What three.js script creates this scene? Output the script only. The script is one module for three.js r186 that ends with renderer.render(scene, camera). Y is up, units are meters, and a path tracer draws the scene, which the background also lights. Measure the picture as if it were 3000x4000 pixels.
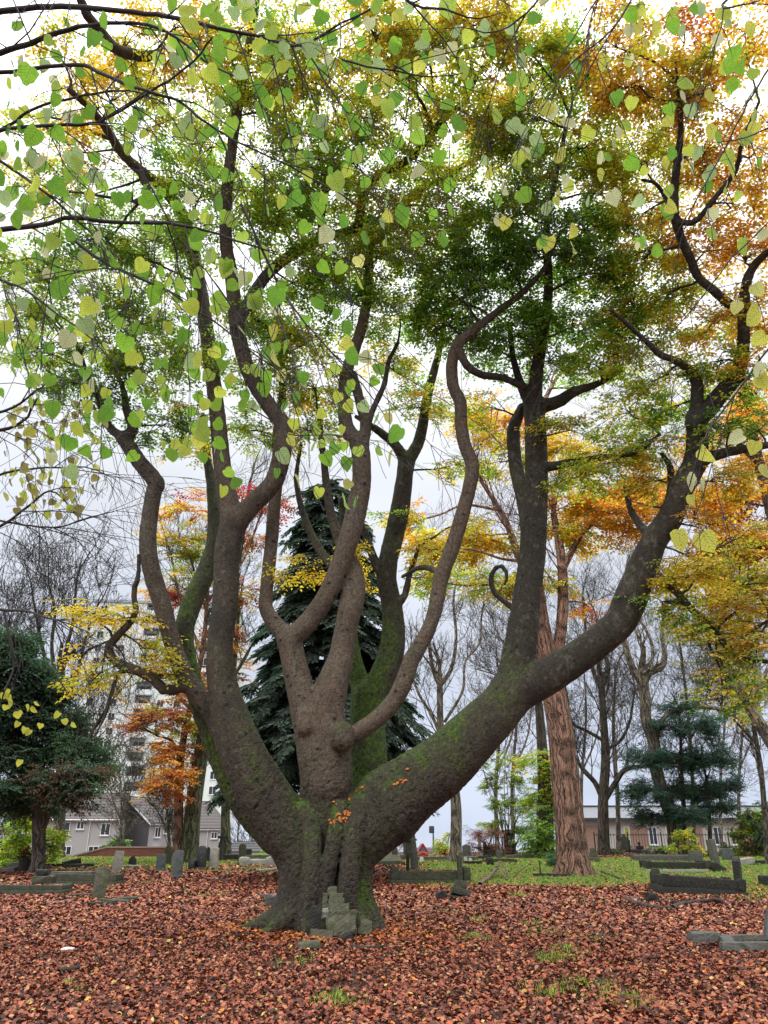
import * as THREE from 'three';
import { mergeVertices, toCreasedNormals } from 'three/addons/utils/BufferGeometryUtils.js';

// ------------------------------------------------------------------ camera, sky, sun, exposure
const scene = new THREE.Scene();
const EYE = 1.6, PITCH = 23.5 * Math.PI / 180, FOC = 1609, PW = 1659, PH = 2212;
const camera = new THREE.PerspectiveCamera(2 * Math.atan(PH / 2 / FOC) * 180 / Math.PI, 3 / 4, 0.1, 3000);
camera.position.set(0, EYE, 0);
camera.rotation.x = PITCH;
const renderer = new THREE.WebGLRenderer({ antialias: true });
renderer.setSize(768, 1024);
renderer.toneMapping = THREE.LinearToneMapping;
renderer.toneMappingExposure = 1.35;
renderer.shadowMap.enabled = true;

// an overcast sky: darker and bluer at the horizon, three times as bright overhead
const ZENITH = 3.9;
const sun = new THREE.DirectionalLight(new THREE.Color(1, 0.96, 0.9), 0.9);
sun.position.set(-22, 40, 24);
sun.castShadow = true;
sun.shadow.radius = 60;
sun.shadow.mapSize.set(2048, 2048);
Object.assign(sun.shadow.camera, { left: -40, right: 40, top: 40, bottom: -40, near: 1, far: 160 });
sun.target.position.set(0, 2, -18);
scene.add(sun, sun.target);

// ------------------------------------------------------------------ random numbers and noise
function rng(seed) {
  let a = seed >>> 0;
  return () => { a = (a + 0x6D2B79F5) | 0; let t = Math.imul(a ^ (a >>> 15), 1 | a); t = (t + Math.imul(t ^ (t >>> 7), 61 | t)) ^ t; return ((t ^ (t >>> 14)) >>> 0) / 4294967296; };
}
const PERM = new Uint8Array(512);
{ const r = rng(77), p = [...Array(256).keys()]; for (let i = 255; i > 0; i--) { const j = Math.floor(r() * (i + 1)); [p[i], p[j]] = [p[j], p[i]]; } for (let i = 0; i < 512; i++) PERM[i] = p[i & 255]; }
const grad = (h, x, y, z) => { h &= 15; const u = h < 8 ? x : y, v = h < 4 ? y : h === 12 || h === 14 ? x : z; return (h & 1 ? -u : u) + (h & 2 ? -v : v); };
function noise(x, y, z) {
  const fx = Math.floor(x), fy = Math.floor(y), fz = Math.floor(z), X = fx & 255, Y = fy & 255, Z = fz & 255;
  x -= fx; y -= fy; z -= fz;
  const u = x * x * x * (x * (x * 6 - 15) + 10), v = y * y * y * (y * (y * 6 - 15) + 10), w = z * z * z * (z * (z * 6 - 15) + 10);
  const A = PERM[X] + Y, AA = PERM[A] + Z, AB = PERM[A + 1] + Z, B = PERM[X + 1] + Y, BA = PERM[B] + Z, BB = PERM[B + 1] + Z;
  const L = (a, b, t) => a + t * (b - a);
  return L(L(L(grad(PERM[AA], x, y, z), grad(PERM[BA], x - 1, y, z), u), L(grad(PERM[AB], x, y - 1, z), grad(PERM[BB], x - 1, y - 1, z), u), v),
    L(L(grad(PERM[AA + 1], x, y, z - 1), grad(PERM[BA + 1], x - 1, y, z - 1), u), L(grad(PERM[AB + 1], x, y - 1, z - 1), grad(PERM[BB + 1], x - 1, y - 1, z - 1), u), v), w);
}
const fbm = (x, y, z, n = 4) => { let s = 0, a = 0.5; for (let i = 0; i < n; i++) { s += a * noise(x, y, z); x *= 2.03; y *= 2.03; z *= 2.03; a *= 0.5; } return s; };
const clamp = (x, a = 0, b = 1) => Math.min(b, Math.max(a, x));
const ss = (a, b, x) => { const t = clamp((x - a) / (b - a)); return t * t * (3 - 2 * t); };
const lerp = (a, b, t) => a + (b - a) * t;
const V = (x, y, z) => new THREE.Vector3(x, y, z);
const UP = V(0, 1, 0);

{ // the sky itself
  const w = 1024, h = 512, d = new Float32Array(w * h * 4);
  for (let j = 0; j < h; j++) for (let i = 0; i < w; i++) {
    const el = ((j + 0.5) / h - 0.5) * Math.PI, az = (i / w - 0.5) * 2 * Math.PI, s = Math.max(0, Math.sin(el));
    const cx = Math.cos(az) * Math.cos(el), cz = Math.sin(az) * Math.cos(el), q = 1 / (s + 0.35);
    const n = fbm(cx * q * 1.6 + 5, s * 2, cz * q * 1.6 + 9, 5);
    const L = lerp(0.60, ZENITH, Math.pow(s, 4.2)) * (1 + 0.3 * n);
    const t = ss(0, 0.7, s);
    d.set([L * lerp(0.85, 0.985, t), L * lerp(0.945, 0.998, t), L * lerp(1.15, 1.02, t), 1], (j * w + i) * 4);
  }
  const sky = new THREE.DataTexture(d, w, h, THREE.RGBAFormat, THREE.FloatType);
  sky.mapping = THREE.EquirectangularReflectionMapping;
  sky.magFilter = sky.minFilter = THREE.LinearFilter;
  sky.needsUpdate = true;
  scene.background = sky;
  scene.environment = sky;
}

// ------------------------------------------------------------------ from the photograph's proportions to metres
const CP = Math.cos(PITCH), SP = Math.sin(PITCH);
function ray(x, y) { const cx = (x - PW / 2) / FOC, cy = (PH / 2 - y) / FOC; return V(cx, cy * CP + SP, cy * SP - CP); }
function P(x, y, d) { const r = ray(x, y), t = d / -r.z; return V(r.x * t, EYE + r.y * t, -d); }        // a point d metres ahead of the photographer
function Q(x, y, t) { const r = ray(x, y); return V(r.x * t, EYE + r.y * t, r.z * t); }                  // a point at depth t along the lens axis
const depthOf = p => (p.y - EYE) * SP - p.z * CP;
const metres = (px, p) => px * depthOf(p) / FOC;
function gh(x, z) {                                                                                       // height of the ground
  const d = -z;
  let y = 0.45 * ss(22, 50, d) - 5.5 * ss(62, 150, d) - Math.max(0, d - 150) * 0.05;
  y -= 0.8 * ss(46, 70, d) * ss(-7, -15, x);
  y += 0.05 * noise(x * 0.35, 3.3, z * 0.35) + 0.02 * noise(x * 1.3, 8.1, z * 1.3);
  return y;
}
function G(x, y) {                                                                                        // where that line of sight meets the ground
  const r = ray(x, y); let t = 4, q;
  for (let i = 0; i < 4000; i++) { q = V(r.x * t, EYE + r.y * t, r.z * t); const e = q.y - gh(q.x, q.z); if (e < 0.002) break; t += Math.max(0.005, e * 0.6); if (t > 300) break; }
  if (q.z < -64) q = P(x, y, 50);
  q.y = gh(q.x, q.z);
  return q;
}

// ------------------------------------------------------------------ naming
const used = {};
function numbered(n) { const k = used[n] = (used[n] ?? -1) + 1; return k ? n + '_' + String(k).padStart(3, '0') : n; }
function tag(o, label, category, group) { o.userData = { ...o.userData, label, category }; if (group) o.userData.group = group; return o; }
function thing(name, label, category, pos = V(0, 0, 0), turn = 0, group) {
  const o = new THREE.Group(); o.name = numbered(name); o.position.copy(pos); o.rotation.y = turn; scene.add(o);
  return tag(o, label, category, group);
}
function mesh(name, geo, mat, parent, kind) {
  const m = new THREE.Mesh(geo, mat); m.castShadow = m.receiveShadow = true;
  m.name = parent ? name : numbered(name); (parent || scene).add(m);
  if (kind) m.userData.kind = kind;
  return m;
}

// ------------------------------------------------------------------ mesh builder
class MB {
  constructor() { this.p = []; this.n = []; this.u = []; this.c = []; this.i = []; }
  get count() { return this.p.length / 3; }
  v(x, y, z, nx, ny, nz, u, v, c) { this.p.push(x, y, z); this.n.push(nx, ny, nz); this.u.push(u, v); if (c) this.c.push(c[0], c[1], c[2]); return this.count - 1; }
  tri(a, b, c) { this.i.push(a, b, c); }
  // round bar along points with a radius at each point
  tube(pts, rad, sides = 6, col, cap = true) {
    const n = pts.length, t = V(), a = V(1, 0, 0), b = V(), prev = V(), base = this.count; let len = 0;
    for (let k = 0; k < n; k++) {
      t.subVectors(pts[Math.min(n - 1, k + 1)], pts[Math.max(0, k - 1)]).normalize();
      if (k === 0) { a.set(1, 0, 0); if (Math.abs(t.x) > 0.8) a.set(0, 0, 1); } else len += pts[k].distanceTo(prev);
      prev.copy(pts[k]);
      a.addScaledVector(t, -a.dot(t)).normalize(); b.crossVectors(t, a);
      for (let s = 0; s <= sides; s++) {
        const th = s / sides * Math.PI * 2, c = Math.cos(th), q = Math.sin(th), nx = a.x * c + b.x * q, ny = a.y * c + b.y * q, nz = a.z * c + b.z * q, r = rad[k];
        this.v(pts[k].x + nx * r, pts[k].y + ny * r, pts[k].z + nz * r, nx, ny, nz, s / sides * Math.max(0.12, Math.round(rad[0] * 6.28 / 0.4) * 0.4 || 0.2), len, col);
      }
      if (k) for (let s = 0; s < sides; s++) { const o = base + k * (sides + 1) + s, q = o - sides - 1; this.tri(q, q + 1, o); this.tri(q + 1, o + 1, o); }
    }
    if (cap) { const e = this.v(pts[n - 1].x + t.x * rad[n - 1], pts[n - 1].y + t.y * rad[n - 1], pts[n - 1].z + t.z * rad[n - 1], t.x, t.y, t.z, 0, len, col), o = base + (n - 1) * (sides + 1); for (let s = 0; s < sides; s++) this.tri(o + s, o + s + 1, e); }
    return this;
  }
  quad(a, b, c, d, col) { // four corners, counter-clockwise from outside
    const n = V().subVectors(b, a).cross(V().subVectors(d, a)).normalize(), w = a.distanceTo(b), h = a.distanceTo(d);
    const k = [[a, 0, 0], [b, w, 0], [c, w, h], [d, 0, h]].map(([q, s, t]) => this.v(q.x, q.y, q.z, n.x, n.y, n.z, s, t, col));
    this.tri(k[0], k[1], k[2]); this.tri(k[0], k[2], k[3]); return this;
  }
  box(x0, x1, y0, y1, z0, z1, col) {
    const q = (...k) => this.quad(...k.map(([x, y, z]) => V(x ? x1 : x0, y ? y1 : y0, z ? z1 : z0)), col);
    q([0, 0, 1], [1, 0, 1], [1, 1, 1], [0, 1, 1]); q([1, 0, 0], [0, 0, 0], [0, 1, 0], [1, 1, 0]); q([0, 0, 0], [0, 0, 1], [0, 1, 1], [0, 1, 0]);
    q([1, 0, 1], [1, 0, 0], [1, 1, 0], [1, 1, 1]); q([0, 1, 1], [1, 1, 1], [1, 1, 0], [0, 1, 0]); q([0, 0, 0], [1, 0, 0], [1, 0, 1], [0, 0, 1]);
    return this;
  }
  geo() {
    const g = new THREE.BufferGeometry();
    g.setAttribute('position', new THREE.BufferAttribute(new Float32Array(this.p), 3));
    g.setAttribute('normal', new THREE.BufferAttribute(new Float32Array(this.n), 3));
    g.setAttribute('uv', new THREE.BufferAttribute(new Float32Array(this.u), 2));
    if (this.c.length) g.setAttribute('color', new THREE.BufferAttribute(new Float32Array(this.c), 3));
    g.setIndex(this.i);
    return g;
  }
  build(name, mat, parent, kind) { return mesh(name, this.geo(), mat, parent, kind); }
}
// smooth curve through points carrying a radius in w
function curve(pts, rads, step) {
  const c = new THREE.CatmullRomCurve3(pts, false, 'centripetal'), L = c.getLength(), n = Math.max(pts.length, Math.ceil(L / step)) + 1, out = [], r = [];
  for (let k = 0; k < n; k++) {
    const t = k / (n - 1), f = t * (pts.length - 1), i = Math.min(pts.length - 2, Math.floor(f));
    out.push(c.getPoint(t)); r.push(lerp(rads[i], rads[i + 1], f - i));
  }
  return [out, r];
}

// ------------------------------------------------------------------ textures
function tex(w, h, fn, srgb = false, rep) {
  const d = new Uint8Array(w * h * 4);
  for (let y = 0; y < h; y++) for (let x = 0; x < w; x++) { const c = fn(x / w, y / h), o = (y * w + x) * 4; for (let k = 0; k < 3; k++) d[o + k] = clamp(c[k] ?? c[0]) * 255; d[o + 3] = 255; }
  const t = new THREE.DataTexture(d, w, h, THREE.RGBAFormat);
  t.wrapS = t.wrapT = THREE.RepeatWrapping; t.magFilter = THREE.LinearFilter; t.minFilter = THREE.LinearMipmapLinearFilter; t.generateMipmaps = true;
  if (srgb) t.colorSpace = THREE.SRGBColorSpace;
  if (rep) t.repeat.set(rep[0], rep[1]);
  t.needsUpdate = true; return t;
}
// noise that tiles: taken on two circles
const tiled = (u, v, f, s = 0, n = 4) => { const a = u * 6.2832, b = v * 6.2832, k = f / 6.2832; return fbm(Math.cos(a) * k + s, Math.sin(a) * k + Math.cos(b) * k * 1.7, Math.sin(b) * k + s * 2.3, n); };
const std = (o) => new THREE.MeshStandardMaterial({ roughness: 0.9, ...o });
const lin = (r, g, b) => new THREE.Color().setRGB(r, g, b);
const toS = c => c.map(x => x <= 0.0031308 ? 12.92 * x : 1.055 * Math.pow(x, 1 / 2.4) - 0.055);
const mixc = (a, b, t) => [lerp(a[0], b[0], t), lerp(a[1], b[1], t), lerp(a[2], b[2], t)];
// ------------------------------------------------------------------ ground
const grassAt = (x, z) => { // share of short grass (0 litter .. 1 lawn): a strip of lawn runs behind the big tree
  const d = -z, n = fbm(x * 0.23 + 3, 1.5, z * 0.23, 3) * 5 + fbm(x * 1.1, 4.5, z * 1.1, 3) * 2.2;
  const right = ss(-1, 3, x) * ss(26.5, 30, d + n + (x - 4) * -0.05) * (1 - ss(46, 52, d + n));
  const far = ss(8, 12, x) * ss(20.2, 22, d + n * 0.5) * (1 - ss(28, 30, d)) * 0.75;
  const left = (1 - ss(-4, -1, x)) * (ss(33.5, 36, d + n * 0.8) * 0.45 + 0.55 * ss(37.5, 40, d + n * 0.3) * ss(-7, -9.5, x)) * (1 - ss(60, 64, d));
  const patch = ss(0.35, 0.75, fbm(x * 0.5 + 9, 2.2, z * 0.5 + 4, 4) * 2.0) * 0.5;
  return clamp(Math.max(right, left, far, patch) + ss(80, 130, d));
};
{
  const xs = [], zs = [];
  for (let x = -14; x <= 14.01; x += 0.28) xs.push(x);
  for (let s = 0.35, x = 14; x < 1500; s *= 1.16) { x += s; xs.push(x); xs.unshift(-x); }
  for (let z = 6; z > -60; z -= 0.28) zs.push(z);
  for (let s = 0.35, z = zs[zs.length - 1]; z > -1500; s *= 1.12) { z -= s; zs.push(z); }
  for (let s = 1, z = 6; z < 60; s *= 1.4) { z += s; zs.unshift(z); }
  const nx = xs.length, p = new Float32Array(nx * zs.length * 3), c = new Float32Array(p.length), uv = new Float32Array(nx * zs.length * 2), idx = [];
  zs.forEach((z, j) => xs.forEach((x, i) => {
    const o = (j * nx + i) * 3, g = grassAt(x, z), e = 0.5 + fbm(x * 2.1, 0.4, z * 2.1, 4) * 1.1;
    p.set([x, gh(x, z), z], o);
    c.set(mixc(mixc([0.055, 0.024, 0.015], [0.11, 0.045, 0.026], e), mixc([0.09, 0.135, 0.022], [0.16, 0.20, 0.035], e), clamp(g * 1.4 - 0.2)), o);
    uv.set([x, z], (j * nx + i) * 2);
    if (j && i) { const a = j * nx + i; idx.push(a - nx - 1, a - 1, a, a - nx - 1, a, a - nx); }
  }));
  for (let k = 0; k < idx.length; k += 3) [idx[k + 1], idx[k + 2]] = [idx[k + 2], idx[k + 1]];
  const g = new THREE.BufferGeometry();
  g.setAttribute('position', new THREE.BufferAttribute(p, 3)); g.setAttribute('color', new THREE.BufferAttribute(c, 3)); g.setAttribute('uv', new THREE.BufferAttribute(uv, 2));
  g.setIndex(idx); g.computeVertexNormals();
  if (g.attributes.normal.getY(1000) < 0) { for (let k = 0; k < idx.length; k += 3) [idx[k + 1], idx[k + 2]] = [idx[k + 2], idx[k + 1]]; g.setIndex(idx); g.computeVertexNormals(); }
  const bump = tex(512, 512, (u, v) => [0.5 + tiled(u, v, 26, 2, 5)]);
  mesh('ground', g, std({ vertexColors: true, bumpMap: bump, bumpScale: 0.03, roughness: 1 }), null, 'structure');
}

// ------------------------------------------------------------------ leaves: shapes, palettes, scattering
const leafMat = new THREE.MeshPhysicalMaterial({ roughness: 1, transmission: 0.66, thickness: 0, vertexColors: true, side: THREE.DoubleSide, specularIntensity: 0.3 });
const litterMat = new THREE.MeshStandardMaterial({ roughness: 0.7, vertexColors: true, side: THREE.DoubleSide });
const twigMat = std({ color: lin(0.035, 0.027, 0.02), roughness: 0.95 });
const PAL = { G: [0.15, 0.30, 0.035], g: [0.34, 0.56, 0.05], y: [0.64, 0.68, 0.06], l: [0.46, 0.66, 0.07], o: [0.90, 0.64, 0.06], O: [0.90, 0.46, 0.05], r: [0.62, 0.19, 0.06], k: [0.50, 0.06, 0.08], b: [0.22, 0.11, 0.06], Y: [0.95, 0.76, 0.06] };
// one beech leaf: folded along its midrib, base at a, pointing along dir
function leafInto(m, a, dir, nor, len, wid, fold, col) {
  const side = V().crossVectors(nor, dir).normalize(), n = V().crossVectors(dir, side).normalize();
  const at = (s, w, h) => V().copy(a).addScaledVector(dir, s * len).addScaledVector(side, w * wid).addScaledVector(n, h * wid);
  const put = (q, s) => { const w = 1 / Math.hypot(1, s * fold); return m.v(q.x, q.y, q.z, (n.x + side.x * s * fold) * w, (n.y + side.y * s * fold) * w, (n.z + side.z * s * fold) * w, 0, 0, col); };
  const b = put(a, 0), t = put(at(1, 0, -0.18), 0), c = put(at(0.52, 0, 0.05), 0);
  for (const s of [1, -1]) {
    const e = put(at(0.28, s * 0.46, fold), -s), f = put(at(0.68, s * 0.40, fold * 0.8), -s);
    if (s < 0) { m.tri(b, e, c); m.tri(c, e, f); m.tri(c, f, t); } else { m.tri(b, c, e); m.tri(c, f, e); m.tri(c, t, f); }
  }
}
const DARK = [0.06, 0.045, 0.04];
function sprayGeo(seed, nLeaf, len, leafLen) { // a flat leafy twig about len metres long, growing along +x, facing +y
  const r = rng(seed), m = new MB(), stems = [{ a: V(0, 0, 0), b: V(len, -len * 0.1, (r() - 0.5) * 0.1), n: nLeaf * 0.55 }];
  for (const s of [1, -1]) { const f = 0.25 + r() * 0.3; stems.push({ a: V(len * f, -len * f * 0.1, 0), b: V(len * (f + 0.42), -len * 0.12 + (r() - 0.5) * 0.05, s * len * (0.3 + r() * 0.16)), n: nLeaf * 0.24 }); }
  for (const st of stems) {
    const mid = V().lerpVectors(st.a, st.b, 0.5).add(V(0, 0.02, 0));
    m.tube([st.a, mid, st.b], [0.0035, 0.0026, 0.0012], 3, DARK, false);
    const n = Math.round(st.n), d = V().subVectors(st.b, st.a).normalize();
    for (let k = 0; k < n; k++) {
      const s = k % 2 ? 1 : -1, f = (k + 0.6) / n, q = V().lerpVectors(st.a, st.b, f); q.y += 0.02 * (1 - Math.abs(2 * f - 1));
      const tip = k === n - 1, dir = d.clone().applyAxisAngle(UP, tip ? 0 : s * (0.75 + r() * 0.5)).add(V(0, (r() - 0.62) * 0.6, 0)).normalize();
      const nor = V((r() - 0.5) * 0.7, 1, (r() - 0.5) * 0.7).normalize(), L = leafLen * (0.72 + r() * 0.5), b = 0.72 + r() * 0.5, h = (r() - 0.5) * 0.22;
      leafInto(m, q, dir, nor, L, L * (0.56 + r() * 0.14), 0.05 + r() * 0.22, [b + h, b, b * (0.8 + r() * 0.4)]);
    }
  }
  return m.geo();
}
const M4 = new THREE.Matrix4();
class Scatter { // instanced pieces of a few variants, under one part
  constructor(geos, mat) { this.geos = geos; this.mat = mat; this.list = geos.map(() => []); }
  add(k, pos, x, y, scale, col) { const z = V().crossVectors(x, y).normalize(), yy = V().crossVectors(z, x); this.list[k % this.geos.length].push([pos.clone(), x.clone(), yy, z, scale, col]); }
  build(name, parent, label, cat) {
    this.list.forEach((l, k) => {
      if (!l.length) return;
      const im = new THREE.InstancedMesh(this.geos[k], this.mat, l.length); im.name = parent ? name : numbered(name); im.castShadow = im.receiveShadow = true; im.userData.kind = 'stuff';
      if (label) tag(im, label, cat);
      l.forEach(([p, x, y, z, s, c], i) => { M4.set(x.x * s, y.x * s, z.x * s, p.x, x.y * s, y.y * s, z.y * s, p.y, x.z * s, y.z * s, z.z * s, p.z, 0, 0, 0, 1); im.setMatrixAt(i, M4); im.setColorAt(i, new THREE.Color().setRGB(...c)); });
      (parent || scene).add(im);
    });
  }
}
const beechSprays = [1, 2, 3, 4, 5, 6].map(s => sprayGeo(900 + s, 16, 0.5, 0.078));
const bigSprays = [1, 2, 3, 4].map(s => sprayGeo(950 + s, 26, 0.9, 0.13));   // for trees far behind: fewer, larger twigs
const tint = (mix, r) => { const c = PAL[mix[Math.floor(r() * mix.length)]], b = 0.7 + r() * 0.55, h = (r() - 0.5) * 0.2; return [c[0] * b * (1 + h), c[1] * b, c[2] * b * (1 - h)]; };

// leafy masses: a bough from the nearest limb to each mass, side twigs through it, leafy sprays along the twigs
function foliate(r, nodes, blobs, wood, leaves, opt = {}) {
  const { spray = 0.5, flat = 0.45, r0 = 0.035, scale = 1, droop = 0.1 } = opt;
  for (const [x, y, rx, ry, d, count0, mix, near] of blobs) {
    const count = count0 * (opt.dense || 1), c = P(x, y, d), mx = metres(rx, c), my = metres(ry, c), mz = Math.min(mx, 1.6) * 0.9;
    let best = null, bd = 1e9;
    for (const n of nodes) { const dd = n.p.distanceTo(c) + Math.max(0, n.p.y - c.y) * 0.7 + (n.used || 0) * 0.15; if (dd < bd) { bd = dd; best = n; } }
    const hub = c.clone(); let bough = [hub];
    if (best && !near) {
      best.used = (best.used || 0) + 1;
      const L = best.p.distanceTo(c), j = () => (r() - 0.5) * L * 0.22;
      const a = V().lerpVectors(best.p, c, 0.33).add(V(j(), Math.abs(j()) * 0.8, j())), b = V().lerpVectors(best.p, c, 0.68).add(V(j(), Math.abs(j()), j()));
      const k = Math.min(best.r * 0.7, r0 * Math.min(1.3, 0.6 + L * 0.18));
      const [pts, rad] = curve([best.p, a, b, c], [k, k * 0.8, k * 0.6, k * 0.42], 0.3); wood.tube(pts, rad, 6); bough = pts;
    }
    const tw = Math.max(3, Math.round(count / 7));
    for (let t = 0; t < tw; t++) {
      const from = bough[Math.floor(bough.length * (0.55 + 0.44 * r()))];
      let dx, dy, dz; do { dx = r() * 2 - 1; dy = r() * 2 - 1; dz = r() * 2 - 1; } while (dx * dx + dy * dy + dz * dz > 1);
      const to = c.clone().add(V(dx * mx, dy * my, dz * mz)), L = from.distanceTo(to);
      const mid = V().lerpVectors(from, to, 0.5).add(V((r() - 0.5) * L * 0.25, L * 0.1, (r() - 0.5) * L * 0.25));
      const [pts, rad] = curve([from, mid, to], [0.012 * scale, 0.008 * scale, 0.004 * scale], 0.25 * scale); wood.tube(pts, rad, 4, undefined, false);
      const per = count / tw;
      for (let k = 0; k < per; k++) {
        const q = pts[Math.floor(pts.length * Math.min(0.99, 0.3 + 0.7 * r()))];
        const dir = V().subVectors(to, from).setY(0).normalize().applyAxisAngle(UP, (r() - 0.5) * 2.6); dir.y = (r() - 0.5) * 0.7 - droop; dir.normalize();
        const up = V((r() - 0.5) * flat * 2, 1, (r() - 0.5) * flat * 2).normalize();
        leaves.add(Math.floor(r() * 60), q.clone().add(V((r() - .5) * spray * .5, (r() - .5) * spray * .5, (r() - .5) * spray * .5)), dir, up, scale * (0.75 + r() * 0.5), tint(mix, r));
      }
    }
  }
}
// ------------------------------------------------------------------ the many-stemmed beech
const D0 = 16.0, TX = P(705, 2005, D0).x;
const segs = [], limbNodes = []; let limbId = 0;
// a limb: [x, y, width in pixels of the photograph, metres ahead]; m = share of moss, w = warmth of its bark
function limb(m, w, pts, k = 0.1) {
  const c = pts.map(([x, y, , d]) => P(x, y, d)), rad = pts.map(([, , wd], i) => metres(wd, c[i]) / 2);
  const [q, r] = curve(c, rad, 0.22), id = ++limbId;
  for (let i = 0; i < q.length; i++) {
    if (i) segs.push({ a: q[i - 1], b: q[i], ra: r[i - 1], rb: r[i], k, m, w, id });
    if (q[i].y > 5.2) limbNodes.push({ p: q[i], r: r[i] });
  }
}
// trunk: strands that run up into the limbs, with grooves between them
limb(0.35, 0.3, [[634, 2012, 128, 16.1], [652, 1950, 114, 16.05], [656, 1880, 108, 16], [645, 1830, 116, 16], [612, 1780, 118, 15.9], [562, 1703, 112, 15.7], [516, 1600, 88, 15.5], [481, 1480, 64, 15.4], [475, 1400, 55, 15.35], [487, 1300, 56, 15.35], [492, 1180, 54, 15.35], [505, 1125, 54, 15.35]], 0.12);
limb(0.45, 0.3, [[775, 2012, 118, 16], [757, 1950, 104, 16], [755, 1880, 102, 16], [766, 1830, 116, 16], [800, 1782, 140, 16], [840, 1740, 160, 16], [890, 1700, 140, 15.9], [953, 1655, 128, 15.8], [1020, 1590, 112, 15.7], [1080, 1530, 98, 15.7], [1118, 1482, 88, 15.7]], 0.12);
limb(0.3, 0.3, [[705, 2012, 130, 16.2], [705, 1930, 120, 16.2], [705, 1850, 120, 16.2], [705, 1770, 116, 16.1], [705, 1690, 108, 16], [703, 1620, 104, 15.95]], 0.12);
limb(0.5, 0.2, [[690, 2010, 52, 15.55], [700, 1930, 42, 15.5], [715, 1850, 36, 15.36], [727, 1790, 38, 15.42], [735, 1745, 40, 15.7]], 0.03);
limb(0.3, 0.25, [[665, 2010, 54, 15.6], [672, 1930, 46, 15.42], [674, 1850, 42, 15.4], [672, 1790, 48, 15.6], [655, 1755, 50, 15.7]], 0.03);
limb(0.3, 0.25, [[745, 2010, 54, 15.6], [750, 1930, 46, 15.45], [758, 1850, 46, 15.4], [765, 1790, 54, 15.5], [790, 1745, 60, 15.6]], 0.03);
// root flares, from the trunk out over the ground
for (const [a, len, r0, s] of [[3.0, 1.75, 0.30, .12], [3.5, 1.3, 0.24, 0], [2.5, 1.35, 0.27, 0.1], [1.95, 0.95, 0.2, 0], [0.15, 1.15, 0.26, 0], [0.72, 1.12, 0.24, 0], [5.6, 1.3, 0.26, 0], [4.4, 1.4, 0.28, 0]]) {
  const at = (l, y) => V(TX + Math.cos(a + l * s) * l, y, -D0 + Math.sin(a + l * s) * l * 0.92), pts = [at(0.35, 0.75), at(0.62, 0.34), at(0.75 + (len - 0.75) * 0.45, 0.1), at(len, -0.06)];
  const [q, r] = curve(pts, [r0 * 0.9, r0 * 0.8, r0 * 0.5, 0.05], 0.15), id = ++limbId;
  for (let i = 1; i < q.length; i++) segs.push({ a: q[i - 1], b: q[i], ra: r[i - 1], rb: r[i], k: 0.1, m: 0.5, w: 0.2, id });
}
// A: left limb, its upright and its right fork
limb(0.15, 0.8, [[503, 1130, 48, 15.35], [482, 1020, 38, 15.3], [470, 900, 34, 15.2], [455, 780, 32, 15], [436, 640, 29, 14.6], [420, 560, 27, 14.2], [398, 470, 26, 13.7], [352, 408, 24, 13], [300, 366, 22, 12.4], [260, 326, 20, 11.8], [233, 283, 18, 11.3], [198, 238, 15, 10.8], [150, 195, 12, 10.2]]);
limb(0.1, 0.6, [[512, 1128, 46, 15.3], [545, 1090, 42, 15.2], [590, 1042, 40, 15.1], [608, 985, 40, 15], [612, 920, 36, 14.9], [575, 868, 34, 14.7], [538, 805, 33, 14.5], [514, 720, 32, 14.1], [510, 690, 32, 13.9], [500, 600, 29, 13.5], [488, 520, 27, 13.1], [490, 420, 25, 12.5], [502, 310, 23, 11.9], [522, 180, 21, 11.2], [545, 60, 19, 10.5], [560, -60, 16, 10]]);
limb(0, 0.3, [[512, 700, 26, 13.9], [545, 638, 24, 13.9], [588, 582, 24, 13.8], [640, 545, 23, 13.7], [703, 513, 22, 13.5], [770, 492, 22, 13.3], [785, 420, 20, 12.9], [820, 376, 18, 12.6], [870, 353, 17, 12.3], [920, 306, 16, 12], [953, 262, 15, 11.7], [1005, 216, 14, 11.4], [1028, 166, 13, 11], [1060, 128, 12, 10.8], [1110, 60, 10, 10.3]], 0.06);
limb(0, 0.3, [[775, 492, 18, 13.3], [843, 463, 17, 13.2], [903, 411, 16, 13], [955, 388, 14, 12.9], [1020, 347, 12, 12.6], [1090, 325, 9, 12.3]], 0.05);
limb(0, 0.3, [[690, 515, 14, 13.5], [720, 317, 11, 12.6], [755, 240, 10, 12], [793, 177, 9, 11.5], [853, 120, 8, 11]], 0.05);
limb(0, 0.3, [[300, 366, 13, 12.4], [320, 430, 15, 12.3], [297, 436, 16, 12.2]], 0.05);
limb(0, 0.3, [[350, 108, 14, 10.2], [320, 122, 22, 10], [285, 117, 24, 9.9], [250, 107, 23, 9.7], [217, 67, 22, 9.4], [187, 30, 20, 9.1], [165, -30, 18, 8.8]], 0.05);
limb(0, 0.3, [[420, 560, 16, 14.2], [395, 520, 17, 14], [360, 470, 14, 13.6], [350, 108, 13, 10.2]].slice(0, 3), 0.05);
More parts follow.
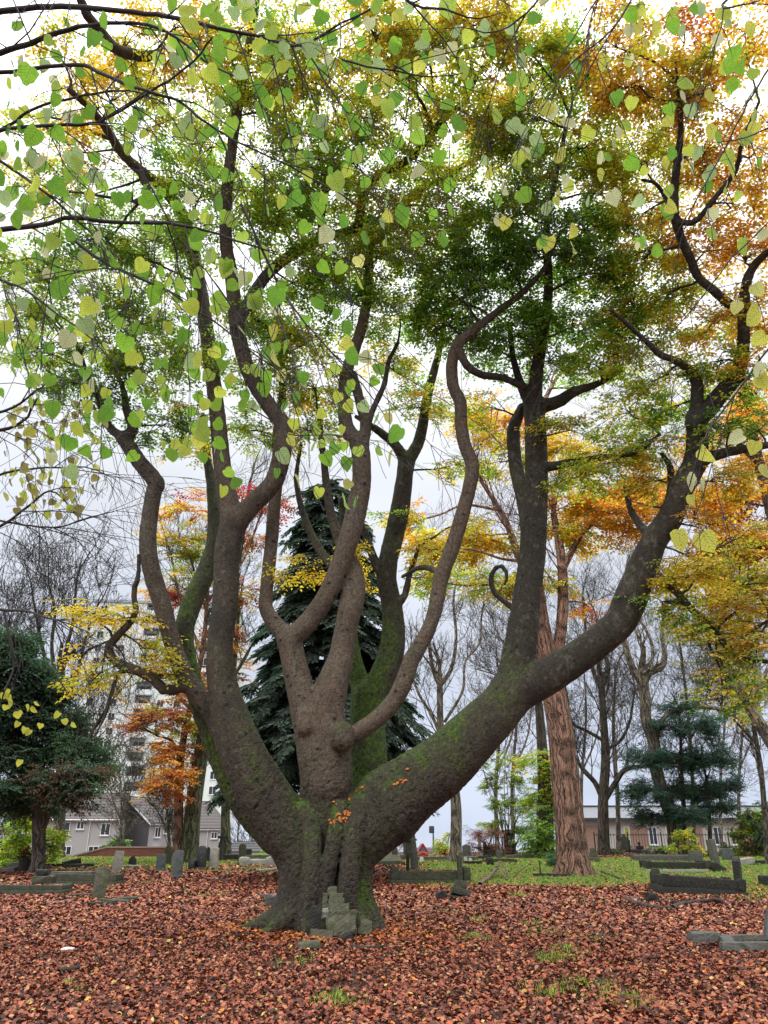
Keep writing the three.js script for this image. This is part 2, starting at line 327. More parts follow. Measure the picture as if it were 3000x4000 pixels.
// B: the two leaning stems behind the left limb
limb(0.8, 0.1, [[600, 1800, 90, 16.5], [530, 1735, 66, 16.5], [487, 1660, 54, 16.45], [455, 1580, 48, 16.4], [433, 1523, 44, 16.35], [412, 1460, 42, 16.3], [399, 1400, 42, 16.3], [398, 1360, 42, 16.3], [416, 1300, 44, 16.4], [443, 1240, 42, 16.5], [464, 1175, 38, 16.6], [458, 1060, 22, 16.6], [447, 983, 18, 16.6], [440, 900, 13, 16.4]]);
limb(0.2, 0.5, [[510, 1660, 48, 15.8], [460, 1543, 42, 15.75], [420, 1492, 40, 15.7], [393, 1446, 38, 15.65], [373, 1390, 36, 15.6], [350, 1306, 38, 15.5], [331, 1246, 38, 15.4], [320, 1190, 37, 15.3], [321, 1140, 35, 15.3], [333, 1060, 33, 15.2], [338, 1046, 36, 15.2], [300, 997, 33, 15.1], [267, 946, 31, 15]]);
limb(0, 0.3, [[268, 948, 28, 15], [288, 926, 24, 14.9], [273, 885, 18, 14.8], [266, 840, 12, 14.6], [240, 780, 8, 14.3]], 0.06);
limb(0, 0.3, [[266, 946, 22, 15], [235, 921, 17, 14.9], [213, 860, 14, 14.6], [192, 818, 12, 14.3], [165, 740, 8, 13.9]], 0.06);
limb(0.1, 0.4, [[395, 1484, 22, 15.6], [360, 1492, 22, 15.5], [318, 1456, 22, 15.4], [268, 1440, 21, 15.3], [241, 1420, 20, 15.2], [234, 1400, 19, 15.1], [250, 1378, 17, 15.1], [277, 1350, 15, 15], [293, 1322, 13, 14.9], [289, 1273, 12, 14.8], [298, 1250, 11, 14.7], [300, 1200, 8, 14.6]], 0.06);
limb(0, 0.3, [[384, 1462, 12, 15.8], [330, 1458, 11, 15.7], [262, 1450, 9, 15.5], [240, 1500, 9, 15.4], [225, 1550, 7, 15.3], [205, 1590, 5, 15.2]], 0.04);
// C: the pale middle stem
limb(0.1, 1, [[700, 1690, 100, 15.9], [680, 1600, 84, 15.85], [655, 1510, 62, 15.8], [637, 1440, 54, 15.8], [624, 1375, 50, 15.8]], 0.08);
limb(0.05, 0.9, [[624, 1385, 42, 15.8], [592, 1345, 34, 15.85], [574, 1312, 30, 15.9], [576, 1273, 28, 15.9], [586, 1173, 28, 15.9], [592, 1100, 27, 15.9], [600, 1030, 22, 15.8], [598, 940, 20, 15.7], [610, 850, 17, 15.5], [606, 740, 14, 15.2], [600, 650, 11, 14.8]], 0.06);
limb(0.05, 0.9, [[622, 1385, 44, 15.75], [668, 1342, 44, 15.7], [704, 1290, 42, 15.6], [734, 1222, 42, 15.5], [755, 1160, 44, 15.4], [768, 1110, 46, 15.4], [780, 1050, 42, 15.3], [781, 1000, 40, 15.2], [775, 960, 40, 15.2], [750, 925, 30, 15.1], [743, 855, 27, 15], [748, 806, 26, 14.8], [780, 713, 24, 14.4], [792, 650, 21, 14.1], [798, 560, 18, 13.7], [800, 470, 15, 13.3]], 0.06);
limb(0.05, 0.5, [[778, 975, 28, 15.2], [790, 920, 24, 15.2], [778, 870, 22, 15.1], [762, 810, 20, 15]], 0.05);
limb(0, 0.3, [[786, 985, 14, 15.2], [800, 900, 13, 15.1], [830, 830, 12, 15], [840, 780, 10, 14.9], [860, 740, 8, 14.7]], 0.05);
limb(0.05, 1, [[712, 1690, 100, 15.9], [712, 1600, 88, 15.8], [702, 1540, 84, 15.75], [716, 1483, 72, 15.7], [735, 1426, 54, 15.7], [745, 1370, 48, 15.7], [755, 1320, 52, 15.7], [763, 1280, 54, 15.75], [760, 1240, 50, 15.8], [748, 1203, 44, 15.85]], 0.08);
limb(0.3, 0.4, [[752, 1215, 34, 15.9], [735, 1170, 26, 16], [715, 1110, 20, 16], [700, 1000, 15, 15.9], [690, 900, 11, 15.6]], 0.05);
limb(0.4, 0.4, [[735, 1235, 18, 15.9], [712, 1216, 20, 16], [686, 1180, 18, 16.1], [656, 1112, 15, 16.2], [640, 1040, 11, 16.2], [650, 960, 8, 16.1]], 0.05);
segs.push({ a: P(738, 1586, 15.35), b: P(739, 1596, 15.35), ra: 0.25, rb: 0.25, k: 0.07, m: 0.2, w: 0.7, id: 9001 }, { a: P(658, 1545, 15.5), b: P(660, 1570, 15.5), ra: 0.16, rb: 0.18, k: 0.1, m: 0.1, w: 1, id: 9002 });
// D: the green stem behind
limb(1, 0, [[735, 1780, 90, 16.6], [770, 1735, 92, 16.8], [792, 1685, 86, 16.9], [796, 1625, 80, 16.9], [793, 1560, 76, 16.9], [795, 1505, 72, 16.9]], 0.12);
limb(0.9, 0, [[790, 1520, 50, 16.95], [774, 1466, 42, 17], [762, 1423, 38, 17.1], [755, 1370, 34, 17.2], [752, 1290, 30, 17.2], [745, 1180, 24, 17.2], [740, 1080, 18, 17]], 0.06);
limb(0.7, 0, [[800, 1520, 66, 16.9], [830, 1456, 60, 16.9], [846, 1406, 56, 16.9], [850, 1356, 50, 16.9], [846, 1306, 44, 16.9], [836, 1256, 42, 16.9], [838, 1216, 42, 16.9], [850, 1163, 42, 16.9], [863, 1106, 42, 16.8], [874, 1030, 36, 16.7], [878, 995, 36, 16.7]], 0.08);
limb(0.4, 0, [[877, 1000, 26, 16.7], [853, 960, 22, 16.6], [806, 923, 15, 16.4], [770, 900, 9, 16.2]], 0.05);
limb(0.4, 0, [[878, 1002, 30, 16.7], [904, 955, 25, 16.6], [916, 903, 22, 16.5], [926, 843, 20, 16.3], [938, 800, 17, 16.1], [955, 730, 12, 15.7], [965, 640, 9, 15.2]], 0.05);
limb(0.4, 0, [[848, 1310, 22, 16.8], [872, 1290, 16, 16.8], [885, 1240, 12, 16.8], [905, 1180, 9, 16.7]], 0.05);
limb(0.4, 0, [[832, 1250, 24, 16.9], [812, 1220, 20, 16.9], [795, 1170, 16, 16.9], [780, 1130, 12, 16.8]], 0.05);
// E: the thin reddish stem that leans right
limb(0.05, 1, [[735, 1605, 40, 15.6], [772, 1582, 36, 15.5], [820, 1548, 36, 15.4], [853, 1512, 38, 15.35], [873, 1472, 38, 15.3], [890, 1423, 36, 15.3], [920, 1373, 31, 15.3], [943, 1306, 31, 15.3], [952, 1250, 33, 15.3], [977, 1183, 33, 15.2], [1000, 1106, 30, 15.1], [1014, 1053, 30, 15], [1020, 1003, 30, 15], [1005, 965, 28, 14.9], [996, 918, 27, 14.8], [994, 868, 27, 14.6], [980, 838, 26, 14.5], [976, 786, 25, 14.3], [988, 745, 24, 14.1], [1030, 708, 19, 13.9], [1082, 668, 16, 13.7], [1125, 635, 13, 13.5], [1175, 580, 10, 13.1], [1210, 500, 8, 12.6]], 0.06);
limb(0, 0.4, [[990, 745, 17, 14.1], [1005, 785, 17, 14.2], [1036, 808, 16, 14.4], [1086, 816, 15, 14.7], [1135, 838, 15, 15]], 0.05);
limb(0, 0.4, [[948, 1235, 14, 15.3], [910, 1225, 12, 15.6], [870, 1245, 8, 15.9]], 0.04);
// F: the great right limb, its upright and its long sweep
limb(0.35, 0, [[1105, 1480, 74, 15.7], [1118, 1430, 72, 15.7], [1126, 1380, 68, 15.7], [1136, 1306, 61, 15.7], [1149, 1206, 57, 15.7], [1154, 1123, 55, 15.6], [1159, 1020, 48, 15.5], [1156, 920, 46, 15.3], [1153, 872, 44, 15.2]], 0.09);
limb(0.1, 0, [[1153, 880, 34, 15.2], [1206, 868, 27, 15], [1240, 846, 22, 14.8], [1290, 830, 15, 14.5], [1340, 800, 10, 14.2]], 0.06);
limb(0.1, 0, [[1153, 880, 34, 15.2], [1160, 800, 28, 14.8], [1172, 720, 24, 14.3], [1185, 620, 20, 13.7], [1180, 500, 16, 12.9], [1200, 380, 12, 12.1], [1230, 250, 9, 11.3]], 0.06);
limb(0.1, 0, [[1153, 885, 28, 15.2], [1132, 848, 20, 15.1], [1110, 780, 14, 14.8], [1100, 700, 10, 14.4]], 0.06);
limb(0.3, 0, [[1143, 1140, 36, 15.7], [1134, 1090, 33, 15.8], [1115, 1010, 30, 15.9], [1110, 925, 28, 15.8], [1128, 880, 20, 15.6]], 0.06);
limb(0, 0, [[1166, 1010, 24, 15.4], [1200, 1006, 20, 15.2], [1240, 997, 17, 15], [1320, 986, 13, 14.6], [1373, 977, 11, 14.3], [1425, 938, 8, 14]], 0.05);
limb(0, 0, [[1130, 1330, 14, 15.8], [1090, 1300, 12, 16], [1066, 1278, 11, 16.1], [1062, 1240, 10, 16.1], [1080, 1222, 9, 16], [1096, 1240, 8, 15.9], [1090, 1262, 6, 15.9]], 0.04);
limb(0.15, 0, [[1100, 1500, 90, 15.7], [1156, 1474, 82, 15.6], [1223, 1436, 72, 15.5], [1290, 1388, 67, 15.3], [1340, 1342, 67, 15.2], [1362, 1293, 70, 15.1], [1390, 1223, 62, 14.9], [1414, 1166, 55, 14.7], [1450, 1115, 52, 14.5], [1473, 1053, 50, 14.3], [1500, 1003, 50, 14.1], [1506, 953, 44, 13.9], [1503, 900, 40, 13.7]], 0.09);
limb(0, 0, [[1503, 905, 30, 13.7], [1504, 820, 24, 13.3], [1473, 786, 17, 13.1], [1423, 764, 14, 13], [1404, 745, 12, 12.9], [1374, 718, 10, 12.8], [1320, 670, 7, 12.5]], 0.05);
limb(0, 0, [[1500, 915, 38, 13.7], [1530, 885, 38, 13.6], [1558, 850, 37, 13.4], [1590, 813, 32, 13.2], [1604, 760, 27, 12.9], [1606, 715, 25, 12.6], [1608, 675, 25, 12.4]], 0.06);
limb(0, 0, [[1608, 680, 22, 12.4], [1580, 660, 20, 12.3], [1535, 622, 19, 12.1], [1506, 596, 18, 12], [1493, 563, 18, 11.8], [1470, 512, 19, 11.5], [1456, 450, 18, 11.1], [1463, 350, 16, 10.5], [1471, 277, 13, 10], [1465, 180, 9, 9.4]], 0.05);
limb(0, 0, [[1462, 478, 13, 11.3], [1500, 480, 13, 11.1], [1540, 433, 12, 10.7], [1590, 367, 11, 10.2], [1602, 310, 9, 9.8], [1640, 220, 7, 9.2]], 0.05);
limb(0, 0, [[1460, 470, 11, 11.3], [1420, 400, 8, 11], [1386, 388, 6, 10.8]], 0.04);
limb(0, 0, [[1609, 680, 22, 12.4], [1612, 610, 20, 12], [1640, 560, 17, 11.6], [1700, 520, 12, 11.1]], 0.05);
limb(0, 0, [[1506, 1000, 32, 14.1], [1540, 985, 24, 13.9], [1606, 970, 18, 13.5], [1680, 958, 14, 13.1]], 0.05);
limb(0, 0, [[1400, 1220, 26, 14.9], [1428, 1252, 19, 14.7], [1456, 1273, 17, 14.6], [1490, 1313, 16, 14.4], [1540, 1358, 14, 14.2], [1575, 1404, 12, 14], [1602, 1422, 11, 13.8], [1670, 1430, 9, 13.5]], 0.05);
limb(0, 0, [[1575, 1405, 9, 14], [1590, 1385, 8, 13.9], [1660, 1340, 6, 13.6]], 0.04);
limb(0, 0, [[1405, 1160, 20, 14.8], [1366, 1110, 14, 15.2], [1350, 1050, 10, 15.5]], 0.05);
limb(0, 0, [[1440, 1130, 18, 14.5], [1448, 1010, 14, 14.6], [1430, 980, 10, 14.7]], 0.05);

// the skin of trunk and limbs: one surface drawn round all these bars
function skin(segs, h, colour, relief) {
  const N = 8, B = N * h, blocks = new Map(), K = (i, j, k) => (i + 4096) * 67108864 + (j + 4096) * 8192 + (k + 4096);
  segs.forEach((s, n) => {
    const R = Math.max(s.ra, s.rb) + 0.2, lo = V().copy(s.a).min(s.b).subScalar(R), hi = V().copy(s.a).max(s.b).addScalar(R);
    for (let i = Math.floor(lo.x / B); i <= hi.x / B; i++) for (let j = Math.floor(lo.y / B); j <= hi.y / B; j++) for (let k = Math.floor(lo.z / B); k <= hi.z / B; k++) {
      const key = K(i, j, k); let b = blocks.get(key); if (!b) blocks.set(key, b = { i, j, k, l: [] }); b.l.push(s);
    }
  });
  for (const s of segs) { s.dx = s.b.x - s.a.x; s.dy = s.b.y - s.a.y; s.dz = s.b.z - s.a.z; s.q = 1 / Math.max(1e-9, s.dx * s.dx + s.dy * s.dy + s.dz * s.dz); }
  const info = { m: 0, w: 0, r: 0 };
  function field(list, x, y, z, want) {
    let d = 1e3, sw = 0, cur = -1, low = 1e3, k = 0.1; if (want) info.m = info.w = info.r = 0;
    for (const s of list) {
      const ex = x - s.a.x, ey = y - s.a.y, ez = z - s.a.z; let t = (ex * s.dx + ey * s.dy + ez * s.dz) * s.q; t = t < 0 ? 0 : t > 1 ? 1 : t;
      const fx = ex - s.dx * t, fy = ey - s.dy * t, fz = ez - s.dz * t, e = Math.sqrt(fx * fx + fy * fy + fz * fz) - (s.ra + (s.rb - s.ra) * t);
      if (s.id !== cur) { const g = Math.abs(d - low); if (g < k) { const u = k - g; d = Math.min(d, low) - u * u / (4 * k); } else if (low < d) d = low; cur = s.id; low = e; k = s.k; } else if (e < low) low = e;
      if (want) { const w = Math.exp(-Math.max(0, e + 0.05) * 14); info.m += s.m * w; info.w += s.w * w; info.r += (s.ra + (s.rb - s.ra) * t) * w; sw += w; }
    }
    { const g = Math.abs(d - low); if (g < k) { const u = k - g; d = Math.min(d, low) - u * u / (4 * k); } else if (low < d) d = low; }
    if (want && sw > 0) { info.m /= sw; info.w /= sw; info.r /= sw; }
    return d;
  }
  const val = (l, x, y, z) => { const d = field(l, x, y, z, false); return d > 0.03 || d < -0.085 ? d : d + relief(x, y, z); };
  const P3 = [], CL = [], cell = new Map(), edges = [], n1 = N + 1, f = new Float32Array(n1 * n1 * n1), reach = B * 0.87 + 0.1;
  for (const b of blocks.values()) {
    const ox = b.i * B, oy = b.j * B, oz = b.k * B, mid = field(b.l, ox + B / 2, oy + B / 2, oz + B / 2, false);
    if (Math.abs(mid) > reach + 0.1) continue;
    for (let k = 0, o = 0; k < n1; k++) for (let j = 0; j < n1; j++) for (let i = 0; i < n1; i++, o++) f[o] = val(b.l, ox + i * h, oy + j * h, oz + k * h);
    for (let k = 0; k < N; k++) for (let j = 0; j < N; j++) for (let i = 0; i < N; i++) {
      const o = i + j * n1 + k * n1 * n1, c = [f[o], f[o + 1], f[o + n1], f[o + n1 + 1], f[o + n1 * n1], f[o + n1 * n1 + 1], f[o + n1 * n1 + n1], f[o + n1 * n1 + n1 + 1]];
      let neg = 0; for (const v of c) if (v < 0) neg++;
      if (!neg || neg === 8) continue;
      let sx = 0, sy = 0, sz = 0, m = 0;
      for (let a = 0; a < 8; a++) for (const ax of [1, 2, 4]) if (!(a & ax) && (c[a] < 0) !== (c[a | ax] < 0)) {
        const t = c[a] / (c[a] - c[a | ax]); sx += (a & 1) + (ax === 1 ? t : 0); sy += ((a >> 1) & 1) + (ax === 2 ? t : 0); sz += ((a >> 2) & 1) + (ax === 4 ? t : 0); m++;
      }
      const X = ox + (i + sx / m) * h, Y = oy + (j + sy / m) * h, Z = oz + (k + sz / m) * h, e = h * 0.6;
      const gx = field(b.l, X + e, Y, Z) - field(b.l, X - e, Y, Z), gy = field(b.l, X, Y + e, Z) - field(b.l, X, Y - e, Z), gz = field(b.l, X, Y, Z + e) - field(b.l, X, Y, Z - e), q = 1 / (Math.hypot(gx, gy, gz) || 1);
      field(b.l, X, Y, Z, true);
      const I = b.i * N + i, J = b.j * N + j, L = b.k * N + k;
      cell.set(K(I, J, L), P3.length / 3); P3.push(X, Y, Z); CL.push(...colour(X, Y, Z, gx * q, gy * q, gz * q, info));
      if ((c[0] < 0) !== (c[1] < 0)) edges.push(I, J, L, 0, c[0] < 0 ? 1 : 0);
      if ((c[0] < 0) !== (c[2] < 0)) edges.push(I, J, L, 1, c[0] < 0 ? 1 : 0);
      if ((c[0] < 0) !== (c[4] < 0)) edges.push(I, J, L, 2, c[0] < 0 ? 1 : 0);
    }
  }
  const idx = [];
  for (let e = 0; e < edges.length; e += 5) {
    const [I, J, L, ax, out] = edges.slice(e, e + 5), u = ax === 0 ? [0, 1, 0] : ax === 1 ? [0, 0, 1] : [1, 0, 0], v = ax === 0 ? [0, 0, 1] : ax === 1 ? [1, 0, 0] : [0, 1, 0];
    const a = cell.get(K(I, J, L)), b = cell.get(K(I - u[0], J - u[1], L - u[2])), c = cell.get(K(I - u[0] - v[0], J - u[1] - v[1], L - u[2] - v[2])), d = cell.get(K(I - v[0], J - v[1], L - v[2]));
    if (a === undefined || b === undefined || c === undefined || d === undefined) continue;
    if (out) idx.push(a, b, c, a, c, d); else idx.push(a, c, b, a, d, c);
  }
  const g = new THREE.BufferGeometry();
  g.setAttribute('position', new THREE.BufferAttribute(new Float32Array(P3), 3)); g.setAttribute('color', new THREE.BufferAttribute(new Float32Array(CL), 3));
  const uv = new Float32Array(P3.length / 3 * 2); for (let i = 0; i < uv.length / 2; i++) { uv[i * 2] = (P3[i * 3] * 0.8 + P3[i * 3 + 2] * 0.6) * 0.8; uv[i * 2 + 1] = P3[i * 3 + 1] * 0.8; }
  g.setAttribute('uv', new THREE.BufferAttribute(uv, 2)); g.setIndex(idx); g.computeVertexNormals(); return g;
}
const eyes = (x, y, z, s, r) => { // scars and knots: the nearest of one random point per cell, 0 outside to 1 at its middle
  const X = Math.floor(x / s), Y = Math.floor(y / s), Z = Math.floor(z / s); let best = 0;
  const i0 = x / s - X < 0.5 ? -1 : 0, j0 = y / s - Y < 0.5 ? -1 : 0, k0 = z / s - Z < 0.5 ? -1 : 0;
  for (let i = i0; i < i0 + 2; i++) for (let j = j0; j < j0 + 2; j++) for (let k = k0; k < k0 + 2; k++) {
    const h = PERM[(PERM[(PERM[(X + i) & 255] + Y + j) & 255] + Z + k) & 255], a = PERM[h], b = PERM[(h + 37) & 255], c = PERM[(h + 91) & 255], R = r * (0.35 + PERM[(h + 13) & 255] / 255);
    const d = Math.hypot(x - (X + i + a / 255) * s, (y - (Y + j + b / 255) * s) * 1.4, z - (Z + k + c / 255) * s) / R;
    if (d < 1) best = Math.max(best, 1 - d);
  }
  return best;
};
const barkRelief = (x, y, z) => {
  const low = 1 - ss(2.4, 4.2, y), n = fbm(x * 7, y * 3.2, z * 7, 3);
  const wx = x + 0.05 * noise(x * 5, y * 5, z * 5), wy = y + 0.06 * noise(x * 4, y * 4 + 9, z * 4), crack = 1 - ss(0, 0.11, Math.abs(noise(wx * 9 + 5, wy * 5, z * 9))), crack2 = 1 - ss(0, 0.13, Math.abs(noise(wx * 15, wy * 13, z * 15 + 3))), knot = y > 1.6 ? eyes(x, y, z, 0.21, 0.06) : 0;
  return -0.02 * n + low * (0.03 * crack + 0.018 * crack2) - (1 - low) * 0.008 * (Math.abs(noise(x * 14, y * 26, z * 14)) - 0.2) - 0.02 * (knot > 0.35 ? 0.7 - knot : knot);
};
const barkColour = (x, y, z, nx, ny, nz, s) => {
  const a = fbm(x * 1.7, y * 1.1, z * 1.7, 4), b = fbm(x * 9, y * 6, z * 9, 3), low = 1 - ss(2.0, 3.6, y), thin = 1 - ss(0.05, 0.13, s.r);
  let c = mixc([0.046, 0.039, 0.029], [0.165, 0.122, 0.086], clamp(s.w * 0.95 + a * 0.9));
  c = mixc(c, [0.20, 0.19, 0.155], ss(0.1, 0.36, b + a * 0.5) * 0.55);            // pale lichen
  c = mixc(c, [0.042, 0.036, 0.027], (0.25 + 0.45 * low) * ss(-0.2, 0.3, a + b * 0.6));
  c = mixc(c, [0.048, 0.04, 0.032], thin * 0.6);  // dark young bark on thin limbs, their backlit shade painted in with it
  const grain = fbm(x * 16, y * 13, z * 16, 3), moss = s.m * 1.1 + (ny > 0 ? ny * 0.9 : ny * 0.5) * (0.3 + s.m) + a * 1.2 + grain * 0.9 - 0.42 - ss(5, 7, y) * 0.25;
  c = mixc(c, mixc([0.040, 0.044, 0.019], [0.066, 0.068, 0.03], 0.5 + b), ss(-0.2, 0.3, moss) * 0.7);   // green algae
  c = mixc(c, mixc([0.026, 0.052, 0.008], [0.088, 0.145, 0.018], clamp(0.5 + grain * 1.8)), ss(0.28, 0.7, moss));   // cushions of moss
  const knot = eyes(x, y, z, 0.21, 0.06); if (knot > 0.22 && y > 1.8) c = mixc(c, [0.014, 0.012, 0.01], ss(0.22, 0.42, knot) * 0.88);
    const f = 1 + 1.5 * fbm(x * 31, y * 23, z * 31, 2); return c.map(k => k * clamp(f, 0.45, 1.9));
};
const beech = thing('beech_tree', 'huge old beech with many upright limbs fanning out from one short thick mossy trunk', 'tree', V(TX, 0, -D0));
function under(root, o) { o.position.sub(root.position); return o; }
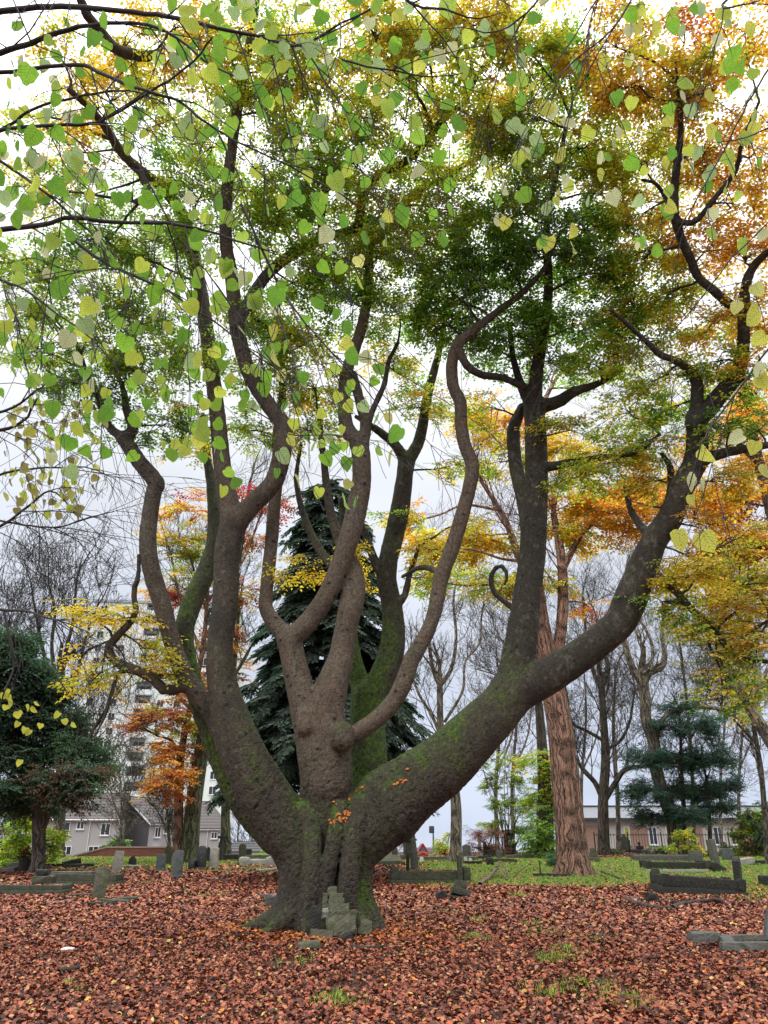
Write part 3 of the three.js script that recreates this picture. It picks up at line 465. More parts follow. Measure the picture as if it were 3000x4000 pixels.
{
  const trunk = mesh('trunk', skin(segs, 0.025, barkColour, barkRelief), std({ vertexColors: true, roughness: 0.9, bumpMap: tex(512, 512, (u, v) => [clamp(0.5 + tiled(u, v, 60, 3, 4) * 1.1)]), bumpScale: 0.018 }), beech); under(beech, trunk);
  const r = rng(5), wood = new MB(), lv = new Scatter(beechSprays, leafMat);
  // x, y, half width, half height (pixels of the photograph), metres ahead, leafy twigs, colours
  foliate(r, limbNodes, [
    [380, 60, 90, 70, 9.5, 90, 'ooyO'], [520, 60, 90, 70, 10, 120, 'ooyg'], [650, 90, 100, 80, 10, 150, 'yygo'], [800, 60, 110, 70, 9.5, 170, 'oyoy'], [930, 110, 110, 80, 10, 190, 'oyyg'], [1040, 60, 110, 80, 9.5, 190, 'Ooyy'],
    [1150, 120, 100, 90, 10, 180, 'yyog'], [1230, 130, 60, 110, 10.5, 170, 'Gggg'], [1310, 90, 90, 80, 9.5, 130, 'OoyO'], [1350, 190, 90, 70, 10, 160, 'Ooyo'], [1440, 260, 90, 60, 10.5, 130, 'oyOy'], [1540, 200, 110, 80, 9.5, 130, 'Ooyy'], [1610, 70, 80, 70, 9, 70, 'OoOo'], [1480, 60, 70, 50, 9, 36, 'rO'],
    [60, 250, 80, 90, 12, 40, 'oyg'], [90, 420, 90, 60, 12.5, 60, 'gyo'], [170, 330, 70, 60, 12, 50, 'oyg'], [130, 120, 90, 70, 10, 50, 'ooy'], [270, 90, 80, 70, 9.8, 70, 'oyo'], [200, 420, 80, 50, 12.8, 60, 'gyg'], [480, 150, 80, 70, 10.8, 90, 'yyo'], [580, 160, 80, 60, 11, 90, 'yyo'], [680, 180, 80, 60, 11, 90, 'yog'], [790, 150, 80, 60, 10.8, 90, 'yoo'], [1060, 170, 90, 60, 10.8, 100, 'yoy'], [1500, 380, 70, 60, 11.3, 70, 'oOy'], [1440, 140, 70, 60, 9.6, 50, 'Oo'],
    [250, 200, 90, 60, 11, 70, 'ooY'], [210, 220, 50, 60, 11, 40, 'oOY'], [300, 320, 70, 80, 12.5, 66, 'GGg'], [370, 230, 90, 70, 11.5, 110, 'yogy'], [440, 330, 90, 80, 12.5, 130, 'gyy'], [560, 240, 90, 90, 11.5, 160, 'ygyg'], [640, 330, 90, 80, 12.5, 170, 'ggy'], [720, 220, 90, 70, 11.5, 120, 'ygo'], [760, 350, 90, 80, 12.5, 160, 'gyg'],
    [860, 240, 100, 80, 11.5, 170, 'yyog'], [900, 350, 90, 70, 12.3, 160, 'ygy'], [1000, 260, 100, 80, 11.5, 190, 'yoyy'], [1060, 340, 90, 70, 12.3, 180, 'yogy'], [1150, 260, 90, 80, 11.5, 180, 'ygog'], [1170, 370, 90, 70, 12.3, 180, 'ggyG'], [1270, 320, 100, 80, 11.5, 200, 'yygo'], [1300, 420, 90, 70, 12.3, 170, 'ygyo'], [1390, 350, 90, 80, 11.5, 160, 'yoyy'], [1550, 320, 80, 60, 10.5, 90, 'OoO'], [1630, 330, 60, 90, 10.5, 80, 'OoO'], [1580, 450, 80, 60, 11.3, 66, 'ooO'],
    [60, 560, 90, 70, 13, 100, 'ggy'], [60, 660, 80, 70, 13.5, 90, 'ygg'], [190, 520, 90, 80, 13, 110, 'ggG'], [180, 640, 90, 70, 13.5, 110, 'gyg'], [320, 560, 90, 80, 13.5, 150, 'ggy'], [310, 680, 90, 70, 14, 130, 'gGy'], [430, 430, 80, 70, 13, 110, 'gyg'], [560, 420, 80, 90, 13, 150, 'gyyg'], [430, 520, 90, 80, 13.5, 140, 'gyg'], [600, 480, 80, 80, 13.2, 130, 'gyg'], [650, 620, 90, 80, 14.2, 170, 'ggGy'], [560, 700, 80, 70, 14.5, 130, 'gyg'],
    [700, 420, 80, 70, 13, 130, 'gyg'], [720, 560, 90, 80, 13.6, 160, 'gygy'], [820, 560, 90, 70, 13.6, 150, 'gyy'], [820, 450, 90, 60, 13, 150, 'yog'], [900, 500, 80, 60, 13.2, 130, 'yyog'], [950, 590, 100, 70, 13.8, 170, 'gGgy'], [980, 450, 90, 60, 12.8, 160, 'ygyG'], [1050, 540, 90, 70, 13.2, 190, 'Gggg'], [1120, 460, 90, 60, 12.6, 190, 'gGgy'], [1170, 560, 110, 70, 13.2, 260, 'GGg'], [1270, 500, 80, 70, 12.8, 190, 'GggG'], [1290, 590, 90, 70, 13.2, 210, 'GgGy'], [1390, 460, 70, 70, 12.2, 120, 'oyO'], [1390, 560, 80, 60, 12.8, 150, 'yog'], [1360, 650, 90, 60, 13.3, 170, 'gyyg'], [1440, 640, 80, 60, 13, 130, 'yoyg'], [1530, 540, 80, 60, 12.2, 120, 'OoO'], [1610, 560, 80, 70, 12, 120, 'oOO'], [1540, 700, 80, 60, 13, 120, 'oyO'], [1630, 690, 60, 60, 12.5, 90, 'Oo'],
    [90, 770, 90, 60, 14, 80, 'ygg'], [160, 830, 80, 70, 14.3, 90, 'GGg'], [230, 760, 80, 60, 14.3, 100, 'gyg'], [330, 800, 90, 70, 14.5, 120, 'gyg'], [350, 920, 70, 60, 15, 70, 'GGg'], [240, 870, 60, 60, 14.8, 60, 'GG'], [400, 760, 70, 70, 14.5, 100, 'gyg'], [420, 930, 60, 70, 15.5, 66, 'gyo'], [560, 800, 80, 70, 14.9, 110, 'gyg'], [540, 930, 60, 60, 15.4, 60, 'gyg'], [660, 740, 80, 60, 14.7, 130, 'gyyo'], [680, 840, 80, 60, 15.1, 120, 'yogy'], [660, 930, 70, 60, 15.5, 80, 'yog'],
    [760, 660, 80, 60, 14.4, 120, 'gGg'], [860, 680, 90, 60, 14.4, 140, 'gGgy'], [850, 800, 70, 60, 15.6, 80, 'gyo'], [900, 880, 70, 60, 16, 80, 'gyo'], [960, 700, 70, 60, 14.4, 100, 'gGy'], [1000, 650, 90, 60, 14, 130, 'GgG'], [1090, 620, 90, 60, 13.7, 170, 'GGg'], [1100, 730, 90, 60, 14.3, 160, 'GGg'], [1190, 680, 90, 70, 13.9, 190, 'Gggg'], [1190, 780, 90, 60, 14.7, 170, 'GgGy'], [1280, 700, 80, 60, 13.8, 150, 'gyGg'], [1290, 790, 80, 50, 14.4, 140, 'gyy'], [1380, 740, 80, 60, 13.4, 130, 'gyyo'], [1420, 820, 80, 60, 13.9, 120, 'ygyo'], [1450, 880, 60, 60, 14.2, 90, 'ggy'], [1360, 880, 80, 50, 14.6, 90, 'yog'],
    [1550, 780, 60, 50, 13, 80, 'oyg'], [1620, 820, 60, 70, 13, 80, 'ygO'], [1580, 920, 70, 50, 13.6, 80, 'gGy'], [1640, 930, 50, 60, 13.2, 60, 'gG'], [960, 1010, 70, 40, 16.4, 40, 'gyo'], [1060, 880, 60, 60, 15.5, 60, 'goy'], [1060, 760, 60, 60, 14.8, 70, 'gGy'], [1230, 930, 70, 40, 15, 90, 'yogo'], [1320, 1000, 90, 40, 14.8, 130, 'ygoy'], [1250, 1030, 70, 35, 15, 100, 'gyy'], [1400, 960, 70, 40, 14.3, 90, 'ygo'], [1420, 1040, 60, 40, 14.6, 80, 'oyO'], [1560, 1040, 70, 50, 13.8, 80, 'oOy'],
    [1470, 1260, 66, 30, 14.4, 72, 'ooyY'], [1540, 1230, 99, 36, 14.2, 120, 'oyoy'], [1610, 1250, 77, 39, 13.9, 104, 'oygo'], [1600, 1310, 88, 45, 13.9, 120, 'ooyO'], [1500, 1330, 77, 54, 14.3, 56, 'oyg'], [1430, 1300, 44, 39, 14.7, 48, 'gGgy'], [1550, 1370, 77, 45, 14, 80, 'oyg'], [1640, 1390, 55, 60, 13.6, 88, 'oyoO'], [1570, 1450, 66, 60, 13.8, 52, 'yGo'], [1630, 1480, 55, 75, 13.6, 48, 'gyG'], [1560, 1520, 44, 60, 13.8, 24, 'yGo'], [1600, 1160, 88, 60, 14, 72, 'oOy'], [1510, 1140, 77, 45, 14.4, 48, 'oOO'],
    [200, 1325, 66, 19, 15.2, 57, 'YYo'], [270, 1335, 66, 21, 15.1, 60, 'YyYo'], [310, 1400, 66, 43, 15.1, 45, 'Yyo'], [200, 1470, 66, 28, 15.2, 49, 'YoYy'], [270, 1430, 44, 36, 15.2, 30, 'yYg'], [170, 1430, 33, 24, 15.3, 12, 'Yo'], [350, 1440, 55, 36, 15.4, 27, 'Yoy'], [660, 1235, 55, 36, 15.9, 45, 'YoY'], [735, 1180, 44, 31, 15.9, 34, 'YoY'], [790, 1220, 44, 48, 17, 37, 'Yo'],
    [900, 1250, 66, 31, 16.8, 34, 'yYg'], [930, 1190, 66, 48, 16.8, 49, 'oYo'], [1000, 1130, 66, 36, 16.4, 27, 'yo'], [860, 1110, 55, 36, 16.8, 19, 'gy'],
  ].map(b => b[0] < 1060 && b[1] > 400 && b[1] < 980 ? [...b.slice(0, 5), b[5] * 1.3, b[6]] : b), wood, lv, { r0: 0.04, dense: 0.68, scale: 1 });
  under(beech, wood.build('branch', std({ color: lin(0.05, 0.04, 0.033) }), beech));
  const g = new THREE.Group(); g.name = 'crown'; g.position.set(-TX, 0, D0); beech.add(g); lv.build('foliage', g);
}
// ------------------------------------------------------------------ leaf litter and grass
const litterGeos = [11, 12, 13, 14].map(s => { const r = rng(s), m = new MB(); leafInto(m, V(-0.5, 0, 0), V(1, 0, 0), V(0, 1, 0), 1, 0.62 + r() * 0.16, 0.1 + r() * 0.35, [1, 1, 1]); return m.geo(); });
const LIT = [[0.36, 0.098, 0.050], [0.28, 0.070, 0.040], [0.46, 0.165, 0.085], [0.52, 0.25, 0.13], [0.13, 0.040, 0.026], [0.40, 0.12, 0.06], [0.21, 0.058, 0.035], [0.44, 0.11, 0.045], [0.07, 0.028, 0.02]];
const litterTint = (r, fresh) => { const c = r() < fresh ? [0.66, 0.22, 0.045] : r() < 0.018 ? [0.62, 0.42, 0.10] : LIT[Math.floor(r() * LIT.length)], b = 0.48 + r() * 0.72; return c.map(x => x * b); };
{
  const r = rng(31), lit = new Scatter(litterGeos, litterMat);
  const put = (x, z, s, fresh) => {
    const up = V((r() - 0.5) * 1.5, 1, (r() - 0.5) * 1.5).normalize(), a = r() * 6.283, dir = V(Math.cos(a), 0, Math.sin(a)); dir.addScaledVector(up, -dir.dot(up)).normalize();
    lit.add(Math.floor(r() * 4), V(x, gh(x, z) + 0.012 + r() * 0.022, z), dir, up, s * (0.5 + r() * 0.95), litterTint(r, fresh));
  };
  for (let d = 7.2; d < 52; d += 0.1) {
    const half = d * 0.62 + 1, dens = d < 13 ? 560 : d < 20 ? 300 : d < 30 ? 130 : 46, s = d < 13 ? 0.058 : d < 20 ? 0.075 : d < 30 ? 0.1 : 0.14, n = Math.round(2 * half * 0.1 * dens);
    for (let k = 0; k < n; k++) {
      const x = (r() * 2 - 1) * half, z = -d - r() * 0.1, g = grassAt(x, z); if (r() < g * 0.8) continue;
      if (fbm(x * 0.9, 7, z * 0.9, 3) > 0.2 && r() < 0.55) continue;
      const near = Math.hypot(x - TX, z + D0); if (near < 0.7) continue;
      put(x, z, s * (g > 0.5 ? 0.75 : 1), near < 2.4 ? 0.25 : g > 0.5 ? 0.3 : 0.025);
    }
  }
  for (let k = 0; k < 1500; k++) { const a = r() * 6.28, q = 0.75 + r() * 1.2; put(TX + Math.cos(a) * q, -D0 + Math.sin(a) * q, 0.075, 0.5); }   // fresher leaves round the foot of the trunk
  // leaves caught in the crotch and on the mossy limb
  const rc = new THREE.Raycaster(), trunk = beech.children[0]; beech.updateMatrixWorld(true);
  for (const [x, y, n, s] of [[738, 1772, 9, 10], [752, 1758, 12, 9], [728, 1764, 4, 8], [716, 1776, 4, 8], [869, 1688, 7, 9], [858, 1695, 3, 8], [786, 1702, 3, 6], [770, 1712, 2, 6], [880, 1662, 1, 3], [724, 1735, 2, 8], [748, 1730, 2, 8]])
    for (let k = 0; k < n; k++) {
      rc.set(V(0, EYE, 0), ray(x + (r() - 0.5) * s * 2, y + (r() - 0.5) * s).normalize()); const hit = rc.intersectObject(trunk)[0]; if (!hit) continue;
      const up = hit.face.normal.clone().add(V((r() - 0.5) * 0.6, 0.5, (r() - 0.5) * 0.6)).normalize(), a = r() * 6.283, dir = V(Math.cos(a), 0, Math.sin(a)); dir.addScaledVector(up, -dir.dot(up)).normalize();
      lit.add(k, hit.point.clone().addScaledVector(up, 0.015), dir, up, 0.055 + r() * 0.025, [0.60, 0.13 + r() * 0.08, 0.03]);
    }
  const g = new THREE.Group(); g.name = 'leaf_litter'; g.userData.kind = 'stuff'; tag(g, 'deep carpet of fallen russet beech leaves over the whole cemetery ground', 'fallen leaves'); scene.add(g); lit.build('leaves', g);
}
{
  const r = rng(41), tufts = [0, 1, 2].map(() => {
    const m = new MB();
    for (let k = 0; k < 14; k++) {
      const a = r() * 6.283, q = Math.sqrt(r()) * 0.5, b = V(Math.cos(a) * q, 0, Math.sin(a) * q), h = 0.55 + r() * 0.6, l = r() * 6.283, w = 0.035, t = V(b.x + Math.cos(l) * h * 0.5, h, b.z + Math.sin(l) * h * 0.5), s = V(-Math.sin(l) * w, 0, Math.cos(l) * w), f = 0.75 + r() * 0.5, c = [f, f, f * 0.8];
      const i0 = m.v(b.x - s.x, 0, b.z - s.z, 0, 1, 0, 0, 0, c), i1 = m.v(b.x + s.x, 0, b.z + s.z, 0, 1, 0, 0, 0, c), i2 = m.v(t.x, t.y, t.z, 0, 1, 0, 0, 0, c); m.tri(i0, i1, i2);
    }
    return m.geo();
  });
  const gr = new Scatter(tufts, std({ vertexColors: true, side: THREE.DoubleSide, roughness: 0.8 }));
  const put = (x, z, s) => { const a = r() * 6.283, b = 0.7 + r() * 0.6, y = ss(-0.1, 0.4, fbm(x * 0.4, 2, z * 0.4)); gr.add(Math.floor(r() * 3), V(x, gh(x, z) - 0.005, z), V(Math.cos(a), 0, Math.sin(a)), UP, s * (0.7 + r() * 0.6), [lerp(0.20, 0.30, y) * b, lerp(0.36, 0.38, y) * b, 0.045 * b]); };
  for (let d = 8; d < 62; d += 0.2) {
    const half = d * 0.62 + 1, dens = d < 20 ? 50 : 40, n = Math.round(2 * half * 0.2 * dens);
    for (let k = 0; k < n; k++) { const x = (r() * 2 - 1) * half, z = -d - r() * 0.2, g = grassAt(x, z); if (r() < (g - 0.12) * 1.1) put(x, z, d < 20 ? 0.085 : 0.085); }
  }
  for (const [x, y, n] of [[1205, 2075, 40], [1170, 2012, 14], [1165, 1998, 10], [1225, 2055, 20], [1195, 2150, 26], [735, 2165, 30], [1020, 2030, 24], [1355, 2165, 20], [1260, 2130, 18], [1120, 1935, 30], [1040, 1990, 14], [640, 2080, 8]]) { const c = G(x, y); for (let k = 0; k < n; k++) { const a = r() * 6.28, q = r() * 0.35; put(c.x + Math.cos(a) * q, c.z + Math.sin(a) * q * 1.3, 0.1); } }
  const g = new THREE.Group(); g.name = 'grass'; g.userData.kind = 'stuff'; tag(g, 'short bright green lawn grass between the graves, sprinkled with fallen leaves', 'grass'); scene.add(g); gr.build('blades', g);
}

// ------------------------------------------------------------------ stone
function stoneMat(base, dark, moss, amount, seed, rough = 0.92) {
  const map = tex(256, 256, (u, v) => {
    const a = tiled(u, v, 9, seed, 5), b = tiled(u, v, 40, seed + 7, 3), m = tiled(u, v, 6, seed + 3, 5) + b * 0.4;
    let c = mixc(base, dark, clamp(0.5 + a * 1.5)); c = c.map(x => x * (1 + b * 0.5)); c = mixc(c, [0.42, 0.42, 0.36], ss(0.28, 0.42, b + a * 0.4) * 0.45);
    return toS(mixc(c, moss.map(x => x * (1 + b)), ss(0.32 - amount, 0.55 - amount, m)));
  }, true);
  return std({ map, bumpMap: stoneBump, bumpScale: 0.012, roughness: rough });
}
const stoneBump = tex(256, 256, (u, v) => [0.5 + tiled(u, v, 24, 4, 5) * 0.9]);
const MOSS = [0.042, 0.058, 0.016];
const ST = {
  mossy: stoneMat([0.085, 0.08, 0.062], [0.04, 0.038, 0.03], MOSS, 0.42, 1), green: stoneMat([0.155, 0.15, 0.105], [0.08, 0.082, 0.052], [0.075, 0.095, 0.03], 0.3, 2),
  grey: stoneMat([0.15, 0.148, 0.13], [0.08, 0.08, 0.07], MOSS, 0.16, 3), pale: stoneMat([0.40, 0.39, 0.34], [0.26, 0.25, 0.21], [0.16, 0.18, 0.08], 0.14, 4),
  dark: stoneMat([0.042, 0.04, 0.035], [0.018, 0.017, 0.015], MOSS, 0.16, 5), black: stoneMat([0.022, 0.02, 0.022], [0.012, 0.012, 0.012], [0.03, 0.03, 0.02], -0.1, 6, 0.3), slate: stoneMat([0.12, 0.135, 0.13], [0.075, 0.085, 0.08], MOSS, 0.12, 8),
};
function metreUV(g) { // texture coordinates in metres, along the two axes each face lies in
  g = g.index ? g.toNonIndexed() : g; g.computeVertexNormals(); const p = g.attributes.position, uv = new Float32Array(p.count * 2), a = V(), b = V(), c = V();
  for (let i = 0; i < p.count; i += 3) {
    a.fromBufferAttribute(p, i); b.fromBufferAttribute(p, i + 1); c.fromBufferAttribute(p, i + 2); const n = b.clone().sub(a).cross(c.clone().sub(a)), x = Math.abs(n.x), y = Math.abs(n.y), z = Math.abs(n.z);
    [a, b, c].forEach((q, k) => uv.set(y >= x && y >= z ? [q.x, q.z] : x >= z ? [q.z, q.y] : [q.x, q.y], (i + k) * 2));
  }
  g.setAttribute('uv', new THREE.BufferAttribute(uv, 2)); return g;
}
const creased = (g, a = 0.7) => { const q = g.clone(); q.deleteAttribute('uv'); q.deleteAttribute('normal'); return metreUV2(toCreasedNormals(mergeVertices(q, 1e-4), a)); };
function metreUV2(g) { if (g.index) g = g.toNonIndexed(); const n = g.attributes.normal.clone(); g = metreUV(g); g.setAttribute('normal', n); return g; }
// a worn block of stone, standing on y = 0
function block(w, h, d, seed = 1, wear = 0.02, N = 4) {
  const g = new THREE.BoxGeometry(w, h, d, N, N, N), p = g.attributes.position, c = Math.min(w, h, d) * 0.06;
  for (let i = 0; i < p.count; i++) {
    let x = p.getX(i), y = p.getY(i), z = p.getZ(i); const ex = Math.abs(x) > w / 2 - 1e-4, ey = Math.abs(y) > h / 2 - 1e-4, ez = Math.abs(z) > d / 2 - 1e-4, e = ex + ey + ez;
    if (e > 1) { if (ex) x -= Math.sign(x) * c * (e - 1) * 0.6; if (ey) y -= Math.sign(y) * c * (e - 1) * 0.6; if (ez) z -= Math.sign(z) * c * (e - 1) * 0.6; }
    const s = 2.6 / Math.max(w, h, d), q = Math.min(wear, Math.min(w, h, d) * 0.09), n = k => noise(x * s + seed * 3.7 + k, y * s + k * 2, z * s - seed) * q * 2.2;
    p.setXYZ(i, x + n(0), y + n(5) + h / 2, z + n(9));
  }
  return creased(g, 0.32);
}
function headShape(type, w, h) {
  const s = new THREE.Shape(), a = w / 2; s.moveTo(-a, 0); s.lineTo(a, 0);
  if (type === 'square') { s.lineTo(a, h); s.lineTo(-a, h); }
  if (type === 'low') { s.lineTo(a, h - w * 0.12); s.quadraticCurveTo(0, h + w * 0.12, -a, h - w * 0.12); }
  if (type === 'round') { s.lineTo(a, h - a); s.absarc(0, h - a, a, 0, Math.PI); }
  if (type === 'shoulder') { const q = w * 0.16; s.lineTo(a, h - q * 1.5); s.quadraticCurveTo(a * 0.82, h - q * 1.1, a * 0.66, h - q * 0.5); s.quadraticCurveTo(0, h + q * 0.5, -a * 0.66, h - q * 0.5); s.quadraticCurveTo(-a * 0.82, h - q * 1.1, -a, h - q * 1.5); }
  if (type === 'gothic') { s.lineTo(a, h - w * 0.8); s.quadraticCurveTo(a * 0.85, h - w * 0.3, 0, h); s.quadraticCurveTo(-a * 0.85, h - w * 0.3, -a, h - w * 0.8); }
  if (type === 'point') { s.lineTo(a, h - w * 0.55); s.lineTo(a * 0.8, h - w * 0.5); s.lineTo(0, h); s.lineTo(-a * 0.8, h - w * 0.5); s.lineTo(-a, h - w * 0.55); }
  if (type === 'ogee') { s.lineTo(a, h - w * 0.5); s.lineTo(a * 0.72, h - w * 0.42); s.bezierCurveTo(a * 0.6, h - w * 0.1, a * 0.25, h - w * 0.12, 0, h); s.bezierCurveTo(-a * 0.25, h - w * 0.12, -a * 0.6, h - w * 0.1, -a * 0.72, h - w * 0.42); s.lineTo(-a, h - w * 0.5); }
  s.closePath(); return s;
}
function headGeo(type, w, h, t) { const b = Math.min(0.014, t * 0.2), g = new THREE.ExtrudeGeometry(headShape(type, w - 2 * b, h - b), { depth: t - 2 * b, bevelThickness: b, bevelSize: b, bevelSegments: 2, curveSegments: 10 }); g.translate(0, 0, -(t - 2 * b) / 2); return metreUV2(toCreasedNormals(g, 0.5)); }
// stone standing at a place in the photograph: foot at (x, y), size in pixels
function headstone(label, x, y, wpx, hpx, type, mat, { turn = 0, tilt = 0, back = 0, t = 0.11, base = 0, wmul = 1, name = 'headstone', cat = 'headstone', group } = {}) {
  const p = G(x, y), o = thing(name, label, cat, p, turn, group), w = metres(wpx, p) * wmul, h = metres(hpx, p) + 0.04;
  const s = mesh('slab', headGeo(type, w, h, t), mat, o); s.position.y = -0.04 + (base ? base : 0); s.rotation.set(-back, 0, -tilt);
  if (base) mesh('plinth', block(w * 1.35, base + 0.05, t * 2.6, wpx, 0.008), mat, o).position.y = -0.045;
  return o;
}
function blockThing(name, label, cat, pos, w, h, d, mat, { turn = 0, rx = 0, rz = 0, seed = 1, wear = 0.02, lift = 0, group } = {}) {
  const o = mesh(name, block(w, h, d, seed, wear), mat); o.position.copy(pos); o.position.y += lift; o.rotation.set(rx, turn, rz, 'YXZ'); return tag(o, label, cat, group);
}
const at = (x, y) => G(x, y);
// a grave edged with kerbs: length along x, width along z, measured at its front left foot
function kerbGrave(label, pos, turn, L, W, h, t, mat, { post = 0, head, slope = 0, fill = true, low = 0, seed = 1, step = 0 } = {}) {
  const o = thing('kerbed_grave', label, 'grave', pos, turn); o.rotation.z = slope;
  const put = (n, g, x, y, z) => { const m = mesh(n, g, mat, o); m.position.set(x, y, z); return m; };
  if (step) put('base', block(L + 0.16, step + 0.08, W + 0.16, seed + 9, 0.01), L / 2, -0.08, -W / 2);
  put('kerb', block(L, h, t, seed, 0.008, 6), L / 2, step - 0.02, -t / 2); put('kerb', block(L, h, t, seed + 1, 0.008, 6), L / 2, step - 0.02, -W + t / 2);
  put('kerb', block(t, h - 0.012, W - 2 * t, seed + 2, 0.006), t / 2, step - 0.02, -W / 2); put('kerb', block(t, h - 0.012, W - 2 * t, seed + 3, 0.006), L - t / 2, step - 0.02, -W / 2);
  if (post) for (const [x, z] of [[0, 0], [L, 0], [0, -W], [L, -W]]) put('corner_post', block(t * 1.35, h + post, t * 1.35, seed + x + z, 0.008), x + (x ? -t / 2 : t / 2) * 0.9, step - 0.02, z + (z ? t / 2 : -t / 2) * 0.9);
  if (head) { const m = mesh('headboard', headGeo('shoulder', 0.5, head, 0.2), mat, o); m.position.set(L - 0.02, step - 0.04, -W * 0.3); m.rotation.y = 1.1; }
  if (fill) {
    const f = new MB(), r = rng(seed + 50); f.quad(V(t * 0.6, 0, -t * 0.6), V(L - t * 0.6, 0, -t * 0.6), V(L - t * 0.6, 0, -W + t * 0.6), V(t * 0.6, 0, -W + t * 0.6));
    const m = f.build('soil', std({ color: lin(0.12, 0.06, 0.035) }), o); m.position.y = step + h * 0.6 - low;
    const l = new Scatter(litterGeos, litterMat); for (let k = 0; k < L * W * 200; k++) { const up = V((r() - .5) * 1.2, 1, (r() - .5) * 1.2).normalize(), a = r() * 6.28, dir = V(Math.cos(a), 0, Math.sin(a)); dir.addScaledVector(up, -dir.dot(up)).normalize(); l.add(k, V(t + r() * (L - 2 * t), step + h * 0.6 - low + 0.015 + r() * 0.03, -t - r() * (W - 2 * t)), dir, up, 0.06 + r() * 0.04, litterTint(r, 0.02)); }
    const g = new THREE.Group(); g.name = 'fallen_leaves'; o.add(g); l.build('leaves', g);
  }
  return o;
}

// ---- stones piled against the foot of the beech
{
  const S = (label, x, y, d, w, h, dep, o = {}, mat = ST.green) => { const p = P(x, y, d); return blockThing('loose_stone', label, 'stone block', p, w, h, dep, mat, { wear: 0.035, ...o }); };
  S('large squared mossy stone block at the middle of the pile against the trunk', 738, 2022, 14.62, 0.47, 0.38, 0.40, { seed: 1, rx: -0.12, rz: 0.05, turn: 0.12 });
  S('long low mossy stone lying at the front corner of the pile of stones', 695, 2032, 14.55, 0.40, 0.17, 0.26, { seed: 2, rz: -0.07, turn: -0.1 });
  S('small dark broken stone lying in front of the large squared block', 751, 2041, 14.3, 0.24, 0.17, 0.2, { seed: 3, rz: 0.3, rx: 0.2 }, ST.dark);
  S('mossy stone leaning at the edge of the pile near the root with orange leaves', 784, 2021, 14.75, 0.24, 0.25, 0.2, { seed: 4, rz: -0.22, rx: -0.2, turn: 0.3 });
  S('thick flat mossy stone lying on top of the large squared block', 732, 1974, 14.8, 0.37, 0.17, 0.3, { seed: 5, rz: 0.03, rx: -0.1 });
  S('pale broken stone with dark hollow under it, beside the flat mossy stone', 699, 1983, 14.85, 0.24, 0.15, 0.22, { seed: 6, rz: 0.12 }, ST.pale);
  S('narrow mossy stone, second from the top of the pile', 727, 1955, 14.9, 0.27, 0.11, 0.24, { seed: 7, rz: 0.02 });
  S('mossy stone with a pale chipped edge just under the topmost stone', 726, 1943, 14.95, 0.24, 0.1, 0.2, { seed: 8, rz: -0.04 });
  S('topmost small mossy stone of the pile leaning on the bark', 718, 1939, 15.05, 0.17, 0.18, 0.14, { seed: 9, rz: 0.06, rx: -0.2 });
  S('thin upright stone slab wedged between the pile and the bark', 703, 1968, 15.0, 0.09, 0.28, 0.16, { seed: 10, rz: 0.05 });
  S('dark upright stone under the broken pale stone at the pile foot', 677, 2015, 14.8, 0.2, 0.42, 0.24, { seed: 11, rz: -0.1 }, ST.dark);
  S('flat mossy stone lying alone in the leaves in front of the trunk', 668, 2050, G(668, 2052).z * -1, 0.34, 0.1, 0.2, { seed: 12, rz: 0.1, turn: 0.15 });
  S('small grey chip of stone upright beside the large squared block', 763, 1986, 14.85, 0.08, 0.15, 0.08, { seed: 13, rz: -0.2 }, ST.grey);
}
// ---- graves on the left
headstone('mossy green upright headstone with weeds at its foot, among broken kerbs', 211, 1943, 29, 64, 'low', ST.green, { turn: 0.35, tilt: 0.05, t: 0.2, wmul: 0.95 });
[[168, 1938, 0.95, 0.1, 0.16, 0.35, 0.05], [250, 1949, 0.9, 0.09, 0.3, -0.28, -0.02], [272, 1945, 0.6, 0.1, 0.42, 0.3, 0.05], [222, 1955, 0.75, 0.11, 0.2, -0.15, 0.06], [132, 1949, 0.6, 0.06, 0.3, 0.2, 0.1], [112, 1957, 0.5, 0.06, 0.2, 0.1, 0]].forEach(([x, y, w, h, d, turn, rz], k) =>
  blockThing('fallen_kerb', ['broken kerb stone lying behind the mossy green headstone', 'dark kerb stone at the front of the mossy green headstone', 'thick flat slab end lying beside the mossy green headstone', 'split kerb stone in the leaves right at the foot of the mossy green headstone', 'thin pale slab fragment lying in leaves near the mossy green headstone', 'smallest slab fragment, lying flat farthest from the mossy green headstone'][k], 'kerb stone', at(x, y), w, h, d, k === 4 ? ST.grey : ST.mossy, { turn, rz, seed: 20 + k, lift: -0.02 }));
kerbGrave('long dark double stepped kerbed grave behind the mossy green headstone', G(101, 1914), 0.06, 2.25, 1.0, 0.24, 0.16, ST.mossy, { step: 0.16, seed: 30, slope: -0.015 });
blockThing('grave_slab', 'flat stone slab lying on the long dark kerbed grave', 'slab', V(G(140, 1914).x, 0.42, G(140, 1914).z - 0.6), 1.35, 0.06, 0.5, ST.grey, { turn: 0.06, seed: 33 });
kerbGrave('low kerbed grave running out of the frame with a corner block', G(-60, 1933), 0.04, 2.6, 0.95, 0.16, 0.15, ST.mossy, { step: 0.12, seed: 36, low: 0.02 });
blockThing('pedestal_block', 'square stepped pedestal block at the end of the low kerbed grave', 'stone block', G(80, 1929).add(V(0, 0.2, -0.4)), 0.62, 0.28, 0.5, ST.mossy, { turn: 0.1, seed: 38 });
blockThing('pedestal_block', 'small upper block standing on the square stepped pedestal block', 'stone block', G(80, 1929).add(V(-0.1, 0.47, -0.45)), 0.34, 0.16, 0.34, ST.dark, { turn: 0.1, seed: 39 });
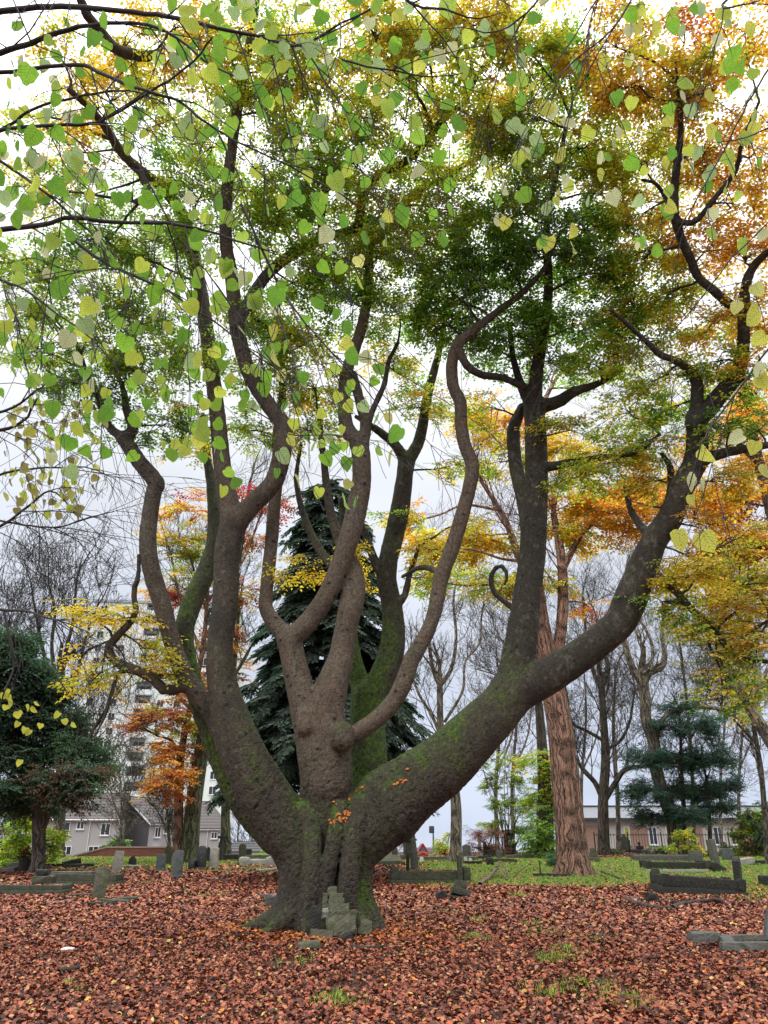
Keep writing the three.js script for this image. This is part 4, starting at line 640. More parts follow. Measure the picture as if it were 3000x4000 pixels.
headstone('narrow pale headstone leaning slightly, on the strip of lawn before the brick wall', 250, 1886, 19, 44, 'square', ST.pale, { turn: 0.5, tilt: 0.06, t: 0.16 });
headstone('small dark ogee topped headstone in front of the red brick wall', 285, 1870, 16, 20, 'ogee', ST.dark, {});
blockThing('grave_slab', 'pale flat slab in the grass in front of the small ogee topped headstone', 'slab', at(280, 1874), 0.95, 0.1, 0.5, ST.pale, { seed: 41 });
headstone('low square grey headstone on a wide slab', 346, 1881, 19, 29, 'square', ST.slate, { t: 0.18, base: 0.08, turn: -0.1 });
headstone('tall gothic pointed mossy headstone beside the rough red-brown trunk', 361, 1868, 17, 41, 'gothic', ST.mossy, { turn: -0.3 });
headstone('grey shouldered headstone on a plinth, nearest of the left-hand group', 381, 1897, 23, 50, 'shoulder', ST.slate, { base: 0.1, turn: 0.1, t: 0.14 });
{ const o = headstone('polished black headstone with a black open book block at its side', 434, 1877, 21, 42, 'shoulder', ST.black, { base: 0.08, turn: -0.15, t: 0.13 }); const b = mesh('book_block', block(0.28, 0.36, 0.4, 44, 0.006), ST.black, o); b.position.set(-0.33, 0, 0.22); b.rotation.y = 0.1; }
headstone('pale round shouldered headstone next to the polished black one', 461, 1875, 19, 41, 'low', ST.pale, { turn: -0.1, t: 0.14, wmul: 1 });
headstone('small dark gothic headstone between the black and the pale headstones', 448, 1862, 11, 30, 'ogee', ST.dark, { turn: 0.2 });
{ // stone cross on a tapering base
  const p = G(475, 1858), o = thing('stone_cross', 'tall dark stone cross on a tapering base before the thin trunk', 'cross', p, -0.3), u = metres(1, p);
  const sh = mesh('shaft', metreUV2(toCreasedNormals(new THREE.CylinderGeometry(0.1, 0.26, u * 34, 4, 1).rotateY(Math.PI / 4).translate(0, u * 17, 0), 0.4)), ST.dark, o); sh.position.y = 0.12;
  mesh('plinth', block(0.62, 0.18, 0.6, 45, 0.008), ST.dark, o).position.y = -0.03;
  mesh('cross_upright', block(0.13, u * 20, 0.12, 46, 0.006), ST.dark, o).position.y = u * 33; const a = mesh('cross_arm', block(0.42, 0.13, 0.115, 47, 0.006), ST.dark, o); a.position.y = u * 43;
}
headstone('pale slab beside the stone cross, half hidden by the thin trunk', 482, 1856, 8, 34, 'square', ST.pale, { t: 0.12 });
[[493, 1858, 1.4, 0.32, 0.5, 'dark', 'low dark kerb end behind the thin trunk'], [523, 1858, 0.36, 0.8, 0.36, 'mossy', 'short square pillar stone among the broken graves'], [557, 1854, 2.4, 0.2, 0.7, 'slate', 'long grey ledger slab behind the broken graves'], [540, 1860, 2.0, 0.14, 0.6, 'green', 'mossy green slab, second from the back of the broken graves'], [570, 1868, 1.7, 0.26, 0.5, 'pale', 'pale long kerb of the broken graves next to the beech trunk'], [596, 1870, 0.8, 0.5, 0.4, 'pale', 'pale wedge shaped stone right beside the beech trunk'], [528, 1870, 0.5, 0.4, 0.5, 'pale', 'pale square stone at the near corner of the broken graves'], [520, 1884, 1.1, 0.06, 0.4, 'mossy', 'thin mossy slab lying flat in front of the pale square stone'], [572, 1880, 1.3, 0.08, 0.3, 'pale', 'pale slab tilted in the leaves beside the broken graves'], [536, 1846, 0.4, 0.45, 0.3, 'dark', 'dark small urn block on the ledger slab']].forEach(([x, y, w, h, d, m, l], k) => blockThing(k === 1 ? 'pillar_stone' : 'broken_grave_stone', l, 'stone block', at(x, y), w, h, d, ST[m], { turn: [0.1, 0, 0.08, -0.15, 0.12, 0.3, 0.2, -0.1, 0.25, 0][k], rz: [0, 0.03, 0, 0.05, -0.03, 0.25, 0.06, 0.05, 0.1, 0][k], seed: 60 + k, lift: -0.03 }));
blockThing('grave_slab', 'grey kerb slab in the leaves just left behind the beech trunk', 'slab', at(592, 1957), 0.42, 0.26, 0.3, ST.grey, { turn: -0.1, seed: 72 });
blockThing('grave_slab', 'thin grey slab lying flat behind the kerb slab at the beech trunk', 'slab', at(588, 1940), 0.7, 0.07, 0.3, ST.grey, { turn: -0.15, rz: -0.08, seed: 73 });
[[12, 1884, 0.9, 0.2, 0.4], [30, 1878, 0.5, 0.3, 0.4], [75, 1876, 0.6, 0.2, 0.4], [98, 1876, 0.5, 0.16, 0.3], [112, 1872, 1.0, 0.14, 0.3], [155, 1870, 0.8, 0.28, 0.3], [172, 1873, 1.2, 0.16, 0.3]].forEach(([x, y, w, h, d], k) => blockThing('low_stone', ['low pale stone at the frame edge behind the kerbed graves', 'squat pale stone beside the pot of red flowers', 'low stone right at the foot of the evergreen trunk', 'small low stone to the side of the evergreen trunk', 'low dark kerb before the grey fence panel', 'dark wedge of stone on the green strip of lawn', 'long dark kerb on the green strip of lawn'][k], 'stone block', at(x, y), w, h, d, k < 4 ? ST.grey : ST.dark, { seed: 80 + k, rz: k === 5 ? 0.2 : 0.03, lift: -0.02, turn: 0.1 * k }));
{ // flowers
  const p = G(50, 1884), o = thing('flower_pot', 'dark pot of red and orange grave flowers beside the evergreen trunk', 'flower pot', p);
  mesh('pot', new THREE.LatheGeometry([[0.16, 0], [0.22, 0.1], [0.26, 0.45], [0.3, 0.5], [0.25, 0.5], [0.2, 0.42]].map(([a, b]) => new THREE.Vector2(a, b)), 14), ST.dark, o);
  const r = rng(8), m = new MB(), l = new MB();
  for (let k = 0; k < 46; k++) { const a = r() * 6.28, q = Math.sqrt(r()) * 0.42, c = V(Math.cos(a) * q, 0.62 + r() * 0.42 - q * 0.4, Math.sin(a) * q), red = r() < 0.6 ? [0.62, 0.03, 0.02] : [0.75, 0.2, 0.04]; for (let j = 0; j < 6; j++) { const b = j * 1.05 + r(), d = V(Math.cos(b), 0.5, Math.sin(b)).normalize(); leafInto(m, c, d, UP, 0.09, 0.08, 0.1, red); } l.tube([V(0, 0.4, 0), c], [0.008, 0.004], 3); for (let j = 0; j < 3; j++) leafInto(l, c.clone().multiplyScalar(0.8).add(V(0, 0.1, 0)), V(r() - 0.5, r() * 0.5, r() - 0.5).normalize(), UP, 0.14, 0.07, 0.1); }
  m.build('flower_heads', litterMat, o, 'stuff'); l.build('stems', std({ color: lin(0.03, 0.06, 0.02), side: THREE.DoubleSide }), o);
}
// ---- graves on the right
function stack(name, label, cat, x, y, parts, mat, turn = 0) { // blocks one on another: [name, width px, height px, depth share]
  const p = G(x, y), o = thing(name, label, cat, p, turn), u = metres(1, p); let h = -0.05;
  parts.forEach(([n, w, hp, ds = 1, kind], k) => {
    const H = hp * u + (k ? 0 : 0.05); let g;
    if (kind === 'taper') g = metreUV2(toCreasedNormals(new THREE.CylinderGeometry(w * u * 0.31, w * u * 0.66, H, 4, 1).rotateY(Math.PI / 4).translate(0, H / 2, 0), 0.4));
    else if (kind === 'spike') g = metreUV2(toCreasedNormals(new THREE.CylinderGeometry(0.01, w * u * 0.7, H, 4, 1).rotateY(Math.PI / 4).translate(0, H / 2, 0), 0.4));
    else if (kind === 'pediment') { const s = new THREE.Shape(), a = w * u / 2; s.moveTo(-a, 0); s.lineTo(a, 0); s.lineTo(a, H * 0.35); s.quadraticCurveTo(0, H * 1.5, -a, H * 0.35); s.closePath(); g = metreUV2(toCreasedNormals(new THREE.ExtrudeGeometry(s, { depth: w * u * ds, bevelEnabled: false }).translate(0, 0, -w * u * ds / 2), 0.5)); }
    else if (kind === 'urn') g = metreUV2(new THREE.LatheGeometry([[0.0, 0], [0.3, 0], [0.3, 0.06], [0.14, 0.12], [0.2, 0.25], [0.42, 0.5], [0.4, 0.62], [0.2, 0.7], [0.34, 0.8], [0.28, 0.93], [0.0, 1]].map(([a, b]) => new THREE.Vector2(a * w * u, b * H)), 12));
    else g = block(w * u, H, w * u * ds, x + k, 0.008);
    mesh(n, g, mat, o).position.y = h; h += H - 0.004;
  });
  return o;
}
{
  const p = G(839, 1868), u = metres(1, p), o = thing('coped_tomb', 'low green mossy tomb with sloping coped top beside the beech trunk', 'tomb', p), w = 60 * u, m = new MB();
  const b = (x, y, z) => V(x * w / 2, y * 24 * u, z * 0.55); m.quad(b(-1, 0.35, 1), b(1, 0.35, 1), b(0.72, 0.85, 0.35), b(-0.72, 0.85, 0.35)); m.quad(b(1, 0.35, 1), b(1, 0.35, -1), b(0.72, 0.85, -0.35), b(0.72, 0.85, 0.35)); m.quad(b(-1, 0.35, -1), b(-1, 0.35, 1), b(-0.72, 0.85, 0.35), b(-0.72, 0.85, -0.35)); m.quad(b(1, 0.35, -1), b(-1, 0.35, -1), b(-0.72, 0.85, -0.35), b(0.72, 0.85, -0.35)); m.quad(b(-0.72, 0.85, 0.35), b(0.72, 0.85, 0.35), b(0.72, 0.85, -0.35), b(-0.72, 0.85, -0.35));
  m.build('coped_top', ST.green, o); const k = mesh('plinth', block(w * 1.03, 24 * u * 0.36 + 0.05, 1.16, 90, 0.01), ST.green, o); k.position.y = -0.05;
  mesh('urn_base', block(0.3, 0.3, 0.3, 91, 0.01), ST.green, o).position.set(0.3, 24 * u * 0.84, 0);
}
stack('pedestal_tomb', 'square pedestal tomb with a projecting cornice behind the obelisk', 'tomb', 884, 1856, [['base', 34, 9], ['die', 23, 28], ['cornice', 30, 3], ['cap', 26, 4, 1, 'pediment']], ST.mossy, 0.2);
stack('obelisk', 'leaning grey obelisk with an urn on its tip behind the long kerbed tomb', 'obelisk', 895, 1884, [['plinth', 20, 7], ['pedestal', 14, 30], ['cap_stone', 16, 3], ['shaft', 13, 38, 1, 'taper'], ['urn', 12, 12, 1, 'urn']], ST.grey, 0.3).rotation.z = 0.02;
headstone('thin dark slab standing just beside the obelisk foot', 881, 1886, 7, 36, 'square', ST.dark, { t: 0.2 });
kerbGrave('long low kerbed tomb with corner posts on the leaves in front of the obelisk', G(848, 1909), 0.03, 2.72, 1.1, 0.3, 0.2, ST.mossy, { post: 0.12, step: 0.12, seed: 100, low: -0.06 });
headstone('narrow headstone seen edge on at the end of the long kerbed tomb', 994, 1906, 10, 54, 'square', ST.mossy, { turn: 0, t: 0.32, wmul: 1 });
{ const p = G(992, 1940), o = thing('toppled_headstone', 'toppled headstone base of tilted slabs lying in the leaves', 'headstone', p, 0.15), a = (g, x, y, z, rz, rx = 0) => { const m = mesh('slab', g, ST.mossy, o); m.position.set(x, y, z); m.rotation.set(rx, 0, rz); };
  a(block(0.62, 0.1, 0.45, 110, 0.015), -0.12, -0.03, 0.1, -0.12); a(block(0.52, 0.2, 0.3, 111, 0.012), 0.02, 0.05, 0, -0.2, -0.25); a(block(0.36, 0.2, 0.2, 112, 0.012), 0.06, 0.24, -0.08, -0.2, -0.25); }
blockThing('loose_rock', 'small dark angular rock in the leaves beside the toppled headstone', 'rock', at(955, 1943), 0.28, 0.2, 0.24, ST.dark, { seed: 115, wear: 0.06, rz: 0.2 });
stack('obelisk', 'slender pale obelisk in front of the dark shrubs', 'obelisk', 1037, 1850, [['plinth', 12, 6], ['shaft', 9, 36, 1, 'taper'], ['tip', 5, 7, 1, 'spike']], ST.pale);
stack('pedestal_tomb', 'tall grey-green pedestal tomb with a curved pediment in front of the shrubs', 'tomb', 1101, 1846, [['base', 34, 6], ['step', 29, 4], ['die', 24, 32], ['cornice', 30, 3], ['pediment', 28, 6, 1, 'pediment']], ST.grey, -0.1);
headstone('pale rounded headstone leaning beside the far trunk', 987, 1853, 16, 28, 'round', ST.pale, { tilt: -0.12 });
headstone('grey square headstone standing behind the pale leaning one', 1008, 1852, 18, 25, 'low', ST.grey, {});
headstone('thin grey headstone edge on, next to the slender pale obelisk', 1048, 1848, 7, 28, 'square', ST.slate, { t: 0.3 });
stack('table_tomb', 'low grey table tomb beside the slender obelisk', 'tomb', 1066, 1850, [['base', 32, 5, 0.6], ['body', 26, 6, 0.6], ['lid', 30, 3, 0.6]], ST.slate, 0.1);
headstone('small pale rounded stone in front of the low table tomb', 1078, 1855, 11, 18, 'round', ST.grey, {});
[[965, 1858, 3.4, 0.22, 0.4, 'long low kerb below the lamp post'], [1030, 1856, 1.6, 0.2, 0.4, 'low kerb between the slender obelisk and the far trunk'], [1080, 1863, 1.7, 0.2, 0.6, 'flat dark slab in the grass below the low table tomb'], [1059, 1868, 0.3, 0.35, 0.3, 'dark stone knob standing in the lawn'], [1140, 1853, 2.6, 0.2, 0.5, 'long rubble kerb before the tall pedestal tomb'], [1020, 1866, 0.9, 0.16, 0.4, 'small dark kerb on the lawn edge']].forEach(([x, y, w, h, d, l], k) => blockThing('kerb_stone', l, 'kerb stone', at(x, y), w, h, d, [ST.grey, ST.dark, ST.mossy, ST.dark, ST.grey, ST.dark][k], { seed: 120 + k, turn: k * 0.05, wear: 0.03, lift: -0.03 }));
[[1006, 1861, 9, 'round'], [1016, 1862, 8, 'round'], [911, 1862, 10, 'low'], [897, 1858, 6, 'square']].forEach(([x, y, h, t], k) => headstone(['small white marker stone beside the edge-on headstone', 'second small white marker stone, next to the edge-on headstone', 'small white stone with red flowers near the obelisk', 'tiny white stone behind the obelisk'][k], x, y, h * 0.8, h, t, std({ color: lin(0.7, 0.7, 0.68) }), { name: 'marker_stone', cat: 'marker stone' }));
stack('stepped_stone', 'stepped mossy block half hidden behind the big red-brown trunk', 'stone block', 1283, 1862, [['step', 22, 10], ['step', 17, 9], ['step', 11, 10]], ST.green);
headstone('pale round topped headstone behind the other side of the big red-brown trunk', 1217, 1852, 12, 40, 'round', ST.pale, {});
headstone('dark pointed headstone against the black railings', 1351, 1840, 25, 36, 'point', ST.mossy, { t: 0.2 });
stack('small_tomb', 'small dark stepped tomb in front of the railings', 'tomb', 1383, 1842, [['base', 26, 6], ['body', 14, 8], ['urn', 9, 8, 1, 'urn']], ST.dark);
kerbGrave('low grey kerbed grave, farthest of those on the lawn', G(1380, 1860), 0.02, 3.2, 1.2, 0.3, 0.2, ST.grey, { seed: 130 });
kerbGrave('dark kerbed grave at the edge of the lawn with round corner stones', G(1400, 1878), -0.02, 2.7, 1.1, 0.3, 0.2, ST.dark, { seed: 134, post: 0.06 });
blockThing('kerb_stone', 'thin pale kerb along the front of the dark kerbed grave', 'kerb stone', at(1462, 1884), 2.6, 0.1, 0.2, ST.pale, { seed: 138, turn: -0.03 });
blockThing('fallen_headstone', 'fallen dark triangular headstone leaning over on the lawn', 'headstone', at(1545, 1882), 0.75, 0.3, 0.3, ST.dark, { seed: 140, rz: -0.42, wear: 0.04 });
headstone('narrow pale stone post leaning on the lawn', 1541, 1862, 8, 44, 'square', ST.grey, { tilt: -0.1, t: 0.2 });
headstone('second, nearer narrow grey stone post on the lawn', 1551, 1871, 10, 54, 'low', ST.grey, { tilt: -0.08, t: 0.2 });
headstone('squat dark grey headstone under the holly', 1574, 1858, 26, 24, 'low', ST.slate, {});
headstone('square grey stone beside the leaning trunk foot', 1505, 1862, 26, 22, 'square', ST.grey, { t: 0.3 });
headstone('small grey cross topped stone under the holly', 1568, 1842, 9, 22, 'ogee', ST.slate, {});
blockThing('grave_slab', 'whitish slab end sticking up on the far lawn', 'slab', at(1605, 1868), 1.1, 0.26, 0.5, ST.pale, { seed: 145, rz: 0.14, turn: 0.2 });
blockThing('grave_slab', 'dark low slab at the frame edge on the far lawn', 'slab', at(1650, 1866), 1.2, 0.16, 0.6, ST.dark, { seed: 146 });
{ // the big tilted grave
  const o = kerbGrave('big dark kerbed tomb sunk at an angle with a tall headboard at its end', G(1436, 1932), -0.03, 2.35, 1.25, 0.3, 0.17, ST.dark, { step: 0.24, head: 0.95, seed: 150, slope: -0.065, low: -0.03, post: 0.04 });
  mesh('corner_block', block(0.24, 0.42, 0.24, 155, 0.01), ST.mossy, o).position.set(0.1, 0.24, -1.1);
}
{ // broken grave at the right edge
  const p = G(1570, 2058), o = thing('broken_kerb_set', 'broken concrete kerb corner with leaves inside, cut by the frame edge', 'grave', p, 0.02), a = (n, g, x, y, z, ry = 0, rz = 0) => { const m = mesh(n, g, ST.grey, o); m.position.set(x, y, z); m.rotation.set(0, ry, rz); };
  a('kerb', block(1.7, 0.17, 0.17, 160, 0.012), 0.78, -0.02, 0); a('kerb', block(0.18, 0.15, 1.0, 161, 0.014), 0.28, -0.02, -0.58, -0.35); a('kerb', block(0.5, 0.17, 0.26, 162, 0.02), 0.12, 0, -1.05, 0.1); a('kerb', block(0.9, 0.14, 0.15, 163, 0.012), 0.95, -0.02, -1.12, 0.03);
  blockThing('fallen_headstone', 'grey broken headstone piece tilted on the broken concrete kerb', 'headstone', p.clone().add(V(0.98, 0.05, -0.3)), 0.5, 0.62, 0.16, ST.slate, { rz: -0.35, rx: -0.2, seed: 165, wear: 0.03 });
}
blockThing('stone_block', 'dark square block standing in the leaves before the big sunken tomb', 'stone block', at(1408, 1948), 0.3, 0.21, 0.24, ST.dark, { seed: 170, turn: 0.4 });
blockThing('stone_block', 'flat dark stone beside the dark square block', 'stone block', at(1430, 1951), 0.25, 0.07, 0.2, ST.dark, { seed: 171 });
blockThing('stone_block', 'pale flat stone behind the dead branch in the leaves', 'stone block', at(1366, 1947), 0.32, 0.07, 0.2, ST.grey, { seed: 172, rz: 0.08 });
blockThing('stone_block', 'smallest dark stone in the row before the big sunken tomb', 'stone block', at(1456, 1950), 0.2, 0.06, 0.16, ST.dark, { seed: 173 });
blockThing('stone_block', 'dark lump of stone at the frame edge beside the big sunken tomb', 'stone block', at(1655, 1912), 0.4, 0.3, 0.3, ST.dark, { seed: 174, wear: 0.05 });
function stick(label, pts, w, mat, name = 'dead_branch', forks = []) {
  const q = pts.map(([x, y, lift = 0]) => { const p = G(x, y); p.y += 0.04 + lift; return p; }), o = thing(name, label, 'branch', q[0].clone()), m = new MB(), rel = l => l.map(p => p.clone().sub(q[0]));
  const [c, r] = curve(rel(q), q.map((_, i) => w * (1 - 0.5 * i / q.length)), 0.12); const rr = rng(pts[0][0]); c.forEach((p, i) => { p.x += (rr() - 0.5) * w * 0.7; p.y += (rr() - 0.5) * w * 0.7; }); m.tube(c, r, 7); m.build('stem', mat, o);
  for (const f of forks) { const k = new MB(), fq = f.map(([x, y, lift = 0]) => { const p = G(x, y); p.y += 0.04 + lift; return p; }), [a, b] = curve(rel(fq), fq.map((_, i) => w * 0.6 * (1 - 0.5 * i / fq.length)), 0.12); k.tube(a, b, 6); k.build('side_branch', mat, o); }
}
const deadWood = std({ color: lin(0.06, 0.048, 0.038), bumpMap: stoneBump, bumpScale: 0.02 }), paleWood = std({ color: lin(0.17, 0.13, 0.09), bumpMap: stoneBump, bumpScale: 0.02 });
stick('crooked dead branch lying in the leaves before the big sunken tomb', [[1356, 1948], [1385, 1958], [1420, 1965], [1452, 1966]], 0.07, deadWood);
stick('dark bent dead branch, the right half of the pair before the big sunken tomb', [[1454, 1966], [1475, 1956], [1510, 1952], [1560, 1956, 0.08], [1568, 1958]], 0.06, deadWood);
stick('pale forked fallen bough propped up on the lawn edge', [[1036, 1914], [1060, 1900, 0.1], [1078, 1892, 0.3]], 0.07, paleWood, 'fallen_bough', [[[1074, 1894, 0.3], [1082, 1890, 0.45], [1095, 1895, 0.2], [1100, 1900, 0.05]], [[1078, 1893, 0.28], [1088, 1900, 0.1], [1096, 1902]]]);
stick('thin curved stick leaning over the lawn by the fallen bough', [[1110, 1896], [1128, 1886, 0.1], [1150, 1878, 0.25]], 0.02, deadWood);
stick('dark rotten stick lying flat in the near leaves', [[124, 2106], [140, 2103], [168, 2098]], 0.035, deadWood);
stick('dark stick half buried in leaves in front of the roots', [[492, 2029], [512, 2026], [545, 2022]], 0.03, deadWood);
stick('thin dark stick in front of the stone pile', [[760, 2050], [790, 2053], [850, 2048]], 0.025, deadWood);
stick('short stick standing out of the litter near the big red-brown trunk', [[1300, 1885], [1322, 1893], [1340, 1900]], 0.04, deadWood);
{ const p = G(1168, 1893), o = thing('metal_post', 'thin black iron post with a low rail lying at its foot', 'post', p); mesh('post', new THREE.CylinderGeometry(0.025, 0.03, 0.55, 8).translate(0, 0.27, 0), std({ color: lin(0.02, 0.02, 0.02) }), o); const b = mesh('rail', block(1.5, 0.1, 0.08, 180, 0.01), ST.dark, o); b.position.set(0.45, 0, 0.03); b.rotation.z = -0.02; }
{ const r = rng(9), m = new MB(), c = G(147, 2056), o = mesh('crumpled_paper', (() => { const g = new THREE.IcosahedronGeometry(0.075, 2), p = g.attributes.position; for (let i = 0; i < p.count; i++) { const x = p.getX(i), y = p.getY(i), z = p.getZ(i), k = 1 + noise(x * 30, y * 30, z * 30) * 0.8; p.setXYZ(i, x * k * 1.3, y * k * 0.5 + 0.03, z * k); } g.computeVertexNormals(); return g; })(), std({ color: lin(0.72, 0.72, 0.7), flatShading: true })); o.position.copy(c); tag(o, 'scrap of crumpled white paper lying in the near leaves', 'litter'); }
// ------------------------------------------------------------------ the lime tree whose twigs hang close to the camera
function limeLeaf(seed) { // heart shaped, hanging from its stalk at the origin, about one unit long, facing +z
  const r = rng(seed), m = new MB(), mid = [[0, 0.0], [0, -0.22], [0, -0.48], [0, -0.75], [0.02, -1.04]], rim = [[0.13, 0.075], [0.35, 0.085], [0.5, -0.1], [0.53, -0.36], [0.43, -0.64], [0.2, -0.88]], curl = (r() - 0.5) * 0.9, fold = 0.08 + r() * 0.5, twist = (r() - 0.5) * 0.5;
  const z = (x, y) => -Math.abs(x) * fold + curl * y * y * 0.7 + twist * x * y + 0.03 * noise(x * 5 + seed, y * 5, 2);
  const put = (x, y) => { const e = 0.02, nx = -(z(x + e, y) - z(x - e, y)) / (2 * e), ny = -(z(x, y + e) - z(x, y - e)) / (2 * e), q = 1 / Math.hypot(nx, ny, 1); return m.v(x, y, z(x, y), nx * q, ny * q, q, x + 0.5, (y + 1.08) / 1.24); };
  const M = mid.map(([x, y]) => put(x, y));
  for (const s of [1, -1]) {
    const R = rim.map(([x, y]) => put(s * x * (0.88 + r() * 0.2), y + (r() - 0.5) * 0.07)), t = (a, b, c) => s > 0 ? m.tri(a, b, c) : m.tri(a, c, b);
    t(M[0], R[1], R[0]); t(M[0], M[1], R[1]); t(M[1], R[2], R[1]); t(M[1], M[2], R[2]); t(M[2], R[3], R[2]); t(M[2], M[3], R[3]); t(M[3], R[4], R[3]); t(M[3], M[4], R[5]); t(M[3], R[5], R[4]);
  }
  return m.geo();
}
const limeGeos = [1, 2, 3, 4, 5, 6, 7].map(limeLeaf);
function limeTex(seed, spots) { // veins, speckles and brown blotches of a lime leaf
  return tex(96, 128, (u, v) => {
    const x = Math.abs(u - 0.5), y = v * 1.24 - 1.08, veins = [0.05, -0.12, -0.3, -0.48, -0.66].reduce((a, y0) => Math.max(a, 1 - Math.abs(y - y0 + x * 0.85) / 0.026), 0), main = 1 - x / 0.02;
    const n = fbm(u * 9 + seed, v * 11, seed, 4), f = fbm(u * 34, v * 40, seed + 3, 2), e = Math.hypot(x, (v - 0.55) * 0.7);
    let c = [1 + n * 0.7, 1 + n * 0.5, 1]; if (veins > 0 || main > 0) c = mixc(c, [0.55, 0.62, 0.5], clamp(Math.max(veins, main)));
    c = mixc(c, [1.35, 1.05, 1.3], ss(0.1, 0.4, n + (e - 0.3) * spots));
    c = mixc(c, [0.30, 0.17, 0.25], ss(0.30 - spots * 0.26, 0.42 - spots * 0.2, n * 0.75 + f * 0.7));
    return c.map(k => k * 0.7);
  });
}
const limeTexs = [limeTex(1, 0.1), limeTex(2, 0.35), limeTex(5, 0.75)];
const limeMats = [[[0.23, 0.43, 0.045], 0], [[0.17, 0.36, 0.045], 0], [[0.31, 0.49, 0.06], 1], [[0.36, 0.48, 0.08], 1], [[0.50, 0.60, 0.08], 1], [[0.62, 0.62, 0.10], 2], [[0.78, 0.68, 0.17], 2], [[0.34, 0.45, 0.19], 0], [[0.55, 0.56, 0.30], 1], [[0.30, 0.27, 0.09], 2], [[0.95, 0.72, 0.08], 1]].map(([c, t]) => new THREE.MeshPhysicalMaterial({ color: lin(...c.map(x => Math.min(1, x * 1.75))), map: limeTexs[t], roughness: 1, transmission: 0.6, thickness: 0, side: THREE.DoubleSide, specularIntensity: 0.35 }));
const limeBark = std({ color: lin(0.042, 0.036, 0.034), roughness: 0.9 });
class Twigs { // branches close to the camera; new leaves hang on the nearest wood
  constructor(seed) { this.r = rng(seed); this.m = new MB(); this.nodes = []; this.leaves = []; }
  branch(pts, w0, w1, bushy = 1) { // [x, y] in pixels, t = depth along the lens axis
    const q = pts.map(([x, y, t]) => Q(x, y, t)), [c, rad] = curve(q, q.map((p, i) => metres(lerp(w0, w1, i / (q.length - 1)), p) / 2), 0.06), r = this.r;
    c.forEach((p, i) => { p.add(V((r() - .5) * .006, (r() - .5) * .006, (r() - .5) * .006)); this.nodes.push({ p, r: rad[i] }); });
    this.m.tube(c, rad, 6);
    const d = V(), n = Math.round(c.length * 0.26 * bushy);
    for (let k = 0; k < n; k++) { const i = Math.floor(c.length * (0.1 + 0.88 * r())); d.subVectors(c[Math.min(c.length - 1, i + 1)], c[Math.max(0, i - 1)]).normalize(); this.side(c[i], d, 0.3 + r() * 0.75, Math.min(rad[i] * 0.7, 0.0042), 1); }
  }
  side(p, d, len, rad, level) {
    const r = this.r, dir = d.clone().multiplyScalar(0.75).add(V((r() - .5) * 1.3, (r() - .62) * 1.1, (r() - .5) * 1.1)).normalize(), n = 5, pts = [p.clone()], rr = [rad];
    for (let k = 1; k <= n; k++) { dir.add(V((r() - .5) * .35, -0.09 + (r() - .5) * .25, (r() - .5) * .3)).normalize(); pts.push(pts[k - 1].clone().addScaledVector(dir, len / n)); rr.push(lerp(rad, 0.0011, k / n)); }
    this.m.tube(pts, rr, 4, undefined, false); pts.forEach((q, i) => this.nodes.push({ p: q, r: rr[i] }));
    if (level < 3) for (let k = 0; k < 3; k++) if (r() < 0.75) this.side(pts[1 + Math.floor(r() * 4)], dir, len * (0.35 + r() * 0.3), rad * 0.6, level + 1);
  }
  hang(p, size, mat) { // a leaf with its stalk and, where needed, the twig that carries it
    const r = this.r; let best = null, bd = 1e9; for (const n of this.nodes) { const e = n.p.distanceToSquared(p) * (n.p.y < p.y ? 3 : 1); if (e < bd) { bd = e; best = n; } }
    const L = best.p.distanceTo(p), st = p.clone().add(V((r() - .5) * .03, 0.03, (r() - .5) * .03));
    if (L > 0.06) { const a = V().lerpVectors(best.p, st, 0.4).add(V((r() - .5) * L * .2, L * 0.1, (r() - .5) * L * .2)), [c, q] = curve([best.p, a, st], [Math.min(best.r, 0.0022), 0.0016, 0.0012], 0.05); this.m.tube(c, q, 4, undefined, false); c.forEach((k, i) => this.nodes.push({ p: k, r: q[i] })); }
    this.m.tube([L > 0.06 ? st : best.p, p], [0.001, 0.0009], 3, undefined, false);
    const nor = V((r() - .5) * 2.6, -0.75 + (r() - .5) * 1.3, 1).normalize(); if (r() < 0.2) nor.set(1, r() - .5, (r() - .5) * 0.8).normalize();
    const down = V((r() - .5) * 1.7, -1, (r() - .5) * 0.7); down.addScaledVector(nor, -down.dot(nor)).normalize(); const y = down.negate(), x = V().crossVectors(y, nor).normalize();
    this.leaves.push([p.clone(), x, y, nor, size, Math.floor(r() * limeGeos.length), mat]);
  }
  build(o, most) {
    this.m.build('branches', limeBark, o);
    const by = new Map();
    this.leaves.sort((a, b) => depthOf(a[0]) / a[4] - depthOf(b[0]) / b[4]);
    this.leaves.forEach(([p, x, y, n, s, g, mt], i) => {
      M4.makeBasis(x, y, n).setPosition(p).scale(V(s, s, s));
      if (i < most) { const q = new THREE.Mesh(limeGeos[g], limeMats[mt]); q.name = i ? 'leaf_' + String(i).padStart(3, '0') : 'leaf'; q.castShadow = q.receiveShadow = true; M4.decompose(q.position, q.quaternion, q.scale); o.add(q); return; }
      const k = g + ',' + mt; if (!by.has(k)) by.set(k, []); by.get(k).push(M4.clone());
    });
    if (by.size) { const grp = new THREE.Group(); grp.name = 'small_leaves'; grp.userData.kind = 'stuff'; o.add(grp); for (const [k, l] of by) { const [g, mt] = k.split(',').map(Number), im = new THREE.InstancedMesh(limeGeos[g], limeMats[mt], l.length); im.name = 'leaves'; im.userData.kind = 'stuff'; l.forEach((q, i) => im.setMatrixAt(i, q)); grp.add(im); } }
  }
}
